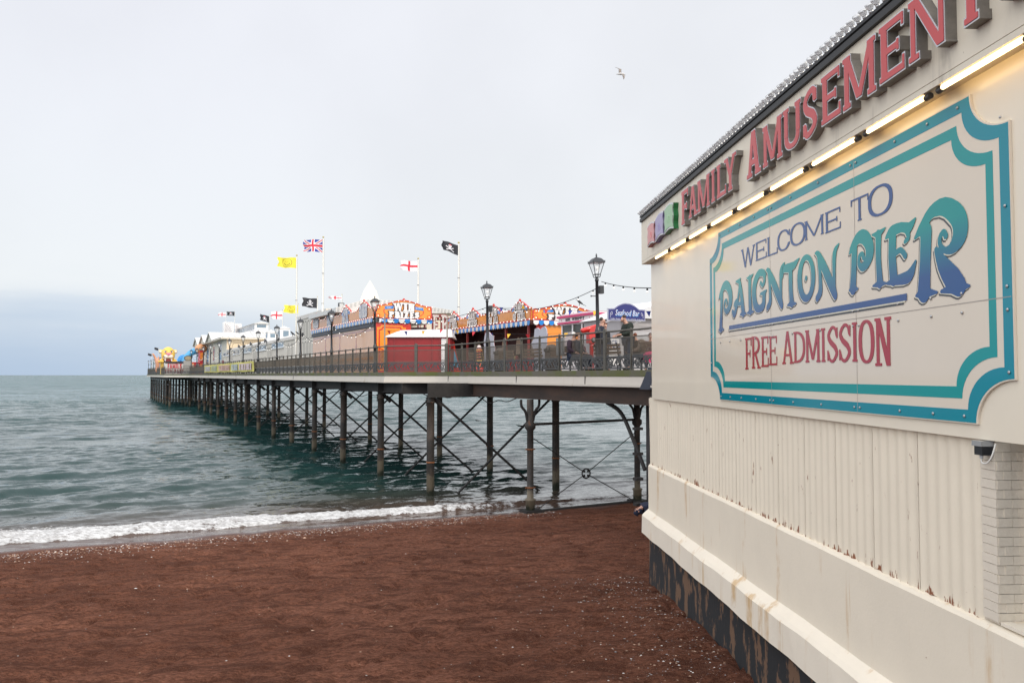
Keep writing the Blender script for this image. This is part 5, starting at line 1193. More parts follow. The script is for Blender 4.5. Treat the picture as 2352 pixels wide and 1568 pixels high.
for y0 in WY:
    for s_ in (0, 3.1):
        f_ = MB().box(-.05,.02,y0+s_,y0+s_+2.9,2.52,3.02).build('window', wfr, hall)
        for q in range(4): MB().box(-.058,-.051,y0+s_+.08+q*.7,y0+s_+.66+q*.7,2.6,2.95).build('pane', pane if (q+int(y0)) % 5 else mat('open_dark', (.02,.025,.04), .4), f_)
    MB().box(-.12,.0,y0-.1,y0+6.1,2.44,2.515).build('window_ledge', wfr, hall)
for k, y in enumerate((25., 34.4, 43.6)):
    o = thing('loudspeaker', 'dark round loudspeaker on the grey hall parapet, %s of three along the roof edge' % ['nearest','middle','farthest'][k], 'loudspeaker', PF(bH-.12,25.3+y,DECK+3.42), PROT, 'loudspeakers on the hall')
    MB().tube([(-.02,0,0),(-.22,0,.02)], [.07,.24], 10).build('horn', mat('speaker_grey', (.06,.06,.065), .5), o); MB().box(-.03,.04,-.05,.05,-.3,.0).build('bracket', blk, o)
fl = thing('floodlight', 'dark floodlight standing on the corner of the tall cream block', 'floodlight', PF(4.6,25.5,DECK+4.98), PROT)
MB().box(-.22,.22,-.12,.12,.18,.5).build('housing', blk, fl); MB().box(-.16,.16,-.13,-.121,.23,.45).build('lens', mat('lens', (.5,.5,.48), .1), fl); MB().box(-.03,.03,-.03,.03,0,.18).build('stem', blk, fl)
# ---- glazed roof turrets on the hall
for k, (px0, py0, px1, py1, lb) in enumerate(((1800,690,2010,550,'lower white roof turret with grey window, left of the pair on the hall roof'),(2110,600,2350,460,'taller white roof turret with grey window, right of the pair on the hall roof'))):
    b0, z0 = PB(*c6(px0,py0), 60); b1, z1 = PB(*c6(px1,py1), 60); w_ = (b1-b0)
    o = thing('roof_turret', lb, 'roof turret', PF(b0,60,DECK+3.9), PROT, 'roof turrets'); H = z1-DECK-3.9
    MB().box(0,w_,0,1.4,-.2,H).build('walls', white, o)
    MB().add([(-.1,-.1,H),(w_+.1,-.1,H),(w_+.1,1.5,H),(-.1,1.5,H),(w_/2,.7,H+.34)], [(0,1,4),(1,2,4),(2,3,4),(3,0,4),(3,2,1,0)]).build('roof', whroof, o)
    MB().box(w_*.3,w_*.88,-.02,-.003,H*.32,H*.82).build('window', pane, o)
    MB().box(-.02,-.003,.25,1.15,H*.32,H*.82).build('window', pane, o)
# ---- gabled hall at the head of the pier
gh = thing('gabled_hall', 'white hall with three side gables, hipped ribbed roof and raised window lantern', 'building', PF(bH,82,DECK), PROT); LG = 37.5
side = mat('hall_side', (.58,.56,.48), .65, var=.06, vs=.7); creamf = mat('cream_end', (.72,.58,.40), .5)
MB().box(0,8.2,0,LG,0,4.85).build('walls', side, gh)
MB().box(-.001,8.2,-.03,-.003,0,4.85).build('end_wall', creamf, gh)
em = MB()
for k in range(4):
    x0 = .7+k*1.9; em.prism([[(x0,.5),(x0+1.4,.5),(x0+1.4,4.0),(x0+1.1,4.35),(x0+.3,4.35),(x0,4.0)],[(x0+.06,.56),(x0+1.34,.56),(x0+1.34,3.98),(x0+1.08,4.29),(x0+.32,4.29),(x0+.06,3.98)]], -.05, -.031)
em.build('panel_moulding', mat('moulding_buff', (.40,.31,.2), .6), gh)
MB().box(-.9,9.2,-.9,LG+.5,4.853,5.05).build('eaves', mat('eaves_cream', (.66,.60,.50), .5), gh)
MB().hexa([(-.95,-.95,5.053),(9.3,-.95,5.053),(9.3,LG+.6,5.053),(-.95,LG+.6,5.053),(3.2,3.,6.12),(6.2,3.,6.12),(6.2,LG-2,6.12),(3.2,LG-2,6.12)]).build('roof', whroof, gh)
rb = MB()
for k in range(12):
    x = -.7+k*.85; t = min(1, max(0,(x+.95)/4.15)) if x < 3.2 else 1
    xt = min(max(x, 3.2), 6.2); rb.bar((x,-.95,5.075),(xt if abs(x-xt) < .1 else x+(3.2-x)*0 if x > 3.2 else x, -.95+3.95*min(1, (x+.95)/4.15 if x < 3.2 else (9.3-x)/3.1 if x > 6.2 else 1), 5.075+1.07*min(1, (x+.95)/4.15 if x < 3.2 else (9.3-x)/3.1 if x > 6.2 else 1)), .05, .04)
rb.build('roof_ribs', mat('rib_grey', (.42,.42,.40), .6), gh)
for k, y in enumerate((12., 22, 32)):
    g_ = MB().prism([(y-3.6,5.0),(y+3.6,5.0),(y,6.15)], -.9, 3.4, 'yz'); g_.build('side_gable', side, gh)
    r_ = MB()
    for s_ in (-1, 1): r_.hexa([(-1.15,y+s_*4.0,4.92),(3.4,y+s_*4.0,4.92),(3.4,y,6.22),(-1.15,y,6.22),(-1.15,y+s_*4.0,5.04),(3.4,y+s_*4.0,5.04),(3.4,y,6.36),(-1.15,y,6.36)])
    r_.build('gable_roof', whroof, gh)
b0 = PB(*c6(1480,290), 85)[0]-bH; b1 = PB(*c6(1815,300), 85)[0]-bH
MB().box(b0,b1,3.0,22,6.0,7.3).build('lantern_walls', white, gh); MB().prism([(b0-.25,7.3),(b1+.25,7.3),((b0+b1)/2,7.62)], 2.7, 22.3).build('lantern_roof', whroof, gh)
MB().box(b0+.3,b1-.3,2.98,2.997,6.72,7.16).build('window', pane, gh)
for k in range(11): MB().box(b0-.02,b0-.003,3.5+k*1.65,4.8+k*1.65,6.5,7.15).build('window', pane, gh)
for k in range(4):
    y = 5+k*8; f_ = MB().box(-.06,-.003,y,y+2.2,1.9,4.3).build('window', wfr, gh); MB().box(-.07,-.061,y+.15,y+1.0,2.05,4.2).build('pane', pane, f_); MB().box(-.07,-.061,y+1.15,y+2.05,2.05,4.2).build('pane', pane, f_)
sm_ = MB()
for k in range(26): slot(sm_, .6+k*1.42, .4, 1.75, .5)
sm_.build('panel_moulding', groove, gh)
MB().box(-.09,-.005,2.6,4.2,0,1.9).build('door', mat('door_crimson', (.18,.012,.02), .5), gh)
# ---- lattice towers with sunburst panels
for k, (x0, y0, x1, y1, lb) in enumerate(((710,580,960,300,'taller white sunburst panel tower, left of the pair on the far roof'),(1000,560,1165,330,'shorter white sunburst panel tower, right of the pair on the far roof'))):
    b0, z0 = PB(*c6(x0,y0), 100); b1, z1 = PB(*c6(x1,y1), 100); w_ = b1-b0; H = z1-10.2
    o = thing('panel_tower', lb, 'panel tower', PF(b0,100+k*.5,10.2), PROT, 'panel towers')
    fr = MB()
    for x in (0,w_-.08):
        for y in (0,1.4): fr.box(x,x+.08,y,y+.08,0,H)
    for z in (H*.48,H-.1): fr.box(0,w_,-.01,.07,z,z+.1); fr.box(0,w_,1.41,1.48,z,z+.1)
    fr.build('frame', white, o)
    for z0_, z1_ in ((.0,H*.48),(H*.48+.1,H-.1)):
        MB().box(.08,w_-.08,.03,.06,z0_,z1_).build('panel', mat('pale_panel2', (.62,.60,.58), .5), o)
        ry = MB()
        for q in range(6): t = PI/2*(q+.5)/6; ry.prism([(.1,z0_+.05),(.1+w_*.75*math.cos(t-.06),z0_+.05+(z1_-z0_)*.85*math.sin(t-.06)),(.1+w_*.75*math.cos(t+.06),z0_+.05+(z1_-z0_)*.85*math.sin(t+.06))], .015, .028)
        ry.build('sunburst', mat('burst_grey', (.35,.33,.35), .5) if (z0_ or k) else mat('burst_red', (.38,.12,.10), .5), o)
# ---- spired pavilion between the stalls with bulb lettering
aP = 17.0; bP0, zP0 = PB(*c2(590,570), aP); bPm, zPm = PB(*c2(960,465), aP); bP1, zP1 = PB(*c2(2110,615), aP)
sp2 = thing('spired_pavilion', 'cream pavilion with white ribbed roof and tall white spire behind the prize stall', 'building', PF(0,aP,DECK), PROT)
MB().box(6.1,bP1,0,7.5,0,zP1-DECK).build('walls', mat('cream_wall', (.68,.60,.47), .55), sp2)
rf_ = MB(); rl = [(bP0,zP0-DECK),(bPm,zPm-DECK),(PB(*c2(1270,465), aP)[0],zPm-DECK),(bP1+.2,zP1-DECK)]
rf_.prism([(rl[0][0],rl[0][1]-.3)]+rl+[(bP1+.2,rl[3][1]-.12),(6.0,rl[3][1]-.3)], -.35, 7.8); rf_.build('roof', whroof, sp2)
cg = MB()
for (xa,za),(xb,zb) in zip(rl[:-1], rl[1:]):
    n_ = max(3, int((xb-xa)/.26))
    for q in range(n_): x = xa+(xb-xa)*(q+.5)/n_; z = za+(zb-za)*(q+.5)/n_; cg.hexa([(x-.05,-.37,z-.26),(x+.07,-.37,z-.26),(x+.07,-.351,z-.26),(x-.05,-.351,z-.26),(x-.02,-.37,z-.03),(x+.10,-.37,z-.03),(x+.10,-.351,z-.03),(x-.02,-.351,z-.03)])
cg.build('roof_corrugation', mat('rib_grey', (.42,.42,.40)), sp2)
bs0, zs0 = PB(*c2(975,465), aP); bs1 = PB(*c2(1230,465), aP)[0]; bt, zt = PB(*c2(1098,205), aP); hw = (bs1-bs0)/2/1.15; cxs = (bs0+bs1)/2
spv = []; 
for r_, z in ((1.0,zs0-DECK-.5),(.98,zs0-DECK),(.62,zs0-DECK+.75),(.03,zt-DECK)):
    spv += [(cxs+hw*r_*math.cos(t)*1.15, .6+hw*1.15+hw*r_*math.sin(t)*1.15, z) for t in (R(250),R(340),R(70),R(160))]
MB().add(spv, [(i*4+k,i*4+(k+1)%4,(i+1)*4+(k+1)%4,(i+1)*4+k) for i in range(3) for k in range(4)]+[(12,13,14,15),(3,2,1,0)]).build('spire', mat('spire_cream', (.74,.70,.60), .5), sp2)
# bulb letters
aB = 12.6
for ch, px0, px1 in (('P',1010,1140),('I',1150,1230),('E',1440,1620),('R',1640,1835)):
    if ch in 'PI': px0 += 90; px1 += 110
    b0, zt = PB(*c5(px0,445), aB); b1, zb = PB(*c5(px1,800), aB); H = zt-zb+.35
    o = thing('bulb_letter', 'large red edged bulb letter %s standing behind the prize stall' % ch, 'sign letter', PF(b0,aB,zb-.35), PROT, 'bulb letters behind the stall'); wd = (b1-b0)/H
    e_ = MB(); f_ = MB(); kw = dict(w=wd, s=wd*.36, h=.16, k=.14, e=.05)
    for lp in trace(glyph(ch, **kw), 0, wd, 0, 1, .02): e_.prism([[(p[0]*H,p[1]*H) for p in l] for l in lp], 0, .22)
    for lp in trace(glyph(ch, **kw), 0, wd, 0, 1, .02, -.03): f_.prism([[(p[0]*H,p[1]*H) for p in l] for l in lp], -.012, -.002)
    e_.build('return', mar, o); f_.build('face', mat('bulb_face', (.62,.58,.54), .5, col2=(.42,.38,.35), vs=16, thr=(.45,.6)), o)
    for x_ in (.12*H, ): MB().box(x_,x_+.1,.23,.3,-(zb-.35-DECK),H*.8).build('support', white, o)
# ================================================================ flags
fwhite = mat('flag_white', (.74,.72,.72), .7); fred = mat('flag_red', (.60,.025,.045), .7); fblue = mat('flag_blue', (.03,.035,.28), .7); fblack = mat('flag_black', (.022,.022,.026), .7); fyel = mat('flag_yellow', (.80,.68,.05), .7); fink = mat('flag_ink', (.20,.17,.03), .7); fgreen = mat('flag_green', (.04,.12,.05), .7)
def f_union(u, v):
    x, y = u*2-1, (v*2-1)
    if abs(x) < .09 or abs(y) < .16: return 1
    if abs(x) < .17 or abs(y) < .28: return 0
    d = min(abs(y-x), abs(y+x))
    if d < .09: return 1
    return 0 if d < .27 else 2
def f_george(u, v): return 1 if abs(u-.52) < .065 or abs(v-.5) < .10 else 0
def f_skull(red=False):
    def f(u, v):
        x, y = (u-.5)*1.55, v-.5
        if math.hypot(x, (y+.17)*.95) < .15 or (abs(x) < .075 and -.12 < y < .06):
            if math.hypot(abs(x)-.055, y+.16) < .035 or (abs(x) < .02 and -.1 < y < -.06): return 3
            return 1 if red and y < -.23 else 0
        for s_ in (-1, 1):
            d = abs((y-.14)-s_*x*.55)*.87
            if d < (.036) and abs(x) < .30: return 0
            if math.hypot(abs(x)-.29, abs(y-.14)-.16) < .055: return 0
        return 3
    return f
def f_smile(u, v):
    x, y = (u-.52)*1.5, v-.5; r = math.hypot(x, y)
    if abs(r-.40) < .022 or (abs(r-.24) < .028 and y > .04) or (math.hypot(abs(x)-.09, (y+.14)*.7) < .034): return 5
    return 4
FM = [fwhite, fred, fblue, fblack, fyel, fink, fgreen]
def flag(label, P, L, H, fn, droop=.1, ang=0, wv=.06, shear=0., cols=(50, 32), group='flags over the pier'):
    nu, nv = cols; vs = []; fs = []; mi = []; ph = random.uniform(0, 6); d = Vector((-math.cos(ang), math.sin(ang), 0)); pn = Vector((d.y, -d.x, 0))
    for i in range(nu+1):
        for j in range(nv+1):
            u, v = i/nu, j/nv; k = u**.8
            w_ = wv*L*k*(math.sin(u*9+ph+v*1.5)+.5*math.sin(u*17+ph*2-v*2)); z = -v*H*(1-.12*u)-droop*H*u**1.4+.05*H*k*math.sin(u*8+ph)+shear*u*L
            x = u*L*(.97+.03*math.cos(v*6+ph))
            if u > .9: x += .02*L*math.sin(v*9+ph)
            p = d*(x+.03)+pn*w_+Vector((0,0,z)); vs.append(tuple(p))
    for i in range(nu):
        for j in range(nv): fs.append((i*(nv+1)+j, (i+1)*(nv+1)+j, (i+1)*(nv+1)+j+1, i*(nv+1)+j+1)); mi.append(fn((i+.5)/nu, (j+.5)/nv))
    me = bpy.data.meshes.new('flag'); me.from_pydata(vs, [], fs); used = sorted(set(mi)); [me.materials.append(FM[q]) for q in used]
    me.polygons.foreach_set('material_index', [used.index(q) for q in mi]); me.polygons.foreach_set('use_smooth', [True]*len(fs)); me.update()
    return tag(link('flag', me, None, P), label, 'flag', group)
polem = mat('pole_white', (.70,.68,.62), .35)
def pole(label, P, z0, r=.05, group='flagpoles on the pier'):
    o = thing('flagpole', label, 'flagpole', (P.x, P.y, z0), 0, group); h = P.z-z0+.12
    MB().tube([(0,0,0),(0,0,h*.45),(0,0,h)], [r*1.35,r*1.1,r*.8], 10).build('pole', polem, o); MB().ball((0,0,h+r), r*1.3, 8, 6).build('finial', mat('finial_gold', (.4,.32,.12), .4), o)
    MB().tube([(r*1.5,0,.8),(r*1.3,.01,h*.5),(r*1.2,0,h-.05)], .008, 4).build('halyard', mat('halyard', (.35,.33,.3), .8), o)
    if h > 4:
        for q in (.3,.62): MB().lathe([(r*1.4,h*q),(r*1.5,h*q),(r*1.5,h*q+.05),(r*1.4,h*q+.05)], n=10).build('clamp', mat('clamp_grey', (.3,.3,.3), .4), o)
def fl_at(uv, a=None, b=None):
    if a is None: a, z = PA(*uv, b)
    else: b, z = PB(*uv, a)
    return PF(b, a, z)
def px(n, P): return n*P.y/FL
K9 = 4.75*KK; K10 = 5.228*KK; K2 = 3.136*KK; K6 = 6.1895*KK; K7 = 7.84*KK
P = fl_at(c9(1012,135), a=24); pole('tall white flagpole behind the tan stall, flying the union flag', P, DECK+3.1, .06); flag('red white and blue union flag on the tallest pole', P, px(405/K9,P), px(245/K9,P), f_union, .0, .15, .05, .02, (72,44))
P = fl_at(c9(508,475), b=2.4); pole('white flagpole on the walk before the grey hall, flying a yellow flag', P, DECK, .06); flag('large yellow smiling face flag on the tall left pole', P, px(370/K9,P), px(205/K9,P), f_smile, -.02, .1, .05, 0, (72,44))
P = fl_at(c10(590,598), a=14); pole('white flagpole behind the orange end board, flying a red cross flag', P, DECK+3, .05); flag('white flag with red cross above the orange end board', P, px(375/K10,P), px(225/K10,P), f_george, -.08, .1, .05, .0, (60,40))
P = fl_at(c10(1437,270), a=12); pole('white flagpole behind the games boards, flying a black pirate flag', P, DECK+2.5, .055); flag('black pirate flag with red bandana on the right hand pole', P, px(370/K10,P), px(215/K10,P), f_skull(True), -.05, .25, .05, .32, (72,44))
P = fl_at(c2(375,450), b=4.2); pole('short thin pole on the tall hall block, flying a black skull flag', P, DECK+4.9, .03); flag('black skull and crossbones flag over the tall hall block', P, px(190/K2,P), px(125/K2,P), f_skull(), -.05, .1, .04, .02, (60,40))
P = fl_at(c2(135,535), b=4.4); pole('short thin pole behind the tall yellow flag pole on the hall', P, DECK+4.0, .03); flag('small yellow smiling face flag low behind the tall left pole', P, px(180/K2,P), px(105/K2,P), f_smile, .0, .1, .06)
P = fl_at(c2(683,425), a=26); pole('short thin pole above the white ribbed roof', P, DECK+4, .03); flag('limp white and red flag over the white ribbed roof', P, px(170/K2,P), px(42/K2,P), f_george, -.25, .1, .09)
P = fl_at(c6(2168,28), a=62); pole('thin pole behind the roof turrets on the grey hall', P, DECK+3.8, .03); flag('white flag with red cross over the roof turrets', P, px(300/K6,P), px(205/K6,P), f_george, .05, .1, .05)
P = fl_at(c6(1842,150), a=64); pole('thin pole beside the raised window lantern', P, DECK+3.8, .03); flag('black pirate flag with red bandana in front of the window lantern', P, px(255/K6,P), px(165/K6,P), f_skull(True), -.12, .2, .05, .16)
P = fl_at(c6(768,55), a=101); pole('thin far pole on the taller sunburst tower', P, 13.5, .025); flag('tiny far white flag with red cross over the sunburst towers', P, px(200/K6,P), px(110/K6,P), f_george, .05, .1, .04)
P = fl_at(c6(985,40), a=101); pole('thin far pole on the shorter sunburst tower', P, 13.2, .025); flag('tiny far black pirate flag over the sunburst towers', P, px(205/K6,P), px(105/K6,P), f_skull(True), -.03, .1, .04)
for uv, b_, lb in ((c7(500,405), -2.6, 'nearer'), (c7(292,590), -2.8, 'farther')):
    P = fl_at(uv, b=b_); pole('thin dark topped pole at the pier head, the %s of two' % lb, P, DECK, .03, 'poles at the pier head'); flag('tiny dark flag on the %s pier head pole' % lb, P, .8, .5, lambda u, v: 3, -.3, .1, .1, 0, (10,8))

# ================================================================ people
def skin(name, V, E, Rr, m, parent, sub=1):
    me = bpy.data.meshes.new(name); me.from_pydata([tuple(v) for v in V], E, []); o = bpy.data.objects.new(name, me); COL.objects.link(o)
    md = o.modifiers.new('skin', 'SKIN'); md.use_smooth_shade = True
    for i, r in enumerate(Rr): me.skin_vertices[0].data[i].radius = (r, r) if not hasattr(r, '__len__') else r
    me.skin_vertices[0].data[0].use_root = True
    if sub: s_ = o.modifiers.new('sub', 'SUBSURF'); s_.levels = sub; s_.render_levels = sub
    bpy.context.view_layer.update(); dg = bpy.context.evaluated_depsgraph_get(); m2 = bpy.data.meshes.new_from_object(o.evaluated_get(dg)); bpy.data.objects.remove(o)
    m2.materials.clear(); m2.materials.append(m); m2.polygons.foreach_set('use_smooth', [True]*len(m2.polygons)); return link(name, m2, parent)
STAND = dict(pel=(0,0,.96), wa=(0,.0,1.12), ch=(0,-.01,1.33), nk=(0,0,1.48), hb=(0,.02,1.57), hd=(0,.035,1.66), ht=(0,.01,1.75),
    sL=(-.19,0,1.42), eL=(-.25,-.03,1.13), wL=(-.24,.10,.90), sR=(.19,0,1.42), eR=(.25,-.03,1.13), wR=(.24,.10,.90),
    hL=(-.10,0,.92), kL=(-.11,.02,.50), aL=(-.11,-.03,.09), tL=(-.12,.14,.04), hR=(.10,0,.92), kR=(.11,.02,.50), aR=(.11,-.03,.09), tR=(.12,.14,.04))
def person(label, P, yaw, top, legs, hair, pose=None, sk=(.50,.28,.20), hairlen=.0, sc=1., jr=1., shades=False):
    J = {k: Vector(v) for k, v in dict(STAND, **(pose or {})).items()}; o = thing('person', label, 'person', P, yaw, 'people on the pier'); o.scale = (sc,)*3
    skm = mat('skin_%.2f' % sk[0], sk, .55)
    n = []; E = []; Rr = []
    def add(p, r, fr=None):
        n.append(Vector(p)); Rr.append(r)
        if fr is not None: E.append((fr, len(n)-1))
        return len(n)-1
    p0 = add(J['pel'], .13); w_ = add(J['wa'], (.125,.10), p0); c_ = add(J['ch'], (.15,.115), w_); k_ = add(J['nk'], .058, c_); hb = add(J['hb'], .062, k_); hd = add(J['hd'], (.078,.092), hb); ht = add(J['ht'], .062, hd)
    fw = (J['hd']-J['hb']).cross(Vector((1,0,0))); fw = fw.normalized() if fw.length > 1e-4 else Vector((0,1,0))
    if fw.dot(J['hd']-J['nk']+Vector((0,.3,0))) < 0: fw = -fw
    add(J['hd']+fw*.105-(J['ht']-J['hd']).normalized()*.015, .016, hd); add(J['hb']+fw*.06, .038, hb)
    for s_ in 'LR':
        a_ = add(J['s'+s_], .062, c_); e_ = add(J['e'+s_], .044, a_); q = add(J['w'+s_], .030, e_)
        d = (J['w'+s_]-J['e'+s_]).normalized(); x = d.orthogonal().normalized(); pm_ = add(J['w'+s_]+d*.07, (.036,.022), q)
        for f_ in range(4): t = (f_-1.5)*.021; f1 = add(J['w'+s_]+d*.125+x*t, .0095, pm_); add(J['w'+s_]+d*(.165-.01*abs(f_-1.2))+x*t*1.1+d.cross(x)*.015, .008, f1)
        t1 = add(J['w'+s_]+d*.05+x*.045, .011, q); add(J['w'+s_]+d*.09+x*.062, .009, t1)
        h_ = add(J['h'+s_], .085, p0); kk = add(J['k'+s_], .06, h_); aa = add(J['a'+s_], .042, kk); add(J['t'+s_], .035, aa)
    skin('body', n, E, Rr, skm, o)
    V = [J['pel']-Vector((0,0,.03)), J['wa'], J['ch'], J['nk']-(J['nk']-J['ch'])*.22]; Ed = [(0,1),(1,2),(2,3)]; Rj = [(.175*jr,.145*jr),(.165*jr,.14*jr),(.195*jr,.155*jr),.085]
    for s_ in 'LR':
        i = len(V); V += [J['s'+s_], J['e'+s_], J['w'+s_]+(J['e'+s_]-J['w'+s_])*.08]; Ed += [(2,i),(i,i+1),(i+1,i+2)]; Rj += [.092*jr,.068*jr,.050*jr]
    skin('jacket', V, Ed, Rj, top, o)
    V = [J['pel']]; Ed = []; Rj = [.15]
    for s_ in 'LR':
        i = len(V); V += [J['h'+s_], J['k'+s_], J['a'+s_]]; Ed += [(0,i),(i,i+1),(i+1,i+2)]; Rj += [.105,.08,.065]
    skin('trousers', V, Ed, Rj, legs, o)
    for s_ in 'LR': skin('shoe', [J['a'+s_]-Vector((0,0,.03)), J['t'+s_]], [(0,1)], [.052,.045], mat('shoe_black', (.02,.02,.02), .5), o)
    ax = (J['ht']-J['hd']).normalized()
    for s_ in (-1,1):
        e_ = MB(); e_.ball(J['hd']+fw*.088+Vector((s_*.032,0,0))+ax*.012, .012, 8, 6); e_.build('eye', mat('eye_dark', (.03,.02,.02), .2), o)
    MB().tube([J['hb']+fw*.090+Vector((-.025,0,0))+ax*.02, J['hb']+fw*.096+ax*.018, J['hb']+fw*.090+Vector((.025,0,0))+ax*.02], .006, 5).build('mouth', mat('lip', (.35,.12,.10), .5), o)
    for s_ in (-1,1): MB().ball(J['hd']+Vector((s_*.085,0,0))-ax*.01, .026, 8, 6, (.4,.8,1.2)).build('ear', skm, o)
    if shades: MB().box(-.07,.07,-.01,.01,-.015,.02).build('sunglasses', mat('shade_black', (.01,.01,.01), .2), o, J['hd']+fw*.098+ax*.012)
    if hair:
        hv = [J['hd']-fw*.03+ax*.0, J['hd']-fw*.02+ax*.055, J['ht']-fw*.005+ax*.0, J['ht']+fw*.045-ax*.035]; he = [(0,1),(1,2),(2,3)]; hr = [(.092,.085),(.098,.095),(.085,.09),.05]
        if hairlen: hv += [J['hb']-fw*.045, J['hb']-fw*.05-ax*hairlen]; he += [(0,4),(4,5)]; hr += [(.095,.06),.065]
        skin('hair', hv, he, hr, hair, o)
    return o
def stand(uv, h):
    u, v = uv; k = (861-v)/FL; Y = (h+.15)/k; r = ray(u, v); return Vector((float(r[0]/r[1]*Y), Y, DECK))
navyj = mat('jacket_navy', (.012,.016,.030), .8, bump=.2, bs=20); blackj = mat('coat_black', (.010,.011,.014), .7, bump=.2, bs=20); greenj = mat('jacket_dark_green', (.012,.018,.012), .85, bump=.2, bs=20); purp = mat('coat_plum', (.030,.014,.024), .85); tweed = mat('coat_tweed', (.12,.085,.06), .9, var=.4, vs=30); jean = mat('jeans_dark', (.02,.028,.05), .85); teal = mat('trousers_teal', (.01,.085,.065), .8)
hbr = mat('hair_brown', (.035,.018,.010), .7); hgr = mat('hair_white', (.60,.58,.54), .7); hred = mat('hair_auburn', (.16,.045,.015), .7)
FACE = lambda dx, dy: math.atan2(dy, dx)-PI/2
person('person with short brown hair in dark navy jacket, behind the nearest lamp post', stand(c8(890,462), 1.76), FACE(1,-.15), navyj, jean, hbr, dict(hd=(0,.04,1.66)), jr=1.15)
person('person in long black coat with shoulder length auburn hair, beside the navy jacket', stand(c8(945,590), 1.60), FACE(.6,-.8), blackj, jean, hred, None, sc=.93, hairlen=.14, jr=1.1)
person('person in dark green jacket with head bowed at the railing below the seafood sign', stand(c8(1420,425), 1.70), FACE(-1,-.35), greenj, jean, hbr,
       dict(nk=(0,.05,1.47), hb=(0,.11,1.55), hd=(0,.16,1.61), ht=(0,.15,1.70), wL=(-.14,.34,1.10), eL=(-.25,.08,1.15), wR=(.14,.34,1.08), eR=(.25,.08,1.15)), jr=1.12)
SIT = dict(pel=(0,0,.50), wa=(0,.0,.66), ch=(0,.02,.88), nk=(0,.04,1.04), hb=(0,.07,1.12), hd=(0,.09,1.20), ht=(0,.07,1.29), sL=(-.18,.02,.98), eL=(-.24,.06,.72), wL=(-.14,.28,.60), sR=(.18,.02,.98), eR=(.24,.06,.72), wR=(.14,.28,.60),
    hL=(-.10,.03,.48), kL=(-.11,.45,.50), aL=(-.11,.43,.09), tL=(-.12,.60,.04), hR=(.10,.03,.48), kR=(.11,.45,.50), aR=(.11,.43,.09), tR=(.12,.60,.04))
person('seated person with white hair and sunglasses in plum coat, beside the red telescope', stand(c8(300,757), 1.31), FACE(.75,-.65), purp, jean, hgr, SIT, shades=True, jr=1.15)
person('seated bald person behind the white haired one on the bench', stand(c8(372,742), 1.31)+Vector((.1,.55,0)), FACE(.8,-.4), navyj, jean, None, SIT, sk=(.55,.33,.25))
person('seated person in brown tweed coat with auburn hair leaning forward at the pavilion corner', stand(c8(1735,790), 1.14), FACE(-1,-.3), tweed, jean, hred,
       dict(SIT, ch=(0,.14,.80), nk=(0,.24,.93), hb=(0,.29,.99), hd=(0,.33,1.06), ht=(0,.30,1.14), sL=(-.18,.16,.88), sR=(.18,.16,.88), eL=(-.24,.26,.64), eR=(.24,.26,.64), wL=(-.12,.46,.60), wR=(.12,.46,.60)), jr=1.3)
person('seated person in dark maroon coat half hidden by the pavilion corner', stand(c8(1890,800), 1.20), FACE(-.3,-1), mat('coat_maroon', (.07,.012,.014), .8), jean, hbr, SIT, sc=.95)
gz = float(sand_z(np.array([-16.4]), 0)[0])
bp_ = Vector((4.27, 24.5, .30))
person('person bending over on the sand under the pier in navy top and teal trousers', bp_, FACE(-1,-.2), mat('top_navy', (.010,.014,.035), .85), teal, mat('top_navy', (.010,.014,.035), .85),
       dict(pel=(0,-.02,.84), wa=(0,.10,.94), ch=(0,.30,.95), nk=(0,.44,.88), hb=(0,.50,.83), hd=(0,.57,.78), ht=(0,.65,.74), sL=(-.18,.36,.92), sR=(.18,.36,.92), eL=(-.20,.30,.68), eR=(.20,.30,.68), wL=(-.12,.20,.50), wR=(.12,.20,.50), hL=(-.10,-.02,.82), hR=(.10,-.02,.82), kL=(-.11,.05,.44), kR=(.11,.05,.44)), jr=1.15, hairlen=.10)
bent = [x for x in COL.objects if x.type == 'EMPTY' and x.get('category') == 'person'][-1]
for ch_ in bent.children:
    if ch_.name.startswith('hair'): ch_.name = 'hood'; ch_.data.materials[0] = mat('top_navy', (.010,.014,.035)); ch_.scale = (1.0,1.0,1.0)
for uv, s_, lb in ((c8(1540,925), .17, 'bright pink bag standing beside the person bowing at the railing'), (c8(1845,1030), .16, 'bright pink bag resting below the tweed coat')):
    q = stand(uv, .95 if s_ > .165 else .72); o = thing('bag', lb, 'bag', q+Vector((0,0,.42 if s_ > .165 else .22)), .3, 'pink bags')
    MB().prism([(-s_,0),(s_,0),(s_*.85,s_*1.7),(s_*.4,s_*2.1),(-s_*.5,s_*1.95),(-s_*.9,s_*1.5)], -.08, .08).build('body', mat('bag_pink', (.60,.03,.13), .6, bump=.3, bs=12), o)
    MB().tube(smooth_path([(-s_*.5,0,s_*1.9),(-s_*.3,0,s_*2.7),(s_*.2,0,s_*2.7),(s_*.4,0,s_*2.0)],5), .012, 6).build('strap', mat('strap_dark', (.05,.02,.03), .6), o)
    MB().prism([(-.17-s_,-.44 if s_ > .165 else -.24),(.17+s_,-.44 if s_ > .165 else -.24),(.17+s_,-.40 if s_ > .165 else -.2),(-.17-s_,-.40 if s_ > .165 else -.2)], -.2, .2)
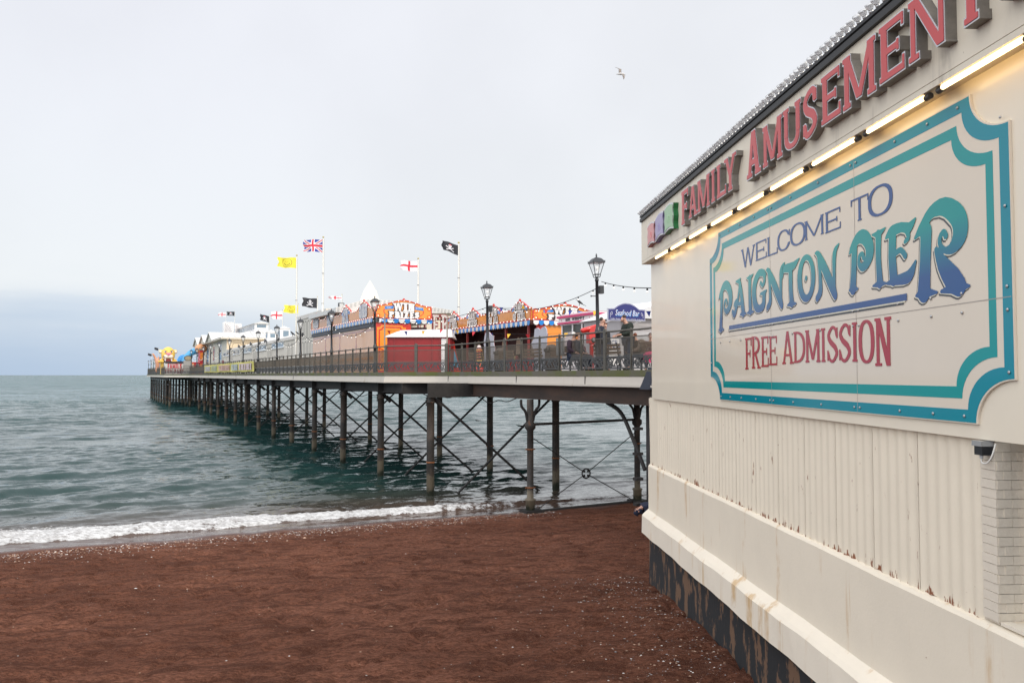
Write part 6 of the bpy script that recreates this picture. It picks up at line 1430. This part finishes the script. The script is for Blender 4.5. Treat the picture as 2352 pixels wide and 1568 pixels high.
# ================================================================ things on the walk
tz = PB(*c8(690,690), -12.7); tb = tz[0]
tl = thing('telescope', 'red coin telescope on a stand behind the nearest railing', 'telescope', PF(tb,-12.7,DECK), PROT)
trd = mat('telescope_red', (.55,.018,.012), .25, coat=.4); d = Vector((.72,0,.235)).normalized()
MB().tube([Vector((-.42,0,1.40)), Vector((-.40,0,1.41)), Vector((-.05,0,1.52)), Vector((.32,0,1.635)), Vector((.33,0,1.637))], [.05,.10,.085,.075,.05], 14).build('tube', trd, tl)
MB().prism([(-.16,.98),(.14,.98),(.14,1.46),(.05,1.60),(-.10,1.52),(-.16,1.40)], -.11, .11).build('head', trd, tl)
MB().lathe([(.16,0),(.16,.05),(.09,.10),(.07,.5),(.075,.85),(.10,.98)], n=14).build('stand', trd, tl)
MB().lathe([(.10,0),(.10,.012)], n=16).build('plate', mat('plate_black', (.02,.02,.02), .4), tl, (.02,-.112,1.10), (PI/2,0,0)); MB().lathe([(.06,0),(.06,.006)], n=16).build('plate_emblem', mat('plate_pale', (.4,.4,.38), .4), tl, (.02,-.125,1.10), (PI/2,0,0))
grey = mat('cutout_back', (.42,.42,.46), .6, var=.06, vs=3)
CUT = [([(490,1360),(480,930),(490,830),(510,740),(560,700),(600,720),(640,780),(700,800),(690,890),(700,1010),(720,1060),(715,1200),(720,1360)], 'grey backed photo cut out board behind the second lamp post', 3.5),
       ([(1610,1340),(1605,1150),(1570,1060),(1540,970),(1600,850),(1615,650),(1680,620),(1735,665),(1790,610),(1840,585),(1880,650),(1890,760),(1880,960),(1885,1080),(1860,1200),(1860,1340)], 'tall grey backed photo cut out board with notched top before the orange panel', 4.0)]
for pts, lb, b_ in CUT:
    q = [PA(*c11(x,y), b_) for x, y in pts]; q = [(a_, z_-DECK) for a_, z_ in q]; q[0] = (q[0][0], .02); q[-1] = (q[-1][0], .02); am = sum(a_ for a_, _ in q)/len(q)
    o = thing('cutout_board', lb, 'cut out board', PF(b_,am,DECK), PROT, 'photo cut out boards'); pr_ = [(a_-am, z_) for a_, z_ in q]
    MB().prism(pr_, 0, .03, 'yz').build('board', grey, o); MB().bar((.05,0,.9),(.5,0,.02), .05, .03).build('prop', mat('timber', (.25,.18,.1), .7), o)
    MB().prism([(a_*1.0, z_) for a_, z_ in pr_], .031, .036, 'yz').build('painted_front', redp, o)
a_, z_ = PA(*c11(372,1225), 3.9)
kr = thing('kiddie_ride', 'domed red and yellow lattice ride behind the railing', 'ride', PF(3.9,a_,DECK), PROT)
MB().lathe([(.26,0),(.26,.18),(.22,.2),(.16,.95),(.12,1.08)], n=16).build('body', redp, kr); MB().lathe([(.12,1.08),(.115,1.14),(.08,1.22),(.02,1.26)], n=14).build('dome', mat('dome_pink', (.65,.52,.48), .4), kr)
yb = MB()
for z in (.25,.5,.75,1.0): r_ = .225-.065*(z-.2)/.75; yb.lathe([(r_,z),(r_+.012,z),(r_+.012,z+.04),(r_,z+.04)], n=16)
for k in range(8): t = k*PI/4; yb.bar((.235*math.cos(t),.235*math.sin(t),.2),(.172*math.cos(t),.172*math.sin(t),.95), .03, .012)
yb.build('lattice', mat('lattice_yellow', (.75,.50,.10), .4), kr)
for (x, y), lb in (((850,1130),'brown domed litter bin beside the grey cut out board'), ((2000,1090),'brown domed litter bin before the orange stall panel')):
    a_, z_ = PA(*c11(x,y), 3.2); o = thing('litter_bin', lb, 'bin', PF(3.2,a_,DECK), PROT, 'litter bins'); bm_ = mat('bin_brown', (.075,.05,.035), .6, var=.1, vs=5)
    MB().lathe([(.25,0),(.27,.1),(.27,.68),(.26,.7)], n=18).build('drum', bm_, o); MB().lathe([(.275,.7),(.27,.82),(.2,.95),(.1,1.0),(.02,1.01)], n=18).build('dome_lid', bm_, o); MB().box(-.285,-.2,-.11,.11,.74,.84).build('opening', darkm, o)
wood = mat('bench_slat', (.14,.085,.05), .7, var=.2, vs=6, stretch=(1,8,8))
for k, a_ in enumerate((-3.9,-6.9,-9.3,-11.4,-14.6,-16.6)):
    o = thing('bench', 'brown slatted bench behind the railing, %s' % ['nearest the red kiosk','by the grey cut out board','before the games stall counter','before the orange stall panel','between lamp post and seafood sign','nearest the pavilion corner'][k], 'bench', PF(3.05,a_,DECK), PROT, 'benches along the near railing')
    s_ = MB()
    for q in range(4): s_.box(.05+q*.11,.13+q*.11,-.8,.8,.42,.45)
    s_.build('seat', wood, o); s_ = MB()
    for q in range(3): s_.box(-.02-.02*q,.01-.02*q,-.8,.8,.54+q*.12,.63+q*.12)
    s_.build('backrest', wood, o)
    for y in (-.65,.65): l_ = MB(); l_.bar((.08,y,0),(.08,y,.42),.05,.05); l_.bar((.42,y,0),(.42,y,.42),.05,.05); l_.bar((.04,y,.4),(-.06,y,.9),.04,.05); l_.build('end_frame', blk, o)
a_, z_ = PA(*c8(180,1000), 2.75)
st = thing('notice_box', 'grey flat box fixed behind the railing by the white haired person', 'box', PF(2.5,a_,DECK+.55), PROT); MB().box(-.03,.03,-.26,.26,0,.62).build('case', mat('case_grey', (.22,.22,.21), .5), st); MB().box(-.034,-.031,-.22,.22,.05,.57).build('face', mat('case_face', (.30,.30,.29), .4), st)
a_, z_ = PA(*c8(495,1150), 2.9)
tw = thing('trolley_sign', 'small pale pink price board standing below the ice cream kiosk', 'sign', PF(2.9,a_,DECK), PROT); MB().box(-.012,.012,-.24,.24,.25,.85).build('board', mat('price_pink', (.52,.40,.40), .5, col2=(.42,.16,.17), vs=5, thr=(.5,.56)), tw); MB().bar((0,-.2,0),(0,-.2,.3),.03,.03).bar((0,.2,0),(0,.2,.3),.03,.03).build('legs', blk, tw)
a_ = -13.6; b_ = PB(*c8(1130,850), a_)[0]
cb_ = thing('price_board', 'white price board with blue lettering standing left of the bowed person', 'sign', PF(b_,a_,DECK), PROT); MB().box(-.24,.24,-.02,.02,.2,1.12).build('board', white, cb_); font_text('lettering', 'ICE\nCOLD', .2, navy, cb_, (0,-.024,.92)); MB().box(-.2,-.16,-.02,.02,0,.2).build('leg', blk, cb_); MB().box(.16,.2,-.02,.02,0,.2).build('leg', blk, cb_)
# ================================================================ pier head
aF = 106.5; bF0, zF0 = PB(*c7(620,1140), aF); bF1, zF1 = PB(*c7(1335,860), aF); bF0 = max(bF0, -3.0)
ff = thing('fun_park_board', 'white booth board lettered in red at the far pier head railing', 'booth', PF(bF0,aF,DECK), PROT); Wf = bF1-bF0; Hf = zF1-DECK
MB().box(0,Wf,0,1.6,0,Hf).build('board', mat('board_white', (.62,.62,.58), .5), ff); MB().hexa([(.2,-.35,Hf),(Wf+.3,-.35,Hf+.05),(Wf+.3,1.9,Hf+.05),(.2,1.9,Hf),(.1,-.35,Hf+.14),(Wf+.3,-.35,Hf+.22),(Wf+.3,1.9,Hf+.22),(.1,1.9,Hf+.14)]).build('roof', mat('dark_roof', (.035,.035,.04), .6), ff)
MB().box(.02,Wf-.02,-.01,-.002,Hf-.12,Hf-.01).build('brown_trim', mat('brown_trim', (.12,.05,.035), .6), ff)
put_text(MB(), 'FAMILY', Wf*.14, Wf*.84, Hf*.50, Hf*.90, -.004, .012, s=.24, h=.14, k=.10, e=.05).build('lettering', fred, ff); put_text(MB(), 'FUN PARK', Wf*.02, Wf*.97, Hf*.06, Hf*.44, -.004, .012, s=.24, h=.14, k=.10, e=.05).build('lettering', mat('letter_maroon', (.22,.02,.03), .5), ff)
MB().box(Wf+.0,Wf+.28,-.05,.3,0,Hf+.1).build('dark_post', mat('dark_post', (.03,.03,.035), .6), ff)
aLn = 114; bl0, zl0 = PB(*c7(800,830), aLn); wl_ = (PB(*c7(1010,480), aLn)[0]-PB(*c7(540,480), aLn)[0])/2; zt_ = PB(*c7(760,378), aLn)[1]; zm_ = PB(*c7(800,840), aLn)[1]
ln = thing('inflatable_big_cat', 'large yellow inflatable cat head with pink nose, open red mouth and paws', 'inflatable', PF(bl0,aLn,DECK), PROT)
ye = mat('cat_yellow', (.78,.50,.09), .45, var=.1, vs=2); cm = mat('cat_cream', (.76,.66,.56), .5); Hh = zt_-zm_; zc_ = zm_-DECK+Hh*.48; r_ = wl_
MB().ball((0,0,zc_), r_*.93, 20, 14, (1,.9,Hh*.54/(r_*.93))).build('head', ye, ln)
MB().box(-r_*.95,r_*.95,-.3,r_*1.2,0,zm_-DECK+.3).build('base', ye, ln)
for s_ in (-1,1):
    e_ = MB().ball((s_*r_*.95,.2,zc_+Hh*.22), r_*.30, 12, 8, (1,.5,1)); e_.build('ear', ye, ln); MB().ball((s_*r_*1.02,.0,zc_+Hh*.20), r_*.2, 10, 7, (1,.5,1)).build('inner_ear', cm, ln)
    MB().ball((s_*r_*.29,-r_*.74,zc_-Hh*.13), r_*.36, 14, 9, (1,.75,.85)).build('muzzle', cm, ln)
    ey = MB().ball((s_*r_*.42,-r_*.72,zc_+Hh*.20), r_*.15, 10, 7, (1,.5,.8)); ey.build('eye', fwhite, ln); MB().ball((s_*r_*.40,-r_*.80,zc_+Hh*.20), r_*.075, 8, 6).build('pupil', fblack, ln); MB().bar((s_*r_*.24,-r_*.84,zc_+Hh*.25),(s_*r_*.62,-r_*.74,zc_+Hh*.30), .08, .07).build('brow', fblack, ln)
    MB().lathe([(.02,-.55),(.10,-.2),(.15,0)], c=(s_*r_*.42,-r_*.8,zc_-Hh*.30), n=10).build('fang', fwhite, ln)
    p_ = MB()
    for q in range(4): p_.ball((s_*(r_*.62+q*.22)-.1,-r_*.9-.1,zm_-DECK+.02), .24, 10, 7, (.6,1.2,.8))
    p_.tube([(s_*r_*.9,0,zm_-DECK+.3),(s_*r_*.85,-r_*.7,zm_-DECK+.12)], .26, 8); p_.build('paw', ye, ln)
MB().prism([(-r_*.42,zc_+Hh*.13),(r_*.42,zc_+Hh*.13),(r_*.12,zc_-Hh*.02),(-r_*.12,zc_-Hh*.02)], -r_*1.0, -r_*.6).build('nose', mat('nose_pink', (.70,.22,.32), .5), ln)
MB().ball((0,-r_*.52,zc_-Hh*.42), r_*.5, 14, 9, (1.15,.75,.75)).build('mouth', mat('mouth_red', (.16,.01,.012), .6), ln)
aB_ = 120; b_, z_ = PB(*c7(1260,740), aB_)
sl_ = thing('blue_slide', 'blue rounded inflatable slide beside the big cat', 'inflatable', PF(b_,aB_,DECK), PROT)
MB().ball((0,0,1.6), 1.0, 14, 9, (1.1,1,1.9)).build('hump', mat('slide_blue', (.01,.22,.62), .4), sl_); rb_ = MB()
for k in range(4): rb_.tube(smooth_path([(-1.15+k*.15,-1.0,2.2+k*.3),(0,-1.1,2.6+k*.28),(1.1-k*.1,-1.0,2.3+k*.3)],5), .06, 6)
rb_.build('seam_ribs', mat('slide_pale', (.10,.40,.72), .4), sl_)
aT = 104.5; b0_, z0_ = PB(*c7(1520,930), aT); b1_, z1_ = PB(*c7(1930,470), aT)
rd = thing('fairground_ride', 'red and orange fairground ride with orange dome beside the gabled hall', 'ride', PF(b0_,aT,DECK), PROT); Wd = b1_-b0_; Hd = z1_-DECK
MB().box(0,Wd*.62,0,2.2,0,Hd*.50).build('booth', mat('ride_red', (.50,.02,.03), .35), rd); MB().box(Wd*.64,Wd,-.1,2.2,0,Hd).build('tower', mat('ride_red', (.5,.02,.03)), rd)
for x0,x1,z0,z1 in ((.03,.24,.0,.45),(.70,.96,.08,.42),(.70,.98,.58,.9)): MB().box(Wd*x0,Wd*x1,-.16,-.11 if x0 > .5 else -.01,Hd*z0,Hd*z1).build('orange_panel', mat('ride_orange', (.85,.25,.03), .35), rd)
put_text(MB(), 'N', Wd*.06, Wd*.22, Hd*.24, Hd*.42, -.165, .02).build('lettering', white, rd)
MB().box(Wd*.40,Wd*.60,-.03,-.004,Hd*.04,Hd*.44).build('grey_panel', mat('ride_grey', (.25,.22,.24), .5), rd)
for k in range(9): link('bulb', sbulb, rd, Vector((Wd*(.02+.07*k),-.12,Hd*.52)))
for k in range(6): link('bulb', sbulb, rd, Vector((Wd*.66,-.14,Hd*(.5+.08*k))))
MB().box(Wd*.62,Wd*.9,-.1,1.2,Hd,Hd+.25).build('teal_band', mat('band_teal', (.02,.28,.28), .4), rd); MB().ball((Wd*.80,.8,Hd+.25), .95, 14, 8, (1,1,.85)).build('dome', mat('dome_orange', (.72,.33,.14), .4), rd)
aT2 = 112; b_, z_ = PB(*c7(1640,500), aT2); tb_ = thing('tube_slide', 'pale blue and clear tube slide behind the red ride', 'slide', PF(b_,aT2,DECK), PROT)
MB().tube(smooth_path([(-1.6,0,1.0),(-1.5,.2,2.4),(-.6,.4,3.6),(.5,.5,4.0),(1.4,.6,3.6)],6), .55, 12).build('tube', mat('tube_blue', (.05,.30,.55), .2, coat=.3), tb_)
for x in (-1.2,.6): MB().bar((x,.3,0),(x,.3,3.0), .1,.1).build('support', mat('tube_grey', (.3,.3,.32), .5), tb_)
aT3 = 103; b_, z_ = PB(*c7(1430,720), aT3); od = thing('oval_sign', 'dark rimmed oval board above the booth right of the fun park lettering', 'sign', PF(b_,aT3,DECK), PROT)
MB().prism([(.62*math.cos(t*PI/12), z_-DECK+.42*math.sin(t*PI/12)) for t in range(24)], 0, .1).build('rim', blk, od); MB().prism([(.52*math.cos(t*PI/12), z_-DECK+.33*math.sin(t*PI/12)) for t in range(24)], -.02, -.002).build('face', mat('oval_face', (.30,.25,.16), .5, var=.3, vs=4), od)
MB().box(-.6,.6,.02,1.2,0,z_-DECK-.35).build('booth', mat('booth_grey', (.30,.29,.27), .6, var=.2, vs=2), od)
aT4 = 126; b_, z_ = PB(*c7(470,1000), aT4); ty = thing('inflatable_figure', 'peach inflatable figure with raised arms beside the big cat', 'inflatable', PF(b_,aT4,DECK), PROT)
pc = mat('peach', (.55,.26,.15), .5, var=.2, vs=2); z5 = PB(*c7(350,580), aT4)[1]-DECK
skin('body', [(0,0,.2),(0,0,1.4),(0,0,2.3),(-.4,0,3.0),(-.8,0,3.7),(-.9,0,z5),(.1,0,3.2),(.0,0,z5-.7),(0,0,2.6)], [(0,1),(1,2),(2,3),(3,4),(4,5),(2,6),(6,7)], [.42,.36,.42,.22,.18,.13,.2,.14,.3], pc, ty)
wb = thing('windbreak', 'row of pale white and aqua screens at the far end of the pier head', 'screens', PF(-2.6,132,DECK), PROT)
for k in range(7): MB().box(0,.04,k*3.6,k*3.6+3.2,0,2.9).build('screen', mat('screen_%d' % (k % 3), [(.62,.64,.66),(.45,.62,.62),(.66,.62,.64)][k % 3], .5), wb)
bn = thing('banner', 'faded yellow banner with washed out lettering tied along the railing', 'banner', PF(-.09,75.9,DECK+.16), PROT-PI/2); Lb = 39.
vs = []; fs = []; n_ = 60
for i in range(n_+1):
    x = Lb*i/n_
    for z in (0,.25,.5,.75,1.0): vs.append((x, .02*math.sin(x*1.3)+.03*math.sin(x*.5+z*4)-.03, z*.92+.02*math.sin(x*.9)))
for i in range(n_):
    for j in range(4): fs.append((i*5+j,(i+1)*5+j,(i+1)*5+j+1,i*5+j+1))
mb_ = MB(); mb_.smooth = True; mb_.add(vs, fs); mb_.build('cloth', mat('banner_yellow', (.56,.50,.13), .8, var=.06, vs=.6), bn)
for tx, x0, x1, c_ in (('IINI', 1.2, 7.0, (.46,.44,.44)), ('EEHE', 8.2, 13.6, (.36,.40,.30)), ('IEHIEHEI', 15.2, 24.2, (.52,.34,.30)), ('IIHI', 25.4, 29.8, (.40,.44,.44)), ('IHIHI', 30.6, 38.2, (.52,.42,.42))):
    put_text(MB(), tx, x0, x1, .16, .76, -.10, .012, gap=.02, s=.22).build('lettering', mat('faint_%d' % int(x0), c_, .8), bn)
# ================================================================ birds
P = Vector(ray(1425,170))*40/ray(1425,170)[1]+Vector((0,0,EYE))
gl_ = thing('gull', 'seagull gliding across the open sky', 'bird', P, 0); gl_.rotation_euler = (R(30), R(4), R(-6)); gl_.scale = (.9,.9,.9); gb = MB(); gb.smooth = True
prof = [(-.25,.006),(-.19,.022),(-.10,.052),(.0,.068),(.09,.060),(.15,.042),(.19,.045),(.225,.030),(.25,.010),(.275,.004)]
gb.tube([(x, 0, -.004*(i-4)**2*.6+.0) for i, (x, r) in enumerate(prof)], [r for _, r in prof], 10).build('body', mat('gull_white', (.50,.48,.46), .7), gl_)
def wing(pts):
    m_ = MB(); m_.smooth = True; vs = []; 
    for (lx,ly,lz),(tx,ty,tz_) in pts: vs += [(lx,ly,lz),((lx+tx)/2,(ly+ty)/2,(lz+tz_)/2+.012),(tx,ty,tz_),((lx+tx)/2,(ly+ty)/2,(lz+tz_)/2-.008)]
    n_ = len(pts); fs = [(i*4+k,i*4+(k+1)%4,(i+1)*4+(k+1)%4,(i+1)*4+k) for i in range(n_-1) for k in range(4)]; return m_.add(vs, fs+[(0,1,2,3)])
gw_ = mat('gull_wing', (.24,.20,.17), .7)
wing([((.06,.02,.03),(-.09,.02,.03)),((.03,.16,.16),(-.11,.16,.17)),((.05,.22,.20),(-.10,.24,.20)),((-.10,.42,.22),(-.19,.44,.215)),((-.30,.62,.235),(-.32,.63,.235))]).build('wing', gw_, gl_)
wing([((.10,-.02,.0),(-.02,-.02,.0)),((.20,-.22,-.01),(.10,-.2,-.03)),((.25,-.34,-.05),(.13,-.34,-.07)),((.24,-.46,-.14),(.17,-.46,-.15)),((.20,-.52,-.20),(.18,-.52,-.20))]).build('wing', gw_, gl_)
MB().lathe([(.008,0),(.006,.02),(.001,.04)], n=6).build('beak', mat('beak', (.4,.25,.05), .5), gl_, (.27,0,-.065), (0,PI/2,0))
def crow(lb, P, yaw, s=1.):
    o = thing('crow', lb, 'bird', P, yaw, 'black birds perched on the pier'); o.scale = (s,)*3; bm_ = mat('crow_black', (.008,.008,.010), .4)
    skin('body', [(-.16,0,.06),(-.05,0,.13),(.03,0,.19),(.07,0,.25),(.10,0,.285)], [(0,1),(1,2),(2,3),(3,4)], [.018,.06,.065,.04,.042], bm_, o)
    MB().tube([(.12,0,.285),(.185,0,.268)], [.018,.003], 6).build('beak', bm_, o); MB().hexa([(-.30,-.03,-.03),(-.13,-.03,.05),(-.13,.03,.05),(-.30,.03,-.03),(-.30,-.03,-.015),(-.13,-.03,.08),(-.13,.03,.08),(-.30,.03,-.015)]).build('tail', bm_, o)
    for y in (-.025,.025): MB().tube([(.0,y,.1),(.01,y,0)], .008, 5).build('leg', bm_, o)
b_, z_ = PB(*c8(440,215), aR); crow('black bird perched on the orange board above the ice cream kiosk', PF(b_,aR-.02,z_), PI-.3, 1.1)
a_, z_ = PA(*c1(1945,915), .25); crow('black bird perched on the festoon string before the grey hall, left of two', PF(.25,a_,z_-.05), PI, 1.2)
a_, z_ = PA(*c1(2003,900), .25); crow('black bird perched on the festoon string before the grey hall, right of two', PF(.25,a_,z_-.05), PI, .9)
